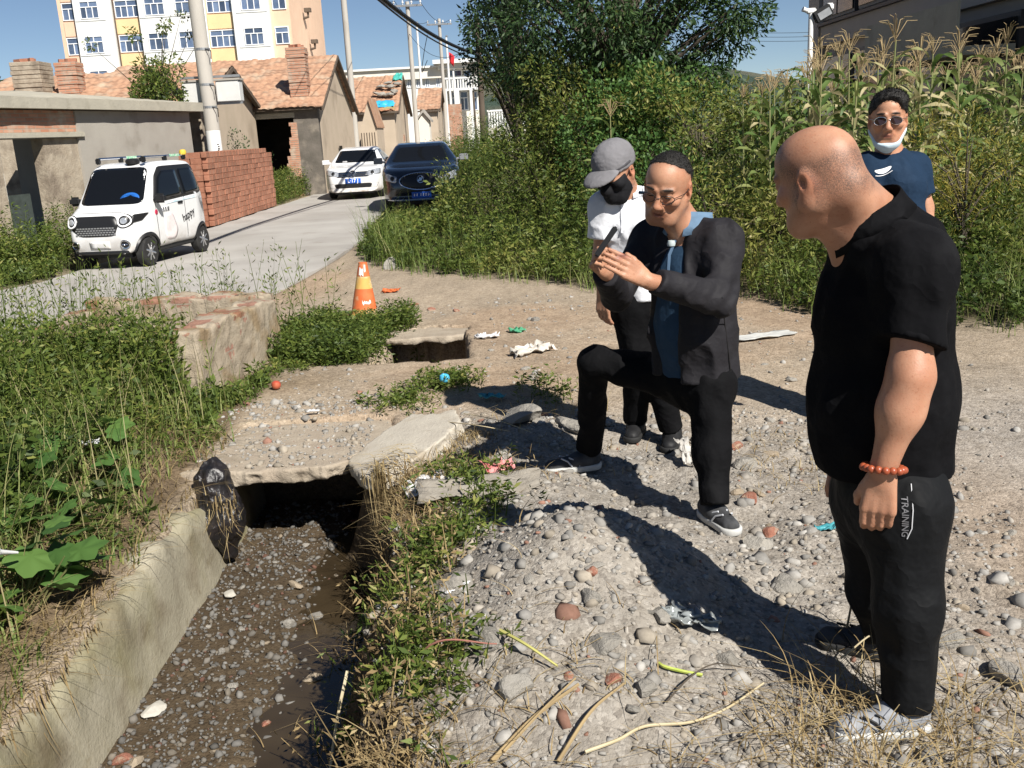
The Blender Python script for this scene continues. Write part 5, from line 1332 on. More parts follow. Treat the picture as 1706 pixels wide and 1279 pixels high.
def disc_wrap(per, name, pts, O, right, up, bvh, mt, parent, off=.002):
    me = bpy.data.meshes.new(name); P = np.array(pts, float); n = len(P); c = P.mean(0); vs = [(c[0], c[1], 0)]; fs = []
    for k in (.5, 1): vs += [(c[0] + (p[0] - c[0]) * k, c[1] + (p[1] - c[1]) * k, 0) for p in P]
    for i in range(n): fs += [(0, 1 + i, 1 + (i + 1) % n), (1 + i, 1 + n + i, 1 + n + (i + 1) % n, 1 + (i + 1) % n)]
    me.from_pydata(vs, [], fs); wrap_mesh(per, me, O, right, up, bvh, mt, parent, off); return link(name, me, parent)
def ring_collar(sd, c, ax, r, rt, flat, k=.006):
    """band around the neck"""
    ax = nrm(ax); a = nrm(np.cross(ax, (0.3, 1, .2))); b = np.cross(ax, a); pts = [np.array(c) + r * (a * math.cos(t) + b * math.sin(t)) for t in np.linspace(0, 2 * PI, 17)]
    for i in range(16): sd.cone(pts[i], pts[i + 1], rt, rt, k)
def collar_band(per, c, axis, fwd, r, h, m, parent, gap=.45, name='collar', flare=1.16, drop=.85):
    """turned-down shirt collar, open at the front"""
    ax = nrm(axis); fw = np.array(fwd, float); fw = nrm(fw - ax * (fw @ ax)); sd = np.cross(ax, fw); V = []; F = []; n = 28
    for i in range(n + 1):
        a = gap + (2 * PI - 2 * gap) * i / n; d = fw * math.cos(a) + sd * math.sin(a); e = max(0, math.cos(a)); wv = .0025 * math.sin(a * 5)
        dn = drop + .55 * e ** 3
        for rr, hh in ((r * .97, -.012), (r * .965, h * .75), (r * .985, h), (r * 1.02, h * .98), (r * (1.06 + .10 * e) + wv, h * (1 - dn * .55)), (r * flare * (1 + .10 * e) + wv, h * (1 - dn) - .004), (r * (flare - .05) * (1 + .08 * e), h * (1 - dn) - .002), (r * 1.03, h * .80)): V.append(np.array(c) + d * rr + ax * hh)
    for i in range(n):
        for k in range(7): b = i * 8 + k; F.append((b, b + 8, b + 9, b + 1))
    return link(name, npmesh(name, np.array(V) - per.L, np.array(F), m, True), parent)
def leg(sd, hip, knee, ank, r, k=.05, hem=True, boot=None):
    sd.cone(hip, knee, r[0], r[1], k); sd.cone(knee, ank, r[1] * 1.0, r[2], k)
    if hem: d = nrm(np.array(ank) - knee); sleeve_cut(sd, ank, d, .2)

m_blackpolo = cloth('black_polo_cotton', (.006, .006, .007), .92, .3, .07); m_blacktrou = cloth('black_track_trousers', (.006, .0065, .0075), .7, .12, .14)
m_jacket = cloth('charcoal_jacket', (.017, .016, .019), .72, .15, .2); m_darktrou = cloth('black_trousers', (.006, .006, .0068), .85, .15, .08)
m_navy = cloth('navy_shirt', (.010, .026, .055), .85, .3, .15); m_bluepolo = cloth('steel_blue_polo', (.025, .055, .10), .8, .3, .15); m_bluecol = cloth('faded_blue_collar', (.13, .21, .31), .8)
m_whitepolo = cloth('white_polo', (.72, .73, .77), .8, .25, .2)
m_shoe1 = mat('grey_trainer', (.06, .062, .066), (.03, .03, .032), scale=20, rough=.75); m_solegrey = mat('pale_sole', (.52, .52, .50), (.42, .42, .40), scale=10, rough=.6)
m_shoew = mat('silver_trim', (.50, .51, .53), rough=.5); m_shoel = mat('light_trainer', (.30, .31, .33), (.20, .21, .225), scale=25, rough=.7)
m_shoeb = mat('black_trainer', (.014, .014, .015), rough=.6); m_soleb = mat('black_sole', (.02, .02, .02), rough=.7)
UP = np.array((0, 0, 1.0))

# ------------------------------------------------ A: bald man in black polo, right foreground
def person_a():
    f = nrm((-1, .12, 0)); gyA = gy
    foot_n = np.array([1.06, 2.40, h1(1.06, 2.40)]); foot_f = np.array([1.12, 2.72, h1(1.12, 2.72)])
    per = Person('bald man in black polo and track trousers wearing a bead bracelet, back turned', (1.02, 2.58, min(foot_n[2], foot_f[2])))
    pel = gyA(1478, 815, 2.58); bel = gyA(1472, 660, 2.56); che = gyA(1470, 520, 2.57); up_ = gyA(1478, 415, 2.58); nk = gyA(1446, 362, 2.56); hc = gyA(1362, 297, 2.54)
    shL = gyA(1524, 440, 2.40); shR = gyA(1450, 425, 2.78); elL = gyA(1517, 628, 2.33); wrL = gyA(1471, 782, 2.34)
    elR = gyA(1420, 640, 2.86); wrR = gyA(1400, 760, 2.82)
    hd = Head(hc, (-.66, .70, -.28), (-.26, .12, .95), 1.06)
    # body: one continuous skin surface
    lo, hi = bbox([hc, shL, shR, elL, wrL, elR, wrR, pel], .20); lo[2] = wrL[2] - .26
    s = SDF(lo, hi, .0056)
    hd.build(s, fat=.012)
    s.cone(hd.w((0, -.042, -.030)), nk + UP * -.03, .070, .080, .045); s.cone(hd.w((0, .01, -.085)), nk + f * .03 - UP * .05, .050, .065, .03)
    s.cone(hd.w((0, -.075, -.050)), nk - f * .02, .045, .062, .04)
    s.cone(nk - UP * .05, che, .09, .13, .05); s.cone(che, bel, .13, .12, .05)
    s.cone(nk - UP * .06, shL, .06, .055, .05); s.cone(nk - UP * .06, shR, .06, .055, .05)
    s.cone(shL, elL, .055, .049, .05); s.cone(elL, elL * .65 + wrL * .35, .049, .0505, .05); s.cone(elL * .65 + wrL * .35, wrL, .0505, .032, .05)
    s.cone(shR, elR, .055, .047, .03); s.cone(elR, wrR, .045, .030, .03)
    hand(s, wrL + UP * -.012, (-.10, -.03, -1), (.42, .88, 0), -1, 1.12, (22, 34, 28), .08)
    hand(s, wrR + UP * -.012, (-.10, .03, -1), (.4, -.9, 0), 1, 1.05, (22, 34, 28))
    def stub(p):
        side = sstep(.07, .03, p[:, 2]) * sstep(-.09, -.04, p[:, 2]) * sstep(.06, .02, p[:, 1]) * .70
        top = sstep(.15, .02, np.hypot(p[:, 0], p[:, 1] + .02)) * 0
        fr = sstep(.0, .06, p[:, 1]) * sstep(.0, .05, p[:, 2]) * sstep(.125, .09, p[:, 2]) * .6
        n = .8 + .3 * vn3(p[:, 0] * 60, p[:, 1] * 60, p[:, 2] * 60, 3)
        return np.clip((side + fr + top) * n, 0, 1) * (np.abs(p[:, 0]) < .0845)
    per.add('body', s, m_skin, col=lambda V: hd.paint(V, SKIN * np.array([1.0, .97, .96])), tint=lambda V: stub(hd.loc(V)))
    # polo shirt
    lo, hi = bbox([nk, shL, shR, elL, elR, pel], .24); lo[2] = pel[2] - .12
    s = SDF(lo, hi, .0078); lat = np.cross(UP, f)
    s.cone(up_ - UP * .03, che, .150, .172, .05, (f, .95)); s.cone(che, bel, .172, .180, .06, (lat, .95)); s.cone(bel, pel - UP * .05, .180, .178, .06, (lat, .95)); s.cone(bel + f * .025, bel + f * .03 - UP * .1, .160, .155, .05)
    s.cone(shL, shR, .075, .075, .06); s.cone(nk - UP * .045, up_, .085, .13, .06)
    s.cone(nk - UP * .04, shL, .065, .08, .05); s.cone(nk - UP * .04, shR, .065, .08, .05)
    eL = shL * .30 + elL * .70; eR = shR * .32 + elR * .68
    s.cone(shL, shL * .8 + eL * .2, .084, .084, .05); s.cone(shR, shR * .8 + eR * .2, .08, .08, .05)
    s.fold(folds(.010, 9, 21)); s.fold(lambda x, y, z: .006 * np.sin((z * 1.2 + x * .9 - y * .4) * 55 + 3 * vn3(x * 6, y * 6, z * 6, 5)) * sstep(.16, .05, np.hypot(x - shL[0], z - (shL[2] - .16))))
    sleeves(s, [(shL, eL, .084, .083, nrm(eL - shL) + np.array((-.25, 0, 0))), (shR, eR, .080, .079, nrm(eR - shR))], .05, folds(.008, 11, 23))
    hem = gyA(1465, 795, 2.5); s.half(hem - UP * .0, (.0, .0, -1), .008, lo, np.array([hi[0], hi[1], hem[2] + .1]))
    per.add('polo_shirt', s, m_blackpolo); shirt = bpy.context.scene.objects[-1] if False else per.root.children[-1]
    for e0, sh, r in ((eL, shL, .083), (eR, shR, .079)):   # ribbed cuff
        d = nrm(nrm(e0 - sh) + np.array((-.25, 0, 0)) * (1 if sh is shL else 0)); q = SDF(e0 - .14, e0 + .14, .006); ring_collar(q, e0 - d * .010, d, r - .008, .0085, 1); per.add('sleeve_cuff', q, m_blackpolo, shirt)
    cax = nrm(nrm(hd.C - nk) + UP * .9); collar_band(per, nk - UP * .012 - f * .004, cax, f, .103, .052, m_blackpolo, shirt, drop=1.1)
    # trousers
    hipN = gyA(1502, 840, 2.47); hipF = gyA(1455, 830, 2.66); knN = gyA(1512, 1010, 2.43); knF = gyA(1462, 985, 2.72); anN = foot_n + np.array((.02, 0, .085)); anF = foot_f + np.array((.02, 0, .085))
    s = SDF(*bbox([pel + UP * .1, hipN, hipF, knN, knF, anN, anF], .18), .0085)
    s.cone(pel + UP * .08, pel - UP * .04, .150, .140, .05, (lat, .95)); s.cone(hipN, hipF, .115, .115, .05)
    leg(s, hipN, knN, anN, (.118, .086, .068)); leg(s, hipF, knF, anF, (.112, .080, .066))
    s.fold(folds(.010, 8, 31, (1, 1, .28)))
    per.add('trousers', s, m_blacktrou); tr = per.root.children[-1]; bv = bvh_of(*per.last)
    text_wrap(per, 'TRAINING', gyA(1503, 855, 2.38), -UP + np.array((.02, 0, 0)), np.array((1.0, -.15, 0)), .023, bv, mat('print_white', (.16, .16, .17), rough=.6), tr)
    b = MB()
    for i, (px, py) in enumerate(((1518, 806), (1521, 850), (1519, 880), (1511, 897))):
        h = bv.ray_cast(Vector(CAMP), Vector(ray(px, py)).normalized()); b.v += []; 
        if h[0]: b.__dict__.setdefault('pts', []).append(np.array(h[0] + h[1] * .002))
    if len(getattr(b, 'pts', [])) > 1: per.mb('pocket_zip', MB().tube(b.pts, .0018, 5), m_shoew, tr)
    shoe(per, foot_n + np.array((.07, .0, 0)), foot_n + np.array((-.215, -.03, 0)), foot_n[2] + .004, m_shoel, m_solegrey, accent=m_shoeb)
    shoe(per, foot_f + np.array((.07, .0, 0)), foot_f + np.array((-.17, .12, 0)), foot_f[2] + .004, m_shoe1, m_soleb, accent=m_shoeb)
    # bead bracelet
    br = None; ax = nrm(wrL - elL); a = nrm(np.cross(ax, f)); b2 = np.cross(ax, a); me = None
    m_bead = mat('wooden_bead', (.36, .085, .035), (.28, .06, .025), scale=40, rough=.35, spec=.5)
    bmm = bmesh.new(); bmesh.ops.create_uvsphere(bmm, u_segments=12, v_segments=8, radius=.0105); me = bpy.data.meshes.new('bead'); bmm.to_mesh(me); bmm.free(); me.materials.append(m_bead)
    for p in me.polygons: p.use_smooth = True
    brc = thing('bead_bracelet', 'string of reddish-brown wooden beads on the bald man\'s wrist', 'bracelet', wrL)
    for i in range(17):
        t = 2 * PI * i / 17; link('bead', me, brc, .047 * (a * math.cos(t) + b2 * math.sin(t)) * (1.05 if i % 2 else 1.0) + ax * (-.004 + .012 * math.cos(t + .6)))
    return per
person_a()

# ------------------------------------------------ B: man with glasses in open jacket, one foot raised
def person_b():
    f = nrm((-.74, -.67, 0)); lat = np.cross(UP, f)   # his left
    fR = np.array([.33, 4.60, h1(.33, 4.60)]); fL = np.array([.84, 3.84, h1(.84, 3.84)])
    per = Person('man with glasses in an open charcoal jacket holding a phone, one foot stepped forward', (.6, 4.1, min(fR[2], fL[2])))
    pel = gy(1160, 615, 4.12); bel = gy(1152, 540, 4.08); che = gy(1150, 468, 4.08); nk = gy(1151, 378, 4.10); hc = gy(1112, 312, 4.00)
    shL = gy(1205, 402, 3.98); shR = gy(1085, 400, 4.26); elL = gy(1198, 497, 3.82); wrL = gy(1080, 468, 3.68); elR = gy(1028, 490, 4.16); wrR = gy(1008, 452, 3.86)
    hd = Head(hc, (-.50, -.84, -.34), (.10, -.20, .96), 1.13)
    lo, hi = bbox([hc, shL, shR, elL, wrL, elR, wrR, che, gy(975, 420, 3.8)], .16)
    s = SDF(lo, hi, .0049)
    hd.build(s, fat=.002); s.ell(hd.w((0, .097, -.067)), np.array((.017, .014, .0052)) * 1.1, hd.M, .003, 's')
    s.cone(hd.w((0, -.03, -.05)), nk - UP * .03, .058, .068, .04); s.cone(hd.w((0, .015, -.085)), nk + f * .02 - UP * .04, .046, .055, .04)
    s.cone(nk - UP * .04, che, .08, .12, .05); s.cone(nk - UP * .06, shL, .055, .05, .05); s.cone(nk - UP * .06, shR, .055, .05, .05)
    s.cone(shL, elL, .05, .045, .03); s.cone(elL, wrL, .044, .031, .03); s.cone(shR, elR, .05, .043, .03); s.cone(elR, wrR, .042, .029, .03)
    tipL = gy(1008, 424, 3.62); dL = nrm(tipL - wrL)
    hand(s, wrL + dL * .012, dL, (-.25, .92, -.25), -1, 1.08, (7, 9, 7), .02, 10)
    dR = nrm(gy(986, 428, 3.80) - wrR)
    hand(s, wrR, dR, (.62, -.75, .2), 1, 1.02, (50, 62, 40), .05, 35)
    hair = lambda p: np.clip(sstep(-.004, .030, (p[:, 2] - .052) * .75 - p[:, 1] * .66 - .002 + .006 * vn3(p[:, 0] * 40, p[:, 1] * 40, p[:, 2] * 40, 5)) * .9 * (.8 + .2 * vn3(p[:, 0] * 150, p[:, 1] * 150, p[:, 2] * 150, 3)), 0, 1) * (np.abs(p[:, 0]) < .083)
    per.add('body', s, m_skin, col=lambda V: hd.paint(V, SKIN * np.array([1.0, .98, .96]), beard=.25), tint=lambda V: np.clip(hair(hd.loc(V)) * 1.3, 0, 1))
    body = per.root.children[-1]
    q = hd.sdf(.0045); hd.build(q, .0022, ears=False, face=False)
    q.half(hd.w((0, .040, .108)), hd.M.T @ np.array((0, .72, -.70)), .003); q.fold(lambda x, y, z: 0.0012 * vn3(x * 150, y * 150, z * 150, 2) + .0025 * vn3(x * 60, y * 60, z * 60, 3))
    per.add('hair', q, m_hair); strands(per, hd, *per.last, 5200, .0055, m_hair, (0, .1, .5), 3)
    # eyes, glasses
    for qx in (-1, 1):
        per.mb('eye', MB().tube([hd.w((qx * .020, .0915, .0045)), hd.w((qx * .032, .0958, .0050)), hd.w((qx * .045, .0885, .0045))], [.0016, .0030, .0016], 6), m_hair, body)
        per.mb('eyebrow', MB().tube([hd.w((qx * .014, .1015, .0345)), hd.w((qx * .032, .0985, .0365)), hd.w((qx * .050, .0855, .0335))], [.0026, .0036, .0018], 6), m_hair, body)
        g = [hd.w((qx * .034 + .0245 * math.cos(t), .107 - .004 * abs(math.cos(t)) - .012 * max(0, qx * math.cos(t)), .002 + .0165 * math.sin(t))) for t in np.linspace(0, 2 * PI, 25)]
        gl = per.mb('glasses_rim', MB().tube(g, .0016, 6, cap=False), m_trim); 
        per.mb('temple_arm', MB().tube([hd.w((qx * .058, .094, .008)), hd.w((qx * .080, .05, .010)), hd.w((qx * .084, -.01, .012))], .0016, 6), m_trim, gl)
    per.mb('glasses_bridge', MB().tube([hd.w((-.010, .109, .006)), hd.w((0, .113, .009)), hd.w((.010, .109, .006))], .0016, 6), m_trim)
    # blue polo (front) under the jacket
    lo, hi = bbox([nk + UP * .03, che, pel, shL, shR], .22); s = SDF(lo, hi, .0085)
    s.cone(nk - UP * .05, che, .10, .155, .05, (f, .78)); s.cone(che, bel, .158, .165, .06, (f, .80)); s.cone(bel, pel - UP * .02, .165, .168, .06, (f, .80)); s.cone(nk - UP * .055, shL, .055, .06, .05); s.cone(nk - UP * .055, shR, .055, .06, .05)
    s.fold(folds(.005, 9, 41)); per.add('polo_shirt', s, m_bluepolo); polo = per.root.children[-1]
    cax = nrm(np.array((0.0, .0, 1)) - f * .12); collar_band(per, nk + UP * .008 - f * .002, cax, f, .084, .056, m_bluecol, polo, .36, flare=1.30, drop=1.35)
    per.mb('placket', MB().tube([nk + f * .108 - UP * .045, nk + f * .150 - UP * .10, nk + f * .158 - UP * .17], [.006, .008, .007], 6), mat('placket_blue', (.07, .12, .19), rough=.8), polo)
    # jacket: open front
    hemz = gy(1170, 635, 4.0)[2]
    lo, hi = bbox([nk, shL, shR, elL, wrL, elR, wrR, pel], .20); lo[2] = hemz - .06; s = SDF(lo, hi, .0072)
    s.cone(nk - UP * .07, che - f * .01, .125, .180, .06, (f, .80)); s.cone(che - f * .01, bel, .180, .190, .06, (f, .82)); s.cone(bel, pel - UP * .10, .190, .205, .06, (f, .84))
    s.cone(shL, shR, .072, .072, .06); s.cone(nk - UP * .05 - f * .02, shL, .07, .075, .05); s.cone(nk - UP * .05 - f * .02, shR, .07, .075, .05)
    # V-shaped opening on the chest
    cR = nk + f * .22 - UP * .02; 
    s.cone(nk + f * .14 + UP * .06, che + f * .185 - lat * .02, .07, .090, .02, op='s'); s.cone(che + f * .185 - lat * .02, bel + f * .20 - lat * .05, .090, .105, .02, op='s'); s.cone(bel + f * .20 - lat * .05, pel + f * .20 - lat * .07 - UP * .2, .105, .12, .02, op='s')
    s.cone(hd.w((0, -.03, -.04)), nk - UP * .02, .066, .078, .01, op='s')
    s.cone(shL, elL, .080, .068, .04); s.cone(elL, wrL - dL * .0, .070, .050, .04); s.cone(shR, elR, .078, .064, .04); s.cone(elR, wrR, .064, .050, .04)
    s.fold(folds(.011, 10, 51)); s.fold(lambda x, y, z: .006 * np.sin((x * 1.1 - z * .9) * 60 + 3 * vn3(x * 7, y * 7, z * 7, 8)) * sstep(.17, .04, np.sqrt((x - elL[0]) ** 2 + (y - elL[1]) ** 2 + (z - elL[2]) ** 2)))
    sleeve_cut(s, wrL - dL * .035, dL, .085); sleeve_cut(s, wrR - dR * .03, nrm(wrR - elR), .075)
    s.half((0, 0, hemz), -UP, .006, lo, (hi[0], hi[1], hemz + .08))
    per.add('jacket', s, m_jacket); jk = per.root.children[-1]; bj = bvh_of(*per.last)
    q = SDF(nk - .2, nk + .2, .006)     # folded hood / stand collar
    q.cone(nk - f * .105 - UP * .03, nk + lat * .115 - UP * .05, .030, .028, .02); q.cone(nk + lat * .115 - UP * .05, nk + f * .10 + lat * .105 - UP * .13, .028, .014, .02); q.cone(nk - f * .105 - UP * .03, nk - lat * .11 - UP * .05, .030, .026, .02); q.cone(nk - lat * .11 - UP * .05, nk + f * .08 - lat * .10 - UP * .13, .026, .014, .02)
    per.add('jacket_collar', q, m_jacket, jk)
    per.mb('zip_seam', MB().tube([np.array(h[0] + h[1] * .002) for h in [bj.ray_cast(Vector(CAMP), Vector(ray(px, py)).normalized()) for px, py in ((1203, 495), (1207, 540), (1213, 585), (1217, 622))] if h[0]], .0025, 5), m_trim, jk)
    # lavalier microphone, phone
    mp = nk + f * .128 + lat * -.005 - UP * .055
    per.mb('clip_microphone', MB().lathe([(.002, -.012), (.016, -.010), (.018, 0), (.014, .012), (.002, .014)], mp, 14), mat('grey_foam', (.42, .48, .48), rough=.7), polo)
    ph = gy(1010, 402, 3.74); pd = nrm(gy(1022, 386, 3.74) - gy(1000, 418, 3.74)); 
    zx = pd; zy = nrm(np.cross(zx, ray(1010, 402))); zz = np.cross(zx, zy); Mx = Matrix((tuple(zx), tuple(zy), tuple(zz))).transposed()
    t = thing('mobile_phone', 'dark mobile phone held upright in the jacketed man\'s hand', 'phone', ph)
    MB().box((0, 0, 0), (.135, .022, .060), m=Mx).build('case', m_trim, t, bevel=.005); MB().box(tuple(zy * .0), (.012, .0235, .012), m=Mx).build('camera_lens', m_chrome, t, loc=tuple(zx * .05))
    # trousers
    hipR = gy(1122, 628, 4.22); hipL = gy(1182, 635, 4.03); knR = gy(992, 604, 4.36); knL = gy(1186, 752, 3.93); anR = fR + np.array((.045, .02, .115)); anL = fL + np.array((0, .0, .10))
    s = SDF(*bbox([pel + UP * .08, hipR, hipL, knR, knL, anR, anL], .17), .0080)
    s.cone(pel + UP * .06, pel - UP * .05, .150, .150, .05, (f, .85)); s.cone(hipL, hipR, .105, .105, .05)
    leg(s, hipR, knR, anR, (.105, .070, .064)); leg(s, hipL, knL, anL, (.104, .074, .056))
    s.fold(folds(.010, 9, 61, (1, 1, .45))); per.add('trousers', s, m_darktrou)
    bk = gy(1040, 490, 4.0)
    toeR = fR + np.array((-.20, -.02, 0)); s2 = SDF(anR - .11, anR + .11, .006); s2.cone(anR + UP * .04, anR - UP * .07, .042, .042, .01); per.add('sock', s2, mat('grey_sock', (.10, .10, .105), rough=.9))
    shoe(per, fR + np.array((.09, .03, 0)), toeR, fR[2] + .004, m_shoe1, m_solegrey, h=.08, accent=m_shoew)
    shoe(per, fL + np.array((-.02, .12, 0)), fL + np.array((.06, -.145, 0)), fL[2] + .004, m_shoe1, m_solegrey, accent=m_shoew)
person_b()

# ------------------------------------------------ C: masked man in white polo and grey cap
def person_c():
    f = nrm((-.45, -.89, 0)); lat = np.cross(UP, f)
    fR = np.array([.68, 5.16, h1(.68, 5.16)]); fL = np.array([.86, 5.02, h1(.86, 5.02)])
    per = Person('man in white polo and grey cap with a black face mask, looking down', (.77, 5.08, min(fR[2], fL[2])))
    pel = gy(1066, 490, 5.06); bel = gy(1056, 430, 5.04); che = gy(1048, 375, 5.02); nk = gy(1052, 328, 5.02); hc = gy(1026, 286, 4.90)
    shR = gy(1006, 345, 4.98); shL = gy(1096, 348, 5.10); elR = gy(1003, 425, 4.98); wrR = gy(1004, 482, 4.92); elL = gy(1110, 430, 5.12); wrL = gy(1100, 490, 5.0)
    hd = Head(hc, (-.58, -.66, -.48), (-.28, -.30, .91), 1.10)
    lo, hi = bbox([hc, shL, shR, elL, wrL, elR, wrR, gy(1004, 522, 4.92)], .15); s = SDF(lo, hi, .0062)
    hd.build(s); s.cone(hd.w((0, -.03, -.05)), nk - UP * .03, .055, .065, .04); s.cone(nk - UP * .04, che, .08, .12, .05); s.cone(nk - UP * .06, shL, .055, .05, .05); s.cone(nk - UP * .06, shR, .055, .05, .05)
    s.cone(shL, elL, .05, .045, .03); s.cone(elL, wrL, .044, .031, .03); s.cone(shR, elR, .05, .045, .03); s.cone(elR, wrR, .044, .031, .03)
    hand(s, wrR - UP * .01, (-.02, -.05, -1), (.6, .6, 0), 1, 1.08, (18, 24, 18)); hand(s, wrL - UP * .01, (.02, -.1, -1), (-.7, .3, 0), -1, 1.05)
    per.add('body', s, m_skin, col=lambda V: hd.paint(V, SKIN, hair=lambda p: sstep(.02, -.02, p[:, 1]) * sstep(-.06, -.02, p[:, 2]) * .8 * (np.abs(p[:, 0]) < .082), hair_c=(.03, .026, .024)))
    body = per.root.children[-1]
    q = hd.sdf(.0045); hd.build(q, .0055, ears=False); q.cone(hd.w((0, .112, -.03)), hd.w((0, .095, -.085)), .018, .022, .03)   # mask
    q.half(hd.w((0, .10, .002)), hd.M.T @ np.array((0, .15, 1)), .004); q.half(hd.w((0, .028, 0)), hd.M.T @ np.array((0, -1, .2)), .004); q.half(hd.w((0, .0, -.128)), hd.M.T @ np.array((0, 0, -1)), .004)
    mk = per.add('face_mask', q, cloth('black_mask', (.012, .012, .014), .8))
    for qx in (-1, 1): per.mb('ear_loop', MB().tube([hd.w((qx * .068, .04, -.02)), hd.w((qx * .083, .005, .012)), hd.w((qx * .086, -.025, .0))], .0018, 5), m_trim, mk)
    m_cap = cloth('grey_cap', (.19, .185, .195), .85, .3)
    q = SDF(hc - .22, hc + .22, .005); hd.build(q, .012, ears=False, face=False); q.ell(hd.w((0, -.008, .070)), np.array((.090, .108, .078)) * 1.10, hd.M, .02)
    q.half(hd.w((0, .09, .036)), hd.M.T @ np.array((0, .12, -1)), .004); q.fold(lambda x, y, z: .0035 * np.abs(vn3(x * 30, y * 30, z * 55, 5)))
    cp = per.add('cap', q, m_cap)
    q = SDF(hc - .26, hc + .26, .005); q.ell(hd.w((0, .105, .040)), np.array((.080, .095, .030)) * 1.10, hd.M, .01); q.ell(hd.w((0, .10, .020)), np.array((.09, .11, .034)) * 1.1, hd.M, .004, 's'); q.half(hd.w((0, .06, .0)), hd.M.T @ np.array((0, -1, 0)), .004); per.add('brim', q, m_cap, cp)
    per.mb('cap_strap', MB().tube([hd.w((.093 * math.sin(a), -.012 + .112 * math.cos(a), .052)) for a in np.linspace(-1.5, 1.5, 15)], .006, 6), cloth('dark_cap_band', (.07, .068, .075)), cp)
    lo, hi = bbox([nk + UP * .03, shL, shR, elL, elR, pel], .20); s = SDF(lo, hi, .0075); hemz = pel[2] - .02
    s.cone(nk - UP * .06, che, .11, .158, .05, (f, .80)); s.cone(che, bel, .160, .165, .06, (f, .82)); s.cone(bel, pel - UP * .05, .165, .160, .06, (f, .82)); s.cone(shL, shR, .066, .066, .06); s.cone(nk - UP * .05, shL, .06, .066, .05); s.cone(nk - UP * .05, shR, .06, .066, .05)
    eR = shR * .35 + elR * .65; eL = shL * .35 + elL * .65; s.fold(folds(.013, 9, 71, (1, 1, .5))); sleeves(s, [(shR, eR, .076, .086, nrm(eR - shR)), (shL, eL, .076, .084, nrm(eL - shL))], .04, folds(.009, 11, 73)); s.half((0, 0, hemz), -UP, .006, lo, (hi[0], hi[1], hemz + .08))
    per.add('polo_shirt', s, m_whitepolo); sh = per.root.children[-1]; bv = bvh_of(*per.last)
    cax = nrm(UP - f * .2); co = collar_band(per, nk + UP * .004, cax, f, .080, .046, m_whitepolo, sh, .42, flare=1.2, drop=1.0); collar_band(per, nk + UP * .012, cax, f, .0955, .010, m_navy, co, .75, 'collar_stripe', 1.03, .5)
    O = gy(1062, 362, 4.7); r_ = nrm(lat - UP * .0); m_logo = mat('logo_navy', (.03, .04, .08), rough=.7)
    ring = [(.020 * math.cos(a), .024 * math.sin(a)) for a in np.linspace(0, 2 * PI, 25)]
    pts = []
    for a, b in ring:
        p = O + r_ * a + UP * b; h = bv.ray_cast(Vector(p - f * -.3), Vector(-f)); pts.append(np.array(h[0] + h[1] * .002) if h[0] else p)
    per.mb('chest_logo', MB().tube(pts, .0018, 5, cap=False), m_logo, sh); text_wrap(per, 'A', O, r_, UP, .034, bv, m_logo, sh)
    pts = [np.array(h[0] + h[1] * .001) for h in [bv.ray_cast(Vector(CAMP), Vector(ray(px, py)).normalized()) for px, py in ((1034, 336), (1035, 352), (1036, 372), (1036, 388))] if h[0]]
    if len(pts) > 1: per.mb('placket', MB().tube(pts, .006, 6), m_whitepolo, sh)
    hipR = gy(1048, 505, 5.03); hipL = gy(1088, 508, 5.10); knR = gy(1062, 610, 5.02); knL = gy(1098, 625, 5.0); anR = fR + np.array((0, 0, .09)); anL = fL + np.array((0, 0, .09))
    s = SDF(*bbox([pel + UP * .05, hipR, hipL, knR, knL, anR, anL], .16), .009); s.cone(pel + UP * .02, pel - UP * .06, .140, .140, .05, (f, .85)); s.cone(hipL, hipR, .10, .10, .05); leg(s, hipR, knR, anR, (.098, .078, .066)); leg(s, hipL, knL, anL, (.098, .078, .066)); s.fold(folds(.006, 10, 81, (1, 1, .5))); per.add('trousers', s, m_darktrou); tr = per.root.children[-1]
    bb_ = pel + f * .128 + UP * .01; per.mb('belt_buckle', MB().box(tuple(bb_), (.05, .02, .035), rz=math.atan2(f[1], f[0]) + PI / 2), m_chrome, tr, bevel=.004)
    for ft in (fR, fL): shoe(per, ft + np.array((.03, .09, 0)), ft + np.array((-.05, -.17, 0)), ft[2] + .004, m_shoeb, m_soleb)
person_c()

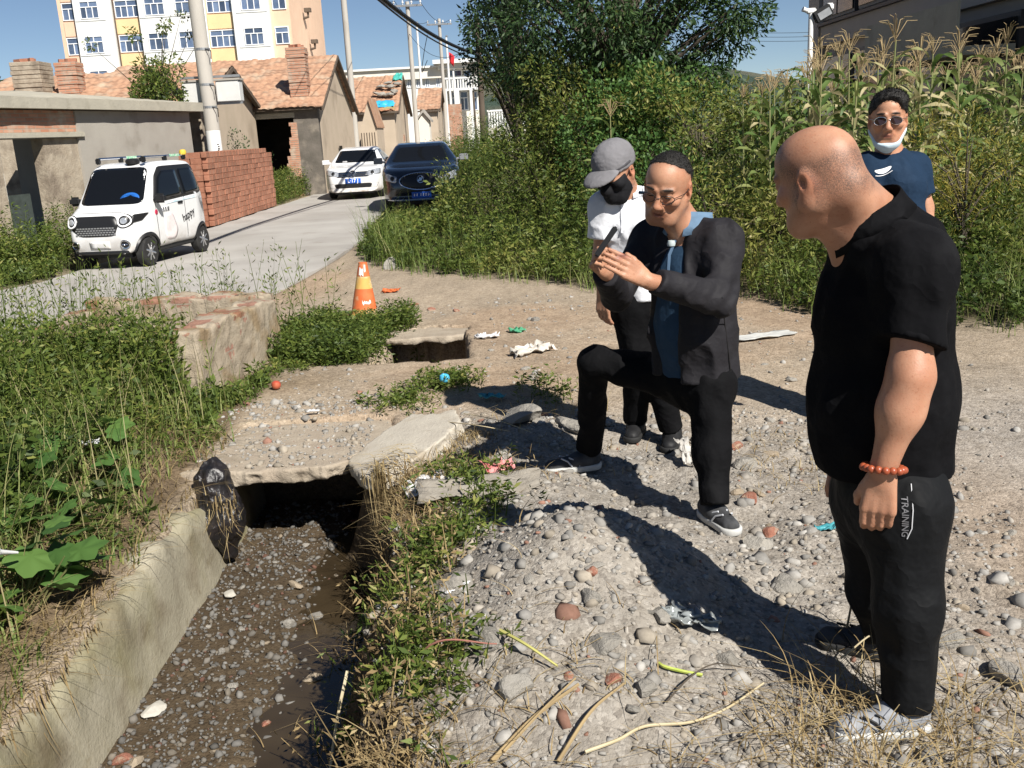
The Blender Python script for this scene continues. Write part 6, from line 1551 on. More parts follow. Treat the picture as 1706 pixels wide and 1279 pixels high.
# ------------------------------------------------ D: man in navy T-shirt behind
def person_d():
    f = nrm((-.30, -.95, 0)); lat = np.cross(UP, f)
    bx, by = 2.07, 5.25; g0 = h1(bx, by)
    per = Person('man in navy T-shirt with tinted glasses and a mask under his chin, farthest back', (bx, by, g0))
    pel = np.array([bx + .02, by, g0 + .93]); bel = gy(1490, 385, 5.22); che = gy(1487, 312, 5.22); nk = gy(1483, 256, 5.24); hc = gy(1479, 199, 5.18)
    shR = gy(1442, 280, 5.20); shL = gy(1527, 278, 5.28); elL = gy(1540, 345, 5.26); wrL = gy(1556, 425, 5.16); elR = gy(1432, 350, 5.15); wrR = gy(1430, 430, 5.05)
    hd = Head(hc, (-.34, -.93, -.08), (-.02, -.05, 1), 1.12)
    lo, hi = bbox([hc, shL, shR, elL, wrL, elR, wrR, wrR - UP * .18], .14); s = SDF(lo, hi, .0057)
    hd.build(s); s.cone(hd.w((0, -.025, -.05)), nk - UP * .03, .056, .068, .04); s.cone(nk - UP * .04, che, .08, .12, .05); s.cone(nk - UP * .06, shL, .055, .05, .05); s.cone(nk - UP * .06, shR, .055, .05, .05)
    for a, b, c in ((shL, elL, wrL), (shR, elR, wrR)): s.cone(a, b, .05, .044, .03); s.cone(b, c, .043, .030, .03)
    hand(s, wrL - UP * .01, (.05, -.1, -1), (-.9, .3, 0), -1, 1.05); hand(s, wrR - UP * .01, (-.05, -.1, -1), (.9, .3, 0), 1, 1.05)
    per.add('body', s, m_skin, col=lambda V: hd.paint(V, SKIN * np.array([1.02, 1.0, .97]))); body = per.root.children[-1]
    q = hd.sdf(.0045); hd.build(q, .007, ears=False, face=False); q.ell(hd.w((.012, .004, .086)), np.array((.076, .096, .052)) * 1.1, hd.M, .02)
    q.half(hd.w((0, .088, .066)), hd.M.T @ np.array((0, .45, -.89)), .006); q.half(hd.w((0, .055, .02)), hd.M.T @ np.array((0, .95, -.3)), .004); q.fold(lambda x, y, z: .0035 * vn3(x * 60, y * 110, z * 60, 2)); per.add('hair', q, m_hair); strands(per, hd, *per.last, 3000, .010, m_hair, (.35, .75, .15), 5, w=.0011, rough=.12)
    m_lens = mat('tinted_lens', (.035, .018, .016), rough=.08, spec=.7)
    for qx in (-1, 1):
        g = [hd.w((qx * .034 + .0265 * math.cos(t), .108 - .012 * max(0, qx * math.cos(t)), .004 + .018 * math.sin(t) - .002 * qx * math.cos(t))) for t in np.linspace(0, 2 * PI, 21)]
        gl = per.mb('glasses_rim', MB().tube(g, .0016, 6, cap=False), m_chrome)
        b = MB(); b._add([tuple(p) for p in g[:-1]] + [tuple(p - hd.F * .003) for p in g[:-1]], [tuple(range(20)), tuple(range(20, 40))[::-1]] + [(i, (i + 1) % 20, 20 + (i + 1) % 20, 20 + i) for i in range(20)]); per.mb('tinted_lens', b, m_lens, gl, smooth=False)
        per.mb('temple_arm', MB().tube([hd.w((qx * .060, .094, .008)), hd.w((qx * .081, .05, .010)), hd.w((qx * .084, -.01, .012))], .0016, 6), m_chrome, gl)
        per.mb('eyebrow', MB().tube([hd.w((qx * .014, .1015, .0345)), hd.w((qx * .032, .0985, .0365)), hd.w((qx * .050, .0855, .0335))], [.0026, .0036, .0018], 6), m_hair, body)
    per.mb('glasses_bridge', MB().tube([hd.w((-.009, .109, .008)), hd.w((0, .114, .010)), hd.w((.009, .109, .008))], .0016, 6), m_chrome)
    q = hd.sdf(.0045); hd.build(q, .0045, ears=False); q.cone(hd.w((0, .078, -.108)), hd.w((0, .05, -.122)), .022, .030, .03)
    q.half(hd.w((0, .09, -.098)), hd.M.T @ np.array((0, .55, .83)), .004); q.half(hd.w((0, .0, 0)), hd.M.T @ np.array((0, -1, .25)), .004); q.half(hd.w((0, .06, -.150)), hd.M.T @ np.array((0, .2, -1)), .004)
    mk = per.add('face_mask', q, mat('pale_blue_mask', (.46, .58, .66), (.52, .62, .68), scale=30, rough=.8))
    for qx in (-1, 1): per.mb('ear_loop', MB().tube([hd.w((qx * .062, .03, -.085)), hd.w((qx * .080, .0, -.04)), hd.w((qx * .086, -.02, -.01))], .0018, 5), m_frame, mk)
    lo, hi = bbox([nk + UP * .02, shL, shR, elL, elR, pel], .20); s = SDF(lo, hi, .0078)
    s.cone(nk - UP * .07, che, .115, .155, .05, (f, .78)); s.cone(che, bel, .156, .158, .06, (f, .80)); s.cone(bel, pel - UP * .05, .158, .160, .06, (f, .82)); s.cone(shL, shR, .064, .064, .06); s.cone(nk - UP * .055, shL, .062, .064, .05); s.cone(nk - UP * .055, shR, .062, .064, .05)
    eL = shL * .3 + elL * .7; eR = shR * .3 + elR * .7; s.fold(folds(.012, 8, 91, (1, 1, .5)))
    sleeves(s, [(shL, eL, .072, .077, nrm(eL - shL)), (shR, eR, .072, .077, nrm(eR - shR))], .04, folds(.008, 11, 93)); s.half((0, 0, pel[2] - .08), -UP, .006, lo, (hi[0], hi[1], pel[2])); s.cone(hd.w((0, -.025, -.05)), nk - UP * .035, .06, .073, .008, op='s')
    per.add('t_shirt', s, m_navy); sh = per.root.children[-1]; bv = bvh_of(*per.last)
    q = SDF(nk - .14, nk + .14, .0055); ring_collar(q, nk - UP * .028 + f * .004, nrm(UP - f * .22), .082, .008, 1); per.add('neckband', q, m_navy, sh)
    O = gy(1474, 285, 5.0); r_ = nrm(lat + UP * .22)
    disc_wrap(per, 'chest_emblem', [(.043 * math.cos(a), .013 * math.sin(a) + .006 * math.cos(2 * a)) for a in np.linspace(0, 2 * PI, 20, endpoint=False)], O, r_, UP, bv, m_pwhite, sh); per.mb('emblem_arc', MB().tube([np.array(h[0] + h[1] * .002) for h in [bv.ray_cast(Vector(O + r_ * a - UP * (.028 - 5.5 * a * a) + f * .3), Vector(-f)) for a in np.linspace(-.040, .048, 12)] if h[0]], .0022, 5), m_pwhite, sh)
    s = SDF(*bbox([pel + UP * .02, (bx, by, g0 + .08)], .22), .009); an = []
    for qx in (-1, 1):
        hip = pel + lat * qx * .085 - UP * .05; kn = np.array([bx, by, g0 + .50]) + lat * qx * .11; ak = np.array([bx, by, g0 + .09]) + lat * qx * .12; leg(s, hip, kn, ak, (.10, .075, .062)); an.append(ak)
    s.cone(pel + UP * .0, pel - UP * .05, .14, .14, .05, (f, .85)); s.fold(folds(.006, 9, 95, (1, 1, .5))); per.add('trousers', s, m_darktrou)
    for ak in an: shoe(per, ak - f * .08, ak + f * .18, g0 + .004, m_shoeb, m_soleb)
person_d()
# ================================================================== VEGETATION
LM_WEED = leafmat('weed_leaf', [(.032, .056, .014), (.080, .125, .023), (.160, .205, .040), (.30, .29, .08)], .38)
LM_BROAD = leafmat('broad_leaf', [(.03, .075, .018), (.065, .140, .032), (.12, .21, .05)], .30)
LM_GRASS = leafmat('grass_blade', [(.05, .09, .02), (.115, .175, .036), (.21, .25, .07), (.38, .32, .17)], .30)
LM_DRY = leafmat('dry_straw', [(.16, .11, .055), (.30, .22, .11), (.44, .35, .19)], .15, .8, .1)
LM_TREE = leafmat('tree_leaf', [(.014, .036, .013), (.034, .074, .022), (.075, .120, .034)], .25)
LM_FIR = leafmat('evergreen_scale', [(.006, .016, .007), (.012, .030, .012), (.03, .05, .018)], .1)
LM_CORN = leafmat('corn_leaf', [(.045, .090, .024), (.105, .170, .042), (.22, .25, .085), (.46, .40, .22)], .32)
LM_GOLD = leafmat('golden_sprig', [(.14, .14, .02), (.28, .24, .035), (.42, .34, .06)], .3)
m_stem = mat('green_stem', (.09, .12, .035), (.13, .12, .05), scale=8, rough=.7); m_bark = mat('bark', (.10, .08, .06), (.06, .05, .04), scale=10, rough=.95, bump=.8, bscale=30)
class Veg:
    def __init__(s, seed=0): s.V = []; s.F = []; s.T = []; s.n = 0; s.r = np.random.default_rng(seed)
    def _push(s, V, F, T): s.V.append(V); s.F.append(F + s.n); s.T.append(T); s.n += len(V)
    def leaves(s, P, D, ln, w, tint, cup=.25):
        N = len(P); 
        if not N: return
        D = D / (np.linalg.norm(D, axis=1, keepdims=True) + 1e-9); r = s.r.normal(size=(N, 3)); S = np.cross(D, r); S /= np.linalg.norm(S, axis=1, keepdims=True) + 1e-9
        Nn = np.cross(S, D); ln = np.broadcast_to(ln, N)[:, None]; w = np.broadcast_to(w, N)[:, None]
        mid = P + D * ln * .45; tip = P + D * ln - Nn * ln * .12
        V = np.stack([P, mid + S * w + Nn * w * cup, tip, mid - S * w + Nn * w * cup], 1).reshape(-1, 3)
        F = np.arange(4 * N).reshape(-1, 4); s._push(V, F, np.repeat(np.broadcast_to(tint, N), 4))
    def blades(s, P, h, lean, az, w, tint, K=3, droop=.5):
        N = len(P)
        if not N: return
        h, lean, w, tint = [np.broadcast_to(a, N).astype(float) for a in (h, lean, w, tint)]
        dx, dy = np.cos(az), np.sin(az); rows = []
        for k in range(K + 1):
            t = k / K; off = lean * h * (t ** (1.4 + droop)); z = h * (t - .35 * droop * lean * t ** 2.5)
            c = P + np.stack([dx * off, dy * off, z], 1); ww = (w * (1 - .92 * t ** 1.5))[:, None]
            sd = np.stack([-dy, dx, np.zeros(N)], 1); rows.append(c - sd * ww); rows.append(c + sd * ww)
        V = np.stack(rows, 1).reshape(-1, 3); m = 2 * (K + 1); b = (np.arange(N) * m)[:, None]
        F = np.concatenate([b + np.array([[2 * k, 2 * k + 1, 2 * k + 3, 2 * k + 2]]) for k in range(K)], 0)
        s._push(V, F, np.repeat(tint, m))
    def stems(s, P, Q, w, tint):
        N = len(P); d = Q - P; a = s.r.uniform(0, PI, N); sd = np.stack([np.cos(a), np.sin(a), np.zeros(N)], 1); w = np.broadcast_to(w, N)[:, None]
        V = np.stack([P - sd * w, P + sd * w, Q + sd * w * .4, Q - sd * w * .4], 1).reshape(-1, 3); s._push(V, np.arange(4 * N).reshape(-1, 4), np.repeat(np.broadcast_to(tint, N), 4))
    def weeds(s, x, y, z, h, nl, ll, lw, tint0, spread=.25, tv=.22, bush=.16, up=.5):
        """stems at (x,y,z) with nl leaves each"""
        N = len(x); h = np.broadcast_to(h, N).astype(float); a = s.r.uniform(0, 2 * PI, N); le = s.r.uniform(0, spread, N) * h
        B = np.stack([x, y, z], 1); T = B + np.stack([np.cos(a) * le, np.sin(a) * le, h], 1)
        s.stems(B, T, .0035, .45)
        i = np.repeat(np.arange(N), nl); t = s.r.uniform(.08, 1.0, len(i)) ** .8
        P = B[i] + (T - B)[i] * t[:, None] + np.stack([np.cos(a), np.sin(a), 0 * a], 1)[i] * (le[i] * (t ** 2 - t) * .6)[:, None]
        az = s.r.uniform(0, 2 * PI, len(i)); out = s.r.uniform(.1, 1, len(i)) * bush * h[i] * (1.15 - .75 * t)
        D = np.stack([np.cos(az), np.sin(az), s.r.normal(up, .45, len(i))], 1); P = P + np.stack([np.cos(az) * out, np.sin(az) * out, out * s.r.uniform(-.1, .7, len(i))], 1)
        tt = np.clip(np.broadcast_to(tint0, N)[i] + s.r.normal(0, tv, len(i)), 0, 1); q = s.r.uniform(.6, 1.35, len(i)); s.leaves(P, D, ll * q, lw * q, tt)
    def mesh(s, name, m): return npmesh(name, np.concatenate(s.V), np.concatenate(s.F), m, True, tint=np.concatenate(s.T))
    def build(s, name, m, label, cat, kind='stuff', parent=None):
        o = link(name, s.mesh(name, m), parent)
        if parent is None: tag(o, label, cat, kind=kind)
        return o
def scatter(rng, n, x0, x1, y0, y1, ok):
    x = rng.uniform(x0, x1, n); y = rng.uniform(y0, y1, n); k = ok(x, y); return x[k], y[k]
def clear_of(x, y, L): 
    r = np.ones(len(x), bool)
    for cx, cy, rx, ry in L: r &= (np.abs(x - cx) > rx) | (np.abs(y - cy) > ry)
    return r
CARS = [(-2.15, 25.4, 1.0, 2.45), (-4.9, 31.3, 1.0, 2.4), (-5.9, 15.9, .8, 1.5)]
rg = np.random.default_rng(5)

# --- tall weed thicket right of the road (reads as one mass)
v = Veg(1)
def okt(x, y): d = y - veg_y(x); return (d > .25) & (d < np.where(x < -.6, 9, 4.2)) & clear_of(x, y, CARS) & ~road_in(x, y, .25)
x, y = scatter(rg, 10500, -2.4, 7.5, 7.0, 24, okt)
d = y - veg_y(x); lump = fbm2(x * .9, y * .9, 91)
hmax = np.where(x < .6, np.interp(x, [-2.4, -1.6, -1.1, -.85, -.4, .15, .6], [.35, .5, .7, .95, 1.3, 1.65, 1.7]), 1.42) * (1 - .45 * sstep(17, 22, y))
h = (.22 + (hmax - .22) * sstep(.0, 3.3, d)) * (1 + .55 * lump) * rg.uniform(.75, 1.15, len(x))
lim = np.maximum(.08, 1.72 - .0745 * y); h = np.where(x < -.062 * y, np.minimum(h, lim * rg.uniform(.7, 1.05, len(x))), h)
keep = rg.uniform(0, 1, len(x)) < np.where(d < 1.8, 1.0, .62); x, y, h, lump = x[keep], y[keep], h[keep], lump[keep]
tone = np.clip(.42 + .75 * fbm2(x * .8 + 5, y * .8, 95) + .15 * lump, .03, .97)
q_ = rg.uniform(0, 1, len(x)) < .72
v.weeds(x[q_], y[q_], H(x, y)[q_], h[q_], 30, .062, .0085, tone[q_], .30, .20, .15)
q_ = ~q_; v.weeds(x[q_], y[q_], H(x, y)[q_], h[q_] * .92, 20, .085, .018, tone[q_] * .9, .30, .16, .20, .2)
q_ = rg.uniform(0, 1, len(x)) < .10; v.weeds(x[q_], y[q_], H(x, y)[q_], h[q_] * 1.22, 34, .05, .004, np.clip(tone[q_] + .3, 0, 1), .35, .15, .10, .9)
v.build('weed_thicket', LM_WEED, 'tall tangled green weeds filling the roadside bank', 'weeds')
# paler feathery weeds: lower front
v = Veg(2); x, y = scatter(rg, 5200, -2.3, 7, 6.5, 20, lambda x, y: (y - veg_y(x) > -.05) & (y - veg_y(x) < 1.9) & clear_of(x, y, CARS) & ~road_in(x, y, .1))
gr = np.clip(.42 + .35 * fbm2(x * .8, y * .8, 96), 0, 1)
hh = np.minimum(np.where(x < -.062 * y, np.maximum(.06, 1.72 - .0745 * y), 9), .22 + .28 * sstep(0, 1.2, y - veg_y(x))) * rg.uniform(.6, 1.4, len(x)) * (1 + .5 * sstep(-1, -2, x))
P = np.stack([x, y, H(x, y)], 1)
for k in range(4):
    j = P + np.concatenate([rg.normal(0, .05, (len(P), 2)), np.zeros((len(P), 1))], 1); j[:, 2] = H(j[:, 0], j[:, 1]) - .01
    v.blades(j, hh * rg.uniform(.6, 1.3, len(P)), rg.uniform(.15, .9, len(P)), rg.uniform(0, 2 * PI, len(P)), .0042, np.clip(gr + rg.normal(0, .15, len(P)), 0, .9), 3)
v.build('verge_grass', LM_GRASS, 'yellow-green grass along the foot of the weed bank', 'grass')
# --- weeds beside buildings and the shed
v = Veg(3)
def band(n, pts, hw, hh, nl=28, ll=.07, tone=.45):
    p = np.array(pts, float); i = rg.integers(0, len(p) - 1, n); t = rg.uniform(0, 1, n)[:, None]; q = p[i] * (1 - t) + p[i + 1] * t; q = q + rg.normal(0, hw, q.shape)
    k = ~road_in(q[:, 0], q[:, 1], .05) & clear_of(q[:, 0], q[:, 1], CARS); q = q[k]; v.weeds(q[:, 0], q[:, 1], H(q[:, 0], q[:, 1]), hh * rg.uniform(.5, 1.25, len(q)), nl, ll, .011, np.clip(tone + .3 * fbm2(q[:, 0], q[:, 1], 31), 0, 1))
band(380, [(-7.1, 28.3), (-6.6, 29.5), (-6.45, 33)], .28, .85); band(200, [(-9.5, 31.5), (-7, 32.2)], .3, .7)
band(260, [(-7.9, 14.4), (-7.15, 14.55), (-6.95, 15.6)], .22, .62, 30, .06, .5); band(260, [(-9.2, 13.6), (-8.0, 14.2), (-8.1, 15.2)], .3, .85, 30, .06, .42); band(120, [(-7.0, 13.4), (-6.75, 14.4)], .12, .25, 22, .05)
band(160, [(-8.2, 17.5), (-7.6, 20.5)], .12, .8, 26, .05, .3); band(200, [(-3.9, 52), (-2, 50), (-1.4, 42)], .6, 1.1, 26, .11, .35); band(160, [(-5.2, 43), (-4.6, 47)], .4, .9, 26, .1)
band(420, [(-1.6, 29), (-1.0, 33), (-.4, 40)], .5, 1.3, 28, .10, .35); band(300, [(-.9, 34), (.2, 39.5)], .5, 1.9, 30, .10, .3)
v.build('roadside_weeds', LM_WEED, 'clumps of green weeds at the feet of the sheds and walls', 'weeds')

# --- left bank of the ditch
v = Veg(4)
okl = lambda x, y: (x < -1.80 + .12 * np.sin(y * 5)) & ~((x > -3.75) & (x < -1.9) & (y > 6.25) & (y < 8.4)) & ~road_in(x, y, .1) & (y < 8.2 + .2 * (x + 2))
x, y = scatter(rg, 2700, -4.6, -1.78, 2.1, 8.3, okl)
edge = sstep(-1.8, -2.5, x); h = (.10 + .30 * edge) * rg.uniform(.6, 1.35, len(x)) * (1 + .35 * fbm2(x * 1.4, y * 1.4, 41))
k = rg.uniform(0, 1, len(x)) < np.clip(.25 + edge * .9 + .5 * sstep(5.0, 5.6, y), 0, 1) * np.where(y < 3.6, .55, 1); x, y, h = x[k], y[k], h[k]
tone = np.clip(.45 + .4 * fbm2(x * 1.3, y * 1.3, 43), 0, 1)
q_ = fbm2(x * 1.9, y * 1.9, 47) > .05
v.weeds(x[~q_], y[~q_], H(x, y)[~q_] - .01, h[~q_], 26, .040, .0058, tone[~q_], .45, .22, .30, .35)
v.weeds(x[q_], y[q_], H(x, y)[q_] - .01, h[q_], 17, .055, .0150, tone[q_] * .85, .5, .18, .32, .15)
v.build('bank_weeds', LM_WEED, 'low leafy weeds covering the left bank above the ditch', 'weeds')
v = Veg(5); x, y = scatter(rg, 6500, -4.6, -1.75, 2.1, 8.2, okl); gr = np.clip(.45 + .35 * fbm2(x * 1.1, y * 1.1, 44), 0, 1); P = np.stack([x, y, H(x, y) - .01], 1)
for k in range(2): v.blades(P + rg.normal(0, .03, P.shape) * (1, 1, 0), rg.uniform(.12, .48, len(x)) * (.45 + .55 * sstep(-1.8, -2.6, x)), rg.uniform(.2, 1.1, len(x)), rg.uniform(0, 2 * PI, len(x)), .0048, np.clip(gr + rg.normal(0, .18, len(x)), 0, 1), 4, .8)
x, y = scatter(rg, 1500, -4.4, -1.85, 2.3, 8.0, okl); P = np.stack([x, y, H(x, y)], 1); v.blades(P, rg.uniform(.25, .62, len(x)), rg.uniform(.1, .7, len(x)), rg.uniform(0, 2 * PI, len(x)), .0030, rg.uniform(.65, 1, len(x)), 4, .5)
v.build('bank_grass', LM_GRASS, 'long arching grass mixed into the left bank', 'grass')
v = Veg(6); x, y = scatter(rg, 5200, -3.2, -1.70, 1.9, 5.6, lambda x, y: rg.uniform(0, 1, len(x)) < (.35 + .65 * sstep(-2.6, -2.0, x)) * np.where(y < 3.9, 1, .55)); P = np.stack([x, y, H(x, y)], 1)
v.blades(P, rg.uniform(.05, .22, len(x)), rg.uniform(.5, 2.0, len(x)), rg.normal(-.2, .9, len(x)), .0032, rg.uniform(0, 1, len(x)), 4, 1.0)
x, y = scatter(rg, 900, -1.86, -1.70, 2.0, 5.0, lambda x, y: fbm2(x * 2, y * 2.2, 3) > .02); P = np.stack([x + .04, y, np.full(len(x), -.05)], 1)
v.blades(P, rg.uniform(-.22, -.05, len(x)), rg.uniform(-.35, -.05, len(x)), rg.normal(0, .6, len(x)), .0035, rg.uniform(0, .9, len(x)), 3, .6)
v.build('dry_bank_straw', LM_DRY, 'dead straw matted along the top of the ditch wall', 'straw')

# tall thin weeds standing around the tank
v = Veg(7); q = [(-3.9, 8.45), (-3.3, 8.5), (-2.7, 8.45), (-2.3, 8.3), (-1.85, 8.3), (-3.0, 6.3), (-3.5, 6.9), (-2.9, 7.3), (-3.9, 7.6), (-4.3, 7.9), (-2.6, 6.25)]
for (cx, cy) in q:
    n = 26; x = cx + rg.normal(0, .22, n); y = cy + rg.normal(0, .12, n); v.weeds(x, y, H(x, y), rg.uniform(.45, .95, n), 13, .045, .006, .55, .35, .2, .16, .8)
x, y = scatter(rg, 110, -3.6, -2.3, 6.55, 7.5, lambda x, y: x > -9); v.weeds(x, y, H(x, y), rg.uniform(.25, .55, len(x)), 16, .045, .008, .5)
x, y = scatter(rg, 520, -3.9, -2.2, 5.9, 6.45, lambda x, y: x > -9); v.weeds(x, y, H(x, y), rg.uniform(.28, .6, len(x)), 18, .05, .009, .5)
v.build('tank_weeds', LM_WEED, 'straggly tall weeds growing in and around the masonry tank', 'weeds')
# green patch beside the cone and around the hole
v = Veg(8); x, y = scatter(rg, 2600, -2.0, -.85, 7.35, 9.35, lambda x, y: (((x + 1.42) / .62) ** 2 + ((y - 8.3) / .95) ** 2 < 1 + .3 * vn2(x * 5, y * 5, 3)) & ~((np.abs(x + 1.40) < .26) & (y > 8.75)))
v.weeds(x, y, H(x, y) - .02, rg.uniform(.08, .26, len(x)), 18, .042, .007, np.clip(.38 + .3 * fbm2(x * 3, y * 3, 8), 0, 1), .6, .18, .35, .2)
v.build('weed_patch', LM_WEED, 'dense low green weed patch between the tank and the traffic cone', 'weeds')

# --- right bank of the ditch: green tufts and dry grass
v = Veg(9); n = 300; y = rg.uniform(2.1, 4.45, n); x = bank_x(y) + rg.normal(.04, .11, n); k = (fbm2(x * 2.5, y * 2.5, 6) > -.05); x, y = x[k], y[k]
v.weeds(x, y, H(x, y) - .01, rg.uniform(.04, .17, len(x)), 9, .032, .0050, np.clip(.5 + .4 * fbm2(x * 3, y * 3, 8), 0, 1), .8, .25, .35, .15)
for cx, cy, n, hh in ((-.45, 6.45, 110, .10), (-.74, 6.05, 70, .07), (-.28, 4.35, 60, .12), (-.38, 3.6, 70, .12), (-.15, 3.9, 40, .12), (-.35, 2.7, 70, .10), (-1.75, 7.35, 60, .06), (-1.95, 6.3, 90, .10), (.2, 6.05, 30, .10)):
    x = cx + rg.normal(0, .11, n); y = cy + rg.normal(0, .12, n); v.weeds(x, y, H(x, y) - .01, hh * rg.uniform(.6, 1.4, n), 12, .036, .006, .5, .6, .2, .3, .2)
v.build('ditch_edge_weeds', LM_WEED, 'scrubby green weeds along the right edge of the ditch', 'weeds')
v = Veg(10); n = 4600; y = rg.uniform(2.0, 4.75, n); x = bank_x(y) + rg.normal(.10, .16, n); k = (fbm2(x * 2.5, y * 2.5, 16) > .0); x, y = x[k], y[k]; P = np.stack([x, y, H(x, y) - .01], 1)
v.blades(P, rg.uniform(.04, .17, len(x)), rg.uniform(.3, 2.2, len(x)), rg.uniform(0, 2 * PI, len(x)), .0026, rg.uniform(0, .9, len(x)), 4, 1.0)
n = 1500; y = rg.uniform(2.1, 4.75, n); x = bank_x(y) + rg.normal(-.02, .05, n); P = np.stack([x, y, H(x, y) + .02], 1)
v.blades(P, rg.uniform(-.30, -.06, n), rg.uniform(-.5, .1, n), rg.normal(0, .5, n), .0026, rg.uniform(0, .9, n), 4, .6)
for cx, cy, n, r, hh in ((.95, 2.45, 150, .14, .22), (1.05, 2.15, 170, .20, .20), (.75, 2.25, 120, .18, .16), (1.3, 2.35, 90, .15, .18), (1.45, 4.6, 170, .22, .08), (1.25, 5.0, 120, .2, .07), (.3, 4.9, 90, .2, .10), (.05, 2.5, 160, .25, .10), (.25, 5.75, 120, .18, .14), (-.32, 4.85, 170, .10, .12), (-.25, 5.1, 140, .10, .10), (-.12, 4.6, 160, .16, .10)):
    x = cx + rg.normal(0, r, n); y = cy + rg.normal(0, r, n); P = np.stack([x, y, H(x, y) - .01], 1); v.blades(P, hh * rg.uniform(.3, 1.3, n), rg.uniform(.4, 2.6, n), rg.uniform(0, 2 * PI, n), .0024, rg.uniform(.1, 1, n), 5, 1.0)
n = 620; y = rg.uniform(2.1, 4.6, n); x = bank_x(y) + rg.normal(.04, .12, n); q_ = fbm2(x * 3, y * 3, 66) > .0; x, y = x[q_], y[q_]; n = len(x); v.weeds(x, y, H(x, y) - .01, rg.uniform(.05, .20, n), 9, .030, .0045, rg.uniform(0, .7, n), .9, .25, .3, .1)
v.build('dry_grass', LM_DRY, 'dry tan grass and roots scattered over the rubble and the ditch edge', 'grass')
v = Veg(11); n = 90; P = np.stack([rg.normal(-.70, .035, n), rg.normal(4.62, .05, n), rg.uniform(.06, .14, n)], 1); v.blades(P, rg.uniform(-.55, -.25, n), rg.uniform(-.25, .06, n), rg.normal(.2, .5, n), .0035, rg.uniform(.5, 1, n), 5, .4)
n = 60; P = np.stack([rg.normal(-.62, .06, n), rg.normal(4.72, .08, n), rg.uniform(.08, .16, n)], 1); v.blades(P, rg.uniform(.02, .06, n), rg.uniform(2, 5, n), rg.normal(PI, .6, n), .0035, rg.uniform(.5, 1, n), 5, .9)
tag(v.build('straw_bundle', LM_DRY, 'pale straw bundle hanging over the broken slab into the ditch', 'straw', 'thing'))

# --- big-leaved vine at the lower left
def broad_leaf_mesh(seed, lobes=5):
    r = random.Random(seed); pts = []
    for i in range(22):
        a = -PI / 2 + 2 * PI * i / 22; rr = .5 * (1 + .18 * math.cos(lobes * (a - PI / 2)) + r.uniform(-.03, .03)) * (1 + .15 * math.sin(a)); pts.append((rr * math.cos(a), rr * math.sin(a) + .5))
    V = [(0, .42, .02)]; F = []
    for k, q in ((1, .5), (2, 1.0)):
        for (a, b) in pts: dd = math.hypot(a, b - .42); V.append((a * q, .42 + (b - .42) * q, .10 * (q * dd) ** 2 * (-1) + .04 * math.sin(6 * math.atan2(b - .42, a)) * q))
    n = 22
    for i in range(n): F += [(0, 1 + i, 1 + (i + 1) % n), (1 + i, 1 + n + i, 1 + n + (i + 1) % n, 1 + (i + 1) % n)]
    me = bpy.data.meshes.new('leaf'); me.from_pydata(V, [], F); me.materials.append(LM_BROAD)
    at = me.attributes.new('tint', 'FLOAT', 'POINT'); at.data.foreach_set('value', np.full(len(V), [.35, .6, .85][seed % 3], np.float32))
    for p in me.polygons: p.use_smooth = True
    return me
BL = [broad_leaf_mesh(i) for i in range(3)]
def vine(label, c, n, R, hmax, size, seed, flowers=0):
    r = random.Random(seed); z0 = h1(*c); t = thing('broad_leaved_vine', label, 'plant', (c[0], c[1], z0))
    for i in range(n):
        a = r.uniform(0, 2 * PI); d = R * math.sqrt(r.random()); x, y = d * math.cos(a), d * math.sin(a); z = r.uniform(.25, 1) * hmax * (1 - .4 * d / R)
        MB().tube([(x * .5, y * .5, -.02), (x * .85, y * .85, z * .7), (x, y, z)], [.005, .004, .003], 5).build('stem', m_stem, t, True)
        link('leaf', BL[i % 3], t, (x, y, z), (r.uniform(-.7, .35), r.uniform(-.5, .5), r.uniform(0, 6.28)), size * r.uniform(.65, 1.25))
    for i in range(flowers):
        a = r.uniform(0, 2 * PI); p = Vector((R * .6 * math.cos(a), R * .6 * math.sin(a) - .05, hmax * .8)); q = p + Vector((r.uniform(-.1, .1), -.12, .06))
        MB().tube([p, p * .4 + q * .6, q], [.005, .010, .030], 10).build('white_flower', m_white, t, True)
vine('broad-leaved green vine with a white trumpet flower at the left edge', (-2.02, 3.42), 30, .30, .34, .15, 1, 2)
vine('broad-leaved vine higher up the left bank below the tank', (-2.35, 4.7), 26, .34, .34, .13, 2)
vine('small broad-leaved vine above the ditch wall near the left edge', (-2.15, 4.05), 16, .24, .26, .12, 3)
vine('broad-leaved clump at the far left among the bank grass', (-3.0, 5.3), 18, .35, .34, .13, 4)

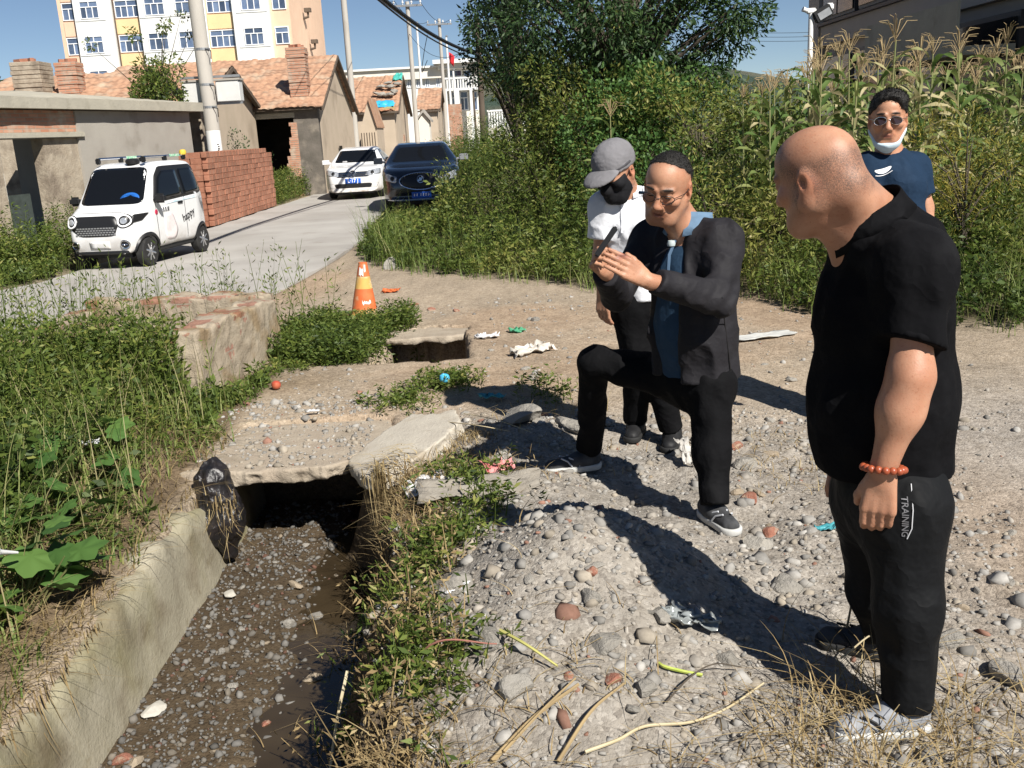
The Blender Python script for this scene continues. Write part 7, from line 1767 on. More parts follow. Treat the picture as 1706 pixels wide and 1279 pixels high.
# --- corn field
def corn_mesh(seed, dry=0.0):
    r = np.random.default_rng(seed); hgt = r.uniform(2.05, 2.45); lean = r.normal(0, .05, 2)
    st = MB().tube([(0, 0, -.05), (lean[0] * .5, lean[1] * .5, hgt * .5), (lean[0], lean[1], hgt)], [.016, .013, .008], 6).mesh('stalk', m_cornst, True)
    V = []; F = []; T = []; n = 0; az = r.uniform(0, PI)
    for i in range(15):
        z = .35 + i * (hgt - .45) / 15; a = az + PI * i + r.normal(0, .35); L_ = r.uniform(.55, .85) * (.75 + .5 * math.sin(PI * min(i / 11, 1))); w = r.uniform(.019, .032); up = r.uniform(.55, 1.05); K = 8; ti = np.clip(dry + r.normal(.46, .22) + (.38 if i < 4 else 0) + (.4 if r.random() < .22 else 0), 0, 1)
        x = y_ = 0.0; px, pz = 0.0, z; th = up * 1.15
        cx = lean[0] * z / hgt; cy = lean[1] * z / hgt; tw = r.normal(0, .5)
        for k in range(K + 1):
            t = k / K; ww = w * math.sin(PI * (.12 + .88 * t) ** .8) + .003
            fold = .35 * ww; wob = .02 * math.sin(9 * t + seed); ca, sa = math.cos(a + tw * t * .5), math.sin(a + tw * t * .5)
            for sgn, dz in ((-1, fold), (0, 0), (1, fold)): V.append((cx + ca * px - sa * sgn * ww, cy + sa * px + ca * sgn * ww, pz + dz + wob * sgn)); T.append(min(1, ti + .35 * max(0, t - .75)))
            px += math.cos(th) * L_ / K; pz += math.sin(th) * L_ / K; th -= (up * 1.15 + 1.45) / K * (.45 + 1.25 * t)
        for k in range(K): b = n + 3 * k; F += [(b, b + 1, b + 4, b + 3), (b + 1, b + 2, b + 5, b + 4)]
        n += 3 * (K + 1)
    lf = npmesh('foliage', np.array(V), np.array(F), LM_CORN, True, tint=np.array(T))
    b = MB()
    for i in range(11):
        a = r.uniform(0, 2 * PI); s_ = r.uniform(.10, .24) if i else .01; z0 = hgt - .04 + .02 * i * .5
        b.tube([(lean[0], lean[1], z0), (lean[0] + s_ * .5 * math.cos(a), lean[1] + s_ * .5 * math.sin(a), z0 + .17), (lean[0] + s_ * math.cos(a), lean[1] + s_ * math.sin(a), z0 + .24 - s_ * .35)], [.004, .005, .003], 4)
    ts = b.mesh('tassel', mat('corn_tassel', (.36, .28, .15), (.28, .20, .11), scale=20, rough=.9), True)
    return st, lf, ts
m_cornst = mat('corn_stalk', (.16, .19, .07), (.24, .22, .10), scale=6, rough=.7)
CM = [corn_mesh(i) for i in range(7)]; CD = [corn_mesh(20 + i, .22) for i in range(3)]; rr = random.Random(3)
for row in range(9):
    for k in range(19):
        X = .55 + k * .385 + (row % 2) * .18 + rr.uniform(-.08, .08); Y = max(10.2, float(veg_y(X)) + 2.0) + row * .62 + rr.uniform(-.12, .12)
        px = X / Y
        if X < .2 + .12 * row or px > .60 or Y > 16.2 or rr.random() < .06: continue
        if px < .25 and rr.random() < .95: continue
        if abs(X - 5.1) < .5 and Y < 12 and rr.random() < .5: continue
        st, lf, ts = CD[rr.randrange(3)] if .385 < px < .435 or rr.random() < .12 else CM[rr.randrange(7)]; z = h1(X, Y); sc = rr.uniform(.88, 1.06) * (.97 if px > .29 else .80)
        c = thing('corn_plant', 'tasselled corn plant standing in the field behind the weeds', 'corn plant', (X, Y, z), rr.uniform(0, 6.28), 'corn plants in the field'); c.scale = (sc, sc, sc)
        link('stalk', st, c); link('foliage', lf, c); link('tassel', ts, c)

# --- trees and shrubs
def crown_tree(name, label, base, hgt, clumps, nl, cs, ll, lw, m, seed, trunk_r=.12, flat=.8, hang=0.0, cat='tree', tone=.5):
    r = np.random.default_rng(seed); t = thing(name, label, cat, base); b = MB(); v = Veg(seed)
    b.tube([(0, 0, -.1), (.04, .02, hgt * .3), (-.03, .05, hgt * .62)], [trunk_r, trunk_r * .75, trunk_r * .4], 10)
    for (cx, cy, cz, cr) in clumps:
        s0 = min(.6, max(.2, cz / hgt * .55)) * hgt; mid = (cx * .45, cy * .45, (s0 + cz) / 2 + .1); b.tube([(0, 0, s0), mid, (cx, cy, cz)], [trunk_r * .4, trunk_r * .25, trunk_r * .08], 5)
        n = int(nl * cr ** 2 / .25); u = r.normal(size=(n, 3)); u /= np.linalg.norm(u, axis=1, keepdims=True); P = u * (cr * r.uniform(.25, 1.08, n) ** .6)[:, None] * np.array([1, 1, flat]); D = u * .8 + r.normal(0, .6, (n, 3)); D[:, 2] -= hang
        q = r.uniform(.7, 1.3, n); v.leaves(P + np.array([cx, cy, cz]), D, ll * q, lw * q, np.clip(r.normal(tone, .25, n), 0, 1))
    b.build('trunk', m_bark, t, True); link('crown', v.mesh('crown', m), t); return t
r = np.random.default_rng(8); cl = []
for i in range(90):
    u = r.normal(size=3); u /= np.linalg.norm(u); q = r.uniform(.45, 1) ** .5; cl.append((u[0] * 2.0 * q, u[1] * 1.1 * q, 3.35 + u[2] * 1.75 * q - .10 * u[0], r.uniform(.30, .55)))
crown_tree('broadleaf_tree', 'large dark leafy tree rising above the corn at the top centre', (1.85, 14.9, .1), 4.9, cl, 460, .5, .095, .015, LM_TREE, 21, .14, .85, .35)
cl = [(.75 * math.cos(a) * (1 - max(0, z - 3.6) / 2.4) ** .8 * .9, .75 * math.sin(a) * (1 - max(0, z - 3.6) / 2.4) ** .8 * .9, z, .34) for z in np.linspace(2.75, 5.4, 9) for a in np.linspace(0, 2 * PI, 7) + z]
crown_tree('evergreen_tree', 'dark narrow evergreen at the left edge of the big leafy tree', (.34, 19.5, .1), 5.4, cl, 420, .4, .06, .02, LM_FIR, 22, .12, 1.0)
cl = [(r.normal(0, .42), r.normal(0, .4), 3.3 + r.uniform(-.9, .7), r.uniform(.25, .5)) for i in range(22)] + [(r.normal(0, .6), r.normal(0, .3), 4.4 + r.uniform(-.2, .6), .16) for i in range(9)]
bx_ = gy(262, 140, 25.6); crown_tree('roofside_tree', 'straggly tree sprouting over the roof beside the thick concrete pole', (bx_[0], 25.6, 0), 4.2, cl, 330, .4, .10, .022, LM_WEED, 23, .045, .8, .1, tone=.45)
cl = [(r.normal(0, .5), r.normal(0, .25), 1.3 + r.uniform(-.8, .6), r.uniform(.25, .42)) for i in range(16)]
bx_ = gy(395, 220, 29.5); crown_tree('wall_shrub', 'dark shrub against the dark grey house wall beside the thick pole', (bx_[0], 29.5, 0), 1.6, cl, 170, .4, .09, .02, LM_TREE, 24, .06, .9, cat='shrub', tone=.45)
cl = [(r.normal(0, .4), r.normal(0, .3), .5 + r.uniform(-.35, .6), r.uniform(.18, .3)) for i in range(18)]
bx_ = gy(1612, 262, 9.0); t_ = crown_tree('golden_shrub', 'feathery golden-yellow shrub to the right of the man in navy', (bx_[0], 9.0, h1(bx_[0], 9.0)), 1.35, [(c[0] * .75, c[1] * .6, c[2] + .55, c[3]) for c in cl], 620, .3, .06, .003, LM_GOLD, 25, .03, 1.0, -.2, cat='shrub')
# tall shrub mass under the big tree
for k, (px, Y, zc, R, n_, tone, ms, lab) in enumerate(((888, 15.4, 2.2, .55, 40, .42, LM_WEED, 'tall leafy shrub beside the lamp post at the left end of the bank'), (905, 14.2, 1.7, .75, 34, .40, LM_WEED, 'tall dark shrub at the left end of the bank under the big tree'), (985, 13.9, 2.0, .85, 40, .55, LM_WEED, 'tall yellow-green shrub left of centre under the big tree'), (1075, 13.6, 1.9, .85, 40, .48, LM_BROAD, 'tall fresh green shrub in the middle under the big tree'), (1165, 13.4, 1.75, .8, 36, .62, LM_WEED, 'tall light green shrub behind the man with glasses, under the tree'), (1255, 13.0, 1.6, .75, 34, .5, LM_WEED, 'tall green shrub left of the bald man where the corn begins'), (1030, 15.2, 2.7, .9, 36, .35, LM_WEED, 'dark shrub rising into the lower branches of the big tree'))):
    X = gy(px, 260, Y)[0]; r = np.random.default_rng(130 + k); cl = [(r.normal(0, R * .5), r.normal(0, R * .4), max(.35, zc * .68 + r.uniform(-1, 1) * zc * .52), r.uniform(.20, .36)) for i in range(n_)]
    crown_tree('tall_shrub', lab, (X, Y, h1(X, Y)), zc * 1.2, cl, 520, .3, .07, .012 if ms is LM_WEED else .018, ms, 140 + k, .03, .95, -.1, 'shrub', min(.95, tone + .14))
# a trunk-like sapling and scattered leafy shrubs that stand out of the weeds
for k, (px, Y, z, R, tone, ms) in enumerate(((1180, 10.75, .85, .50, .90, LM_WEED), (1300, 10.25, .72, .50, .95, LM_WEED), (1100, 12.3, 1.05, .6, .55, LM_BROAD), (900, 13.6, 1.0, .6, .35, LM_WEED), (1640, 9.2, .55, .5, .35, LM_WEED), (1690, 9.4, 1.0, .45, .6, LM_WEED), (780, 14.6, .7, .5, .4, LM_WEED), (1000, 13.2, 1.3, .55, .5, LM_BROAD))):
    X = gy(px, 300, Y)[0]; r = np.random.default_rng(30 + k); cl = [(r.normal(0, R * .55), r.normal(0, R * .4), z + r.uniform(-.6, .35) * z, r.uniform(.16, .30)) for i in range(20)]
    lab = ['pale green feathery bush behind the man with glasses', 'yellow-green feathery bush beside the bald man\'s head', 'fresh green leafy bush above the man with glasses', 'dark green bush left of the capped man', 'dark green bush at the right edge behind the men', 'leafy green bush high at the right edge', 'low green bush right of the dark sedan', 'bright green leafy bush behind the grey cap'][k]
    crown_tree('leafy_bush', lab, (X, Y, h1(X, Y)), z * 1.2, cl, 420, .3, .055, .008 if ms is LM_WEED else .016, ms, 40 + k, .02, .9, -.3, 'bush', tone)
# far tree line on the ridge behind the left chimneys
for k, (px, Y, hh) in enumerate(((18, 75, 7.2), (60, 80, 7.6), (95, 78, 6.6), (-20, 76, 7.6))):
    X = gy(px, 120, Y)[0]; r = np.random.default_rng(60 + k); cl = [(r.normal(0, 1.1), r.normal(0, 1.0), hh * .75 + r.uniform(-2.2, 1.2), r.uniform(.7, 1.2)) for i in range(18)]
    crown_tree('distant_tree', 'distant dark tree %s' % ['behind the left plastered chimney', 'between the two chimneys on the skyline', 'just left of the apartment block', 'at the far left edge of the skyline'][k], (X, Y, 0), hh, cl, 40, .8, .30, .10, LM_TREE, 70 + k, .15, .9)
# ================================================================== STONES AND DEBRIS
def rock_mesh(seed, sub=2, flat=.7, amp=.28, m=None, ang=True):
    bm = bmesh.new(); bmesh.ops.create_icosphere(bm, subdivisions=sub, radius=.5); r = np.random.default_rng(seed)
    pl = [(nrm(r.normal(size=3)), r.uniform(.20, .38)) for _ in range(10)]
    for v in bm.verts:
        p = np.array(v.co)
        for n, d in pl:
            e = p @ n - d
            if e > 0: p = p - n * e * .92
        p = p * (1 + amp * .35 * float(vn3(p[0] * 4 + seed, p[1] * 4, p[2] * 4, seed))); p[2] *= flat; v.co = p * 1.25
    me = bpy.data.meshes.new('stone'); bm.to_mesh(me); bm.free(); me.materials.append(m); return me
m_stone = mat('grey_stone', (.37, .345, .305), (.30, .28, .245), (.40, .37, .32), scale=4, rough=.95, bump=.6, bscale=9, spec=.1, attr='rand', attr_amt=.72, s3=2, bdist=.03)
m_tanst = mat('tan_stone', (.39, .32, .235), (.32, .26, .19), scale=4, rough=.92, bump=.5, bscale=18, spec=.12, attr='rand', attr_amt=.7)
RK = [rock_mesh(i, 2, [.62, .8, .5, .7][i % 4], m=m_stone) for i in range(8)] + [rock_mesh(20 + i, 2, .65, m=m_tanst) for i in range(3)]
# gravel: thousands of small stones, one mass
bm = bmesh.new(); bmesh.ops.create_icosphere(bm, subdivisions=1, radius=1); ICO = np.array([v.co for v in bm.verts]); ICF = np.array([[v.index for v in f.verts] for f in bm.faces]); bm.free()
g = np.random.default_rng(17)
def gravel(name, x, y, z, s, cols, label):
    N = len(x); V = np.repeat(ICO[None], N, 0) * g.uniform(.5, 1.35, (N, len(ICO), 1)); V = np.sign(V) * np.abs(V) ** g.uniform(.45, .9, (N, 1, 1)); RQ = np.linalg.qr(g.normal(size=(N, 3, 3)))[0]; V = np.einsum('nij,nkj->nki', RQ, V * g.uniform(.45, 1.2, (N, 1, 3))) * np.array([1, 1, .75]) * .85; a = g.uniform(0, 2 * PI, N); c, sn = np.cos(a)[:, None], np.sin(a)[:, None]
    X = V[..., 0] * c - V[..., 1] * sn; Y = V[..., 0] * sn + V[..., 1] * c; V = np.stack([X, Y, V[..., 2]], -1) * s[:, None, None] + np.stack([x, y, z], 1)[:, None]
    F = (ICF[None] + (np.arange(N) * len(ICO))[:, None, None]).reshape(-1, 3); col = np.repeat(cols, len(ICO), 0)
    o = link(name, npmesh(name, V.reshape(-1, 3), F, mat('gravel_stone', (1, 1, 1), c2=(.8, .79, .78), scale=60, rough=.95, spec=.1, attr='col'), False, col=col)); tag(o, label, 'gravel', kind='stuff'); return o
def stone_cols(n, red=.03, base=1.0):
    pal = np.array([(.42, .40, .365), (.37, .355, .33), (.43, .395, .345), (.31, .295, .27), (.48, .46, .425), (.42, .37, .30)]); c = pal[g.integers(0, len(pal), n)] * g.uniform(.75, 1.15, (n, 1)); k = g.uniform(0, 1, n) < red; c[k] = np.array((.34, .19, .14)) * g.uniform(.8, 1.2, (k.sum(), 1)); return c * base * .78
n = 15000; x = g.uniform(-.75, 2.9, n); y = 1.75 + 3.9 * g.uniform(0, 1, n) ** 1.15; w_ = np.clip(1.25 - np.abs(x - .5) * .42, .1, 1) * (1 - .8 * sstep(1.9, 2.4, x)) * (.5 + .8 * (fbm2(x * 1.7, y * 1.7, 5) > -.15)) * np.where(x < bank_x(y) + .05, 0, 1); k = g.uniform(0, 1.3, n) < w_; x, y = x[k], y[k]
x2, y2 = g.uniform(-1.9, 3.2, 5200), 5.0 + 5.2 * g.uniform(0, 1, 5200) ** 1.6; k = (g.uniform(0, 1, 5200) < .35 + .55 * fbm2(x2 * 1.3, y2 * 1.3, 9)) & (y2 < veg_y(x2)) & ~road_in(x2, y2, .1) & ~((np.abs(x2 + .72) < .5) & (np.abs(y2 - 8.15) < .9)); x2, y2 = x2[k], y2[k]
x3, y3 = g.uniform(-1.85, -.85, 900), 4.98 + 1.3 * g.uniform(0, 1, 900) ** .8
xa, ya = np.concatenate([x, x2, x3]), np.concatenate([y, y2, y3]); s = np.clip(np.exp(g.normal(-4.62, .60, len(xa))), .004, .045); z = H(xa, ya); slab = (xa > -1.9) & (xa < -.78) & (ya > 4.98) & (ya < 5.8); z = np.where(slab, .012, z)
gravel('gravel', xa, ya, z + s * .05, s, stone_cols(len(xa)), 'grey gravel and rubble strewn over the ground around the men')
n = 9000; y = g.uniform(1.9, 5.7, n); x = g.uniform(-1.62, -.62, n); k = (x < bank_x(y) - .08) & (g.uniform(0, 1, n) < .55 + .8 * fbm2(x * 2, y * 2, 7) - .5 * sstep(-1.15, -.85, x) * sstep(3.2, 4, y)); x, y = x[k], y[k]; s = np.clip(np.exp(g.normal(-4.75, .5, len(x))), .004, .026)
gravel('ditch_gravel', x, y, H(x, y) + s * .25, s, stone_cols(len(x), .05, .5), 'wet gravel spread over the ditch floor')
# single stones
rr = random.Random(21); used = []
def at0(px, py, z=0.0):
    p = gz(px, py, z)
    for _ in range(6): p = gz(px, py, h1(p[0], p[1]))
    return p
def put_stone(X, Y, s, label, group, sink=.34, mesh=None, z=None):
    zz = (h1(X, Y) if z is None else z) + s * .5 * .6 - s * sink
    o = link('stone', mesh or RK[rr.randrange(len(RK))], None, (X, Y, zz), (rr.uniform(-.25, .25), rr.uniform(-.25, .25), rr.uniform(0, 6.28)), (s * rr.uniform(.85, 1.3), s * rr.uniform(.7, 1.1), s * rr.uniform(.75, 1.05)))
    return tag(o, label, 'stone', group)
k = 0
while k < 120:
    X = rr.uniform(-.35, 2.6); Y = 1.9 + 3.6 * rr.random() ** 1.05; s = min(.16, math.exp(rr.gauss(-3.1, .45)))
    if X < float(bank_x(Y)) + .12 or abs(X - .9) * 0 > 1: continue
    if X > 1.75 and rr.random() < .65: continue
    if any(math.hypot(X - a, Y - b) < (s + c) * .5 for a, b, c in used): continue
    if any(math.hypot(X - a, Y - b) < .16 for a, b in ((1.0, 2.4), (.97, 2.8), (.86, 2.4), (.84, 3.84), (.28, 4.62), (.8, 5.1), (1.0, 5.0))): continue
    used.append((X, Y, s)); put_stone(X, Y, s, 'loose stone half buried in the rubble between the ditch and the men', 'loose stones in the rubble'); k += 1
k = 0
while k < 40:
    Y = rr.uniform(2.0, 5.6); X = rr.uniform(-1.55, -.75); s = min(.12, math.exp(rr.gauss(-3.25, .4)))
    if X > float(bank_x(Y)) - .14: continue
    put_stone(X, Y, s, 'stone lying on the wet floor of the ditch', 'stones on the ditch floor', .15); k += 1
k = 0
while k < 60:
    X = rr.uniform(-1.7, 2.6); Y = rr.uniform(5.6, 9.6); s = min(.12, math.exp(rr.gauss(-3.0, .4)))
    if Y > float(veg_y(X)) - .2 or (abs(X + .72) < .55 and abs(Y - 8.15) < .95) or road_in(np.array([X]), np.array([Y]), .2)[0] or (X < -1.75 and Y < 8.5): continue
    put_stone(X, Y, s, 'loose stone on the dirt track beyond the culvert', 'loose stones on the track'); k += 1
def rk(seed, flat, m=m_stone): return rock_mesh(seed, 3, flat, m=m)
for px, py, s, fl, lab in ((870, 700, .36, .42, 'large flat grey stone behind the broken slab'), (950, 712, .24, .5, 'grey stone beside the raised foot, right of the flat one'), (810, 1075, .15, .8, 'pale rounded stone low on the left side of the mound'), (1005, 1075, .14, .35, 'flat grey flake of stone in the middle of the mound'), (985, 1000, .10, .7, 'pale stone just below the big shadow'),
                        (1260, 912, .17, .75, 'pale grey angular stone right of the jacketed man\'s rear foot'), (1690, 1132, .15, .8, 'round grey stone at the right edge of the picture'), (1308, 978, .11, .7, 'tan angular stone above the long shadow'), (765, 985, .16, .6, 'grey stone beside a white scrap left of the mound'), (1210, 1100, .11, .9, 'upright dark grey stone right of the yellow strip'),
                        (655, 447, .30, .8, 'boulder at the corner of the grass verge above the cone'), (1395, 590, .30, .5, 'grey block behind the bald man at the foot of the weeds'), (1240, 775, .18, .6, 'brownish stone right of the jacketed man\'s knee'), (860, 1150, .12, .8, 'pale stone near the bottom of the mound'), (1100, 1030, .12, .5, 'grey slabby stone inside the shadow edge')):
    p = at0(px, py); put_stone(p[0], p[1], s * .85, lab, None, .2, rk(int(px), fl))
p = gz(258, 1190, -.5); put_stone(p[0], p[1], .095, 'white flat stone on the ditch floor beside the wall', None, .1, rk(91, .3, mat('white_stone', (.46, .44, .39), (.40, .38, .33), scale=6, rough=.9)))
p = gz(385, 998, -.5); put_stone(p[0], p[1], .09, 'pale stone in the middle of the ditch', None, .1, rk(92, .4, mat('white_stone', (.68, .66, .60), rough=.9)))
# red brick fragments
m_frag = mat('brick_fragment_clay', (.32, .145, .10), (.24, .105, .075), (.36, .26, .19), scale=5, rough=.95, bump=.5, bscale=12, spec=.08, s3=3, t3=(.5, .66)); bf = [rock_mesh(60 + i, 2, .7, .15, m=m_frag) for i in range(4)]
for px, py, s, lab in ((1020, 1132, .085, 'red brick fragment low on the mound'), (985, 965, .075, 'small red brick fragment at the shadow edge'), (1285, 890, .12, 'flat red brick fragment right of the jacketed man'), (1248, 832, .15, 'pinkish half brick right of the jacketed man\'s legs'), (1225, 745, .12, 'orange brick fragment by the dry grass'), (945, 1128, .06, 'tiny red brick chip left of the mound\'s centre'),
                        (718, 516, .13, 'red brick fragment right of the traffic cone'), (760, 518, .12, 'second red brick fragment farther right of the cone'), (690, 508, .12, 'red brick scrap just behind the cone'), (600, 655, .09, 'orange brick chip on the culvert slab'), (205, 1265, .10, 'red brick fragment on the ditch floor at the lower left'), (440, 1210, .08, 'orange brick fragment in the middle of the ditch'), (575, 728, .07, 'orange chip near the broken edge of the slab'), (1050, 470, .0, '')):
    if not s: continue
    zf = -.5 if 'ditch' in lab else 0; p = at0(px, py, zf); o = put_stone(p[0], p[1], s * .7, lab, None, .25, bf[int(px) % 4]); o.name = 'brick_fragment'; o['category'] = 'brick'

# ---- traffic cone
p = gz(608, 531); cone = thing('traffic_cone', 'worn orange and yellow traffic cone standing in the weed patch', 'cone', (p[0], p[1], h1(p[0], p[1])), .3); cone.rotation_euler = (0, R_(3), .3)
m_co = mat('faded_orange', (.60, .12, .035), (.52, .17, .06), (.55, .33, .20), scale=14, rough=.65, s3=9, t3=(.58, .68)); m_cy = mat('faded_yellow', (.62, .38, .10), (.55, .33, .10), (.66, .54, .36), scale=14, rough=.65, s3=8, t3=(.5, .66))
def cseg(z0, z1, m, nm, rf=lambda z: .135 - .165 * z):
    zs = np.linspace(z0, z1, 5); MB().lathe([(rf(z) * (1 + .03 * math.sin(9 * z)), z) for z in zs], n=28).build(nm, m, cone, True)
MB().lathe([(.155, 0), (.155, .03), (.135, .045), (.128, .05)], n=28).build('base_ring', m_cy, cone, True); MB().box((0, 0, .012), (.38, .38, .024)).build('base_plate', mat('cone_base', (.40, .25, .14), (.30, .18, .10), scale=9, rough=.8), cone, bevel=.01)
cseg(.046, .10, m_cy, 'lower_yellow_band'); cseg(.101, .30, m_co, 'orange_band'); cseg(.301, .42, m_cy, 'yellow_band'); cseg(.421, .555, m_co, 'orange_tip')
cb = mat('torn_reflective', (.72, .70, .66), rough=.4)
def cone_scrap(a0, a1, z0, z1, seed):
    r = random.Random(seed); V = []; F = []; n = 8; rf = lambda z: .135 - .165 * z + .004
    for i in range(n + 1):
        a = a0 + (a1 - a0) * i / n
        for z in (z0 + r.uniform(-.012, .012), z1 + r.uniform(-.014, .014)): V.append((rf(z) * math.cos(a), rf(z) * math.sin(a), z))
    for i in range(n): F.append((2 * i, 2 * i + 2, 2 * i + 3, 2 * i + 1))
    link('torn_sticker', npmesh('torn_sticker', np.array(V), np.array(F), cb, True), cone)
cone_scrap(-1.9, -1.1, .155, .185, 2); cone_scrap(-2.4, -1.7, .43, .50, 5); cone_scrap(-1.6, -1.3, .47, .53, 6)
# ---- litter
def at(px, py, dz=0.0):
    p = gz(px, py)
    for _ in range(6): p = gz(px, py, h1(p[0], p[1]))
    return np.array([p[0], p[1], h1(p[0], p[1]) + dz])
def scrap(name, label, cat, px, py, w, d, m, amp=.02, seed=1, rz=0.0, lift=.012, tilt=0.0, fs=5):
    c = at(px, py, lift); a = np.array([math.cos(rz), math.sin(rz), 0]); b = np.array([-math.sin(rz), math.cos(rz), 0])
    L4 = [c - a * w / 2 - b * d / 2, c + a * w / 2 - b * d / 2, c + a * w / 2 + b * d / 2 + UP * tilt, c - a * w / 2 + b * d / 2 + UP * tilt]
    for q in L4: q[2] = max(q[2], h1(q[0], q[1]) + lift * .6)
    return tag(crumple(name, L4, m, 12, amp, seed, thick=.003, fs=fs), label, cat)
m_plw = mat('white_plastic', (.72, .72, .72), (.62, .62, .62), scale=10, rough=.35, spec=.5); m_plg = mat('grey_sacking', (.30, .275, .235), (.23, .205, .17), scale=14, rough=.8, bump=.5, bscale=60); m_pink = mat('pink_cloth', (.66, .20, .19), (.72, .40, .38), scale=9, rough=.8)
scrap('orange_rubber_strip', 'curled orange rubber piece lying behind the cone', 'rubbish', 651, 487, .20, .10, mat('orange_rubber', (.55, .13, .04), rough=.6), .03, 3)
scrap('paper_scrap', 'white paper scrap by the edge of the hole', 'rubbish', 812, 563, .18, .12, m_plw, .03, 4)
scrap('plastic_bag', 'pale crumpled plastic bag on the dirt track', 'bag', 888, 588, .34, .16, mat('cream_plastic', (.60, .56, .50), (.52, .48, .42), scale=8, rough=.4), .045, 5, .5)
scrap('green_net', 'green plastic scrap near the white paper', 'rubbish', 862, 553, .12, .08, mat('green_plastic', (.05, .26, .13), (.10, .34, .2), scale=20, rough=.6), .03, 6)
scrap('cement_sack', 'long grey empty sack lying across the rubble beside the ditch', 'sack', 800, 822, .58, .17, m_plg, .030, 7, .18, .012, .03, 4)
scrap('pink_cloth', 'torn pink cloth on the grey sack', 'cloth', 832, 800, .12, .10, m_pink, .03, 8, .6, .06)
scrap('clear_plastic_bag', 'shiny clear plastic bag beside the grey sack', 'bag', 722, 830, .22, .16, mat('shiny_plastic', (.50, .48, .47), (.62, .60, .58), scale=9, rough=.15, spec=.8), .05, 9, .2, .02)
scrap('white_scrap', 'white plastic scrap beside a stone left of the mound', 'rubbish', 762, 990, .09, .05, m_plw, .012, 10, .4, .02)
scrap('torn_plastic', 'clear torn plastic at the shadow\'s lower edge', 'rubbish', 1150, 1045, .16, .07, mat('clear_plastic', (.26, .28, .28), (.20, .215, .21), scale=12, rough=.15, spec=.8), .025, 11, -.3, .02)
scrap('white_sack', 'white plastic sack hanging behind the jacketed man\'s leg', 'sack', 1143, 775, .06, .13, mat('dirty_white_sack', (.48, .46, .43), (.36, .34, .31), scale=12, rough=.7), .02, 12, .2, .02, .10)
scrap('blue_scrap', 'teal plastic scrap in the rubble beside the bald man\'s leg', 'rubbish', 1378, 885, .10, .05, mat('teal_plastic', (.06, .28, .32), rough=.4), .012, 13, .5)
scrap('teal_wrapper', 'teal wrapper tangled behind the broken slab', 'rubbish', 820, 668, .16, .05, mat('teal_plastic', (.06, .28, .32), rough=.4), .02, 14, -.2, .03)
scrap('white_wrapper', 'small white wrapper on the culvert slab', 'rubbish', 524, 700, .07, .03, m_plw, .006, 15, .1, .03)
scrap('grey_board', 'pale flat board lying at the foot of the weeds', 'board', 1272, 563, .52, .16, mat('pale_board', (.50, .50, .47), (.42, .42, .40), scale=5, rough=.8), .012, 16, .25, .02)
scrap('foil_scrap', 'crumpled silver foil on the left bank above the wall', 'rubbish', 155, 775, .09, .05, m_plw, .02, 17, .3, .12)
# curved yellow-green strip
c = [at(1098, 1110, .012), at(1108, 1118, .014), at(1140, 1125, .012), at(1170, 1130, .012)]
o = MB().tube(catmull(c, 6), [.0055] * 19, 5).build('plastic_strip', mat('lime_plastic', (.30, .38, .05), (.42, .44, .12), scale=20, rough=.5), None, True); tag(o, 'bright lime-yellow plastic strip on the rubble mound', 'strip')
# apple, ball
def blob(name, label, cat, pos, r, m, dent=True):
    b = MB().lathe([(r * .12, r * .20 if not dent else r * .62), (r * .45, r * .80), (r * .85, r * .55), (r, r * .05), (r * .88, -r * .5), (r * .5, -r * .85), (r * .1, -r * .9)], (0, 0, 0), 16); o = b.build(name, m, None, True, loc=pos); return tag(o, label, cat)
blob('apple', 'small red apple on the slab in front of the tank', 'apple', at(461, 649, .035), .034, mat('apple_red', (.36, .03, .025), (.45, .12, .06), scale=12, rough=.4, spec=.5)); blob('blue_ball', 'small blue plastic ball in the tuft behind the broken slab', 'ball', at(742, 651, .09), .036, mat('ball_blue', (.05, .34, .60), (.10, .50, .72), scale=12, rough=.35), False)
# black refuse bag full of roots hanging off the culvert corner
c0 = np.array([-1.62, 4.86, -.10]); s = SDF(c0 - np.array((.24, .22, .45)), c0 + np.array((.24, .22, .32)), .008)
s.cone(c0 + (.0, .0, .10), c0 + (.01, -.02, -.12), .095, .13, .05); s.cone(c0 + (.01, -.02, -.12), c0 + (.04, -.02, -.30), .11, .04, .05); s.cone(c0 + (0, 0, .10), c0 + (-.01, .02, .20), .07, .025, .04)
s.fold(lambda x, y, z: .030 * np.abs(vn3(x * 17, y * 17, z * 8, 3)) - .010 + .022 * np.abs(vn3(x * 38, y * 38, z * 17, 5)) - .006); V, Q = s.nets()
bag = thing('refuse_bag', 'black plastic bag full of roots slumped over the ditch wall', 'bag', c0); link('bag', npmesh('bag', V - c0, Q, mat('black_polythene', (.009, .009, .010), (.022, .018, .018), scale=14, rough=.33, spec=.5, bump=.6, bscale=30, bdist=.01), True), bag)
v = Veg(90); n = 200; P = rg.normal(0, 1, (n, 3)) * (.05, .03, .05) + (.06, -.11, -.02); v.blades(P, rg.uniform(-.16, .05, n), rg.uniform(-1.6, 1.2, n), rg.uniform(0, 6.28, n), .0022, rg.uniform(.2, 1, n), 4, .8); link('roots', v.mesh('roots', LM_DRY), bag)
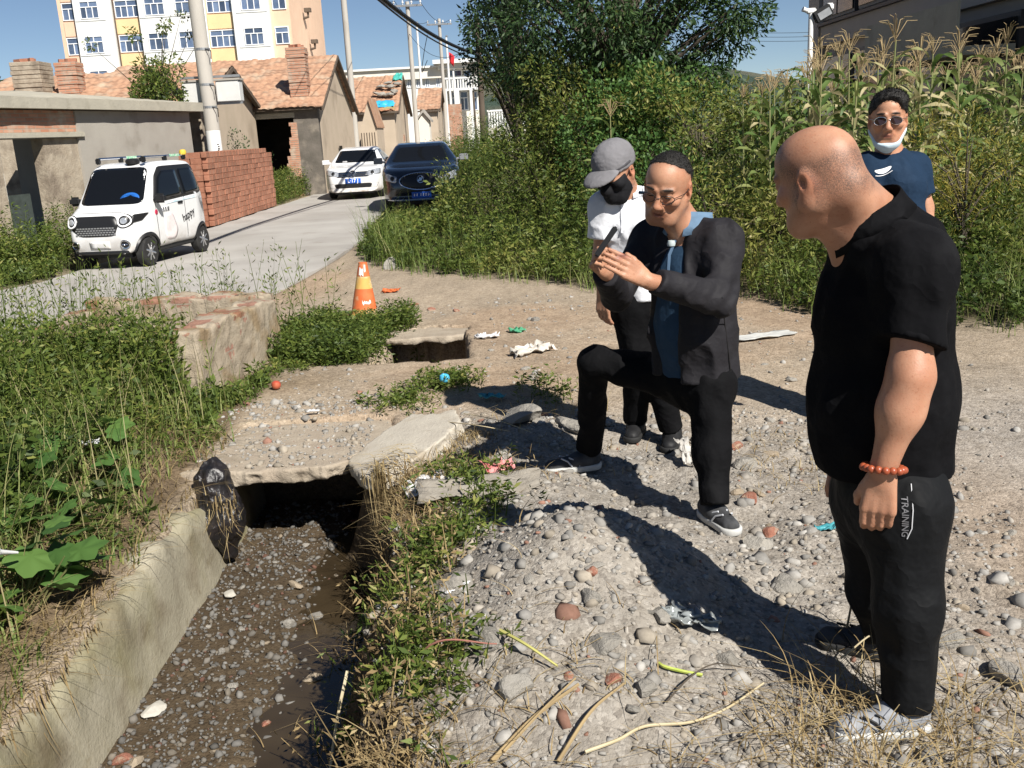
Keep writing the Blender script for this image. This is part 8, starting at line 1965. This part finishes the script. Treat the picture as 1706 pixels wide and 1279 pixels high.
# dry stalks and wires
m_stalk = mat('dry_stalk', (.34, .25, .13), (.26, .19, .10), scale=10, rough=.85); m_pale = mat('pale_stalk', (.50, .43, .29), (.42, .34, .20), scale=10, rough=.8)
def stalk(label, pts, r, m, name='dry_stalk', cat='stalk'):
    P = catmull([at(px, py, dz) for px, py, dz in pts], 8); o = MB().tube(P, list(np.linspace(r, r * .6, len(P))), 6).build(name, m, None, True); return tag(o, label, cat)
stalk('thick brown stalk slanting across the bottom of the mound', [(820, 1279, .02), (890, 1222, .04), (965, 1165, .05)], .008, m_stalk); stalk('thin brown stalk beside the thick one at the bottom', [(840, 1268, .03), (905, 1210, .05), (960, 1160, .06)], .005, m_stalk)
stalk('long pale curved stalk snaking along the bottom edge', [(975, 1264, .02), (1030, 1248, .03), (1075, 1225, .03), (1150, 1218, .03), (1210, 1195, .03), (1272, 1162, .05)], .0055, m_pale); stalk('yellowish stalk on the left flank of the mound', [(835, 1080, .05), (880, 1100, .05), (930, 1125, .03)], .006, mat('yellow_stalk', (.40, .38, .12), rough=.7))
stalk('thin dark twig right of the lime strip', [(1110, 1180, .02), (1150, 1150, .04), (1190, 1130, .05), (1235, 1125, .03)], .0032, m_bark, 'twig', 'twig'); stalk('brown stalk across the lower middle', [(930, 1279, .02), (985, 1215, .05), (1040, 1160, .04)], .006, m_stalk)
stalk('reddish stem in the dry tangle left of the mound', [(640, 1175, .05), (720, 1120, .08), (830, 1105, .06)], .004, mat('red_stem', (.28, .12, .09), rough=.8), 'dry_stalk', 'stalk'); stalk('pale stem arching over the hollow behind the sack', [(745, 730, .10), (800, 745, .12), (850, 742, .08)], .0035, m_pale, 'dry_stalk', 'stalk')
stalk('second pale stem arching behind the pink cloth', [(775, 722, .12), (830, 735, .12), (885, 735, .05)], .003, m_pale, 'dry_stalk', 'stalk'); stalk('dry root by the bald man\'s far foot', [(1405, 1085, .03), (1430, 1050, .22), (1455, 1075, .05)], .004, m_stalk, 'dry_root', 'root'); stalk('thick dry stalk beside the bald man\'s near shoe', [(1390, 1160, .03), (1470, 1205, .05), (1560, 1250, .03)], .007, m_stalk)
stalk('thin straw bent over the bald man\'s near shoe', [(1400, 1120, .05), (1470, 1110, .12), (1560, 1140, .04)], .003, m_pale)
p0 = np.array([-.64, 3.05, -.10]); o = MB().tube(catmull([p0, p0 + (-.03, -.1, -.12), p0 + (-.06, -.22, -.30)], 6), .006, 6).build('hanging_root', m_pale, None, True); tag(o, 'white bare root hanging down the right side of the ditch', 'root')
# stones holding the roof tarpaulins down
for i in range(12):
    px = 626 + (i % 6) * 5.6 + (i // 6) * 2; vv = 1.0 + (i // 6) * .9 + rr.uniform(-.2, .2); q = roofpt(px, vv); o = link('roof_stone', RK[i % 8], None, q + UP * .12, (rr.uniform(-.3, .3), rr.uniform(-.3, .3), rr.uniform(0, 6)), (.42, .34, .26)); tag(o, 'flat stone weighing down the roof of the patched house', 'stone', 'stones on the patched roof')
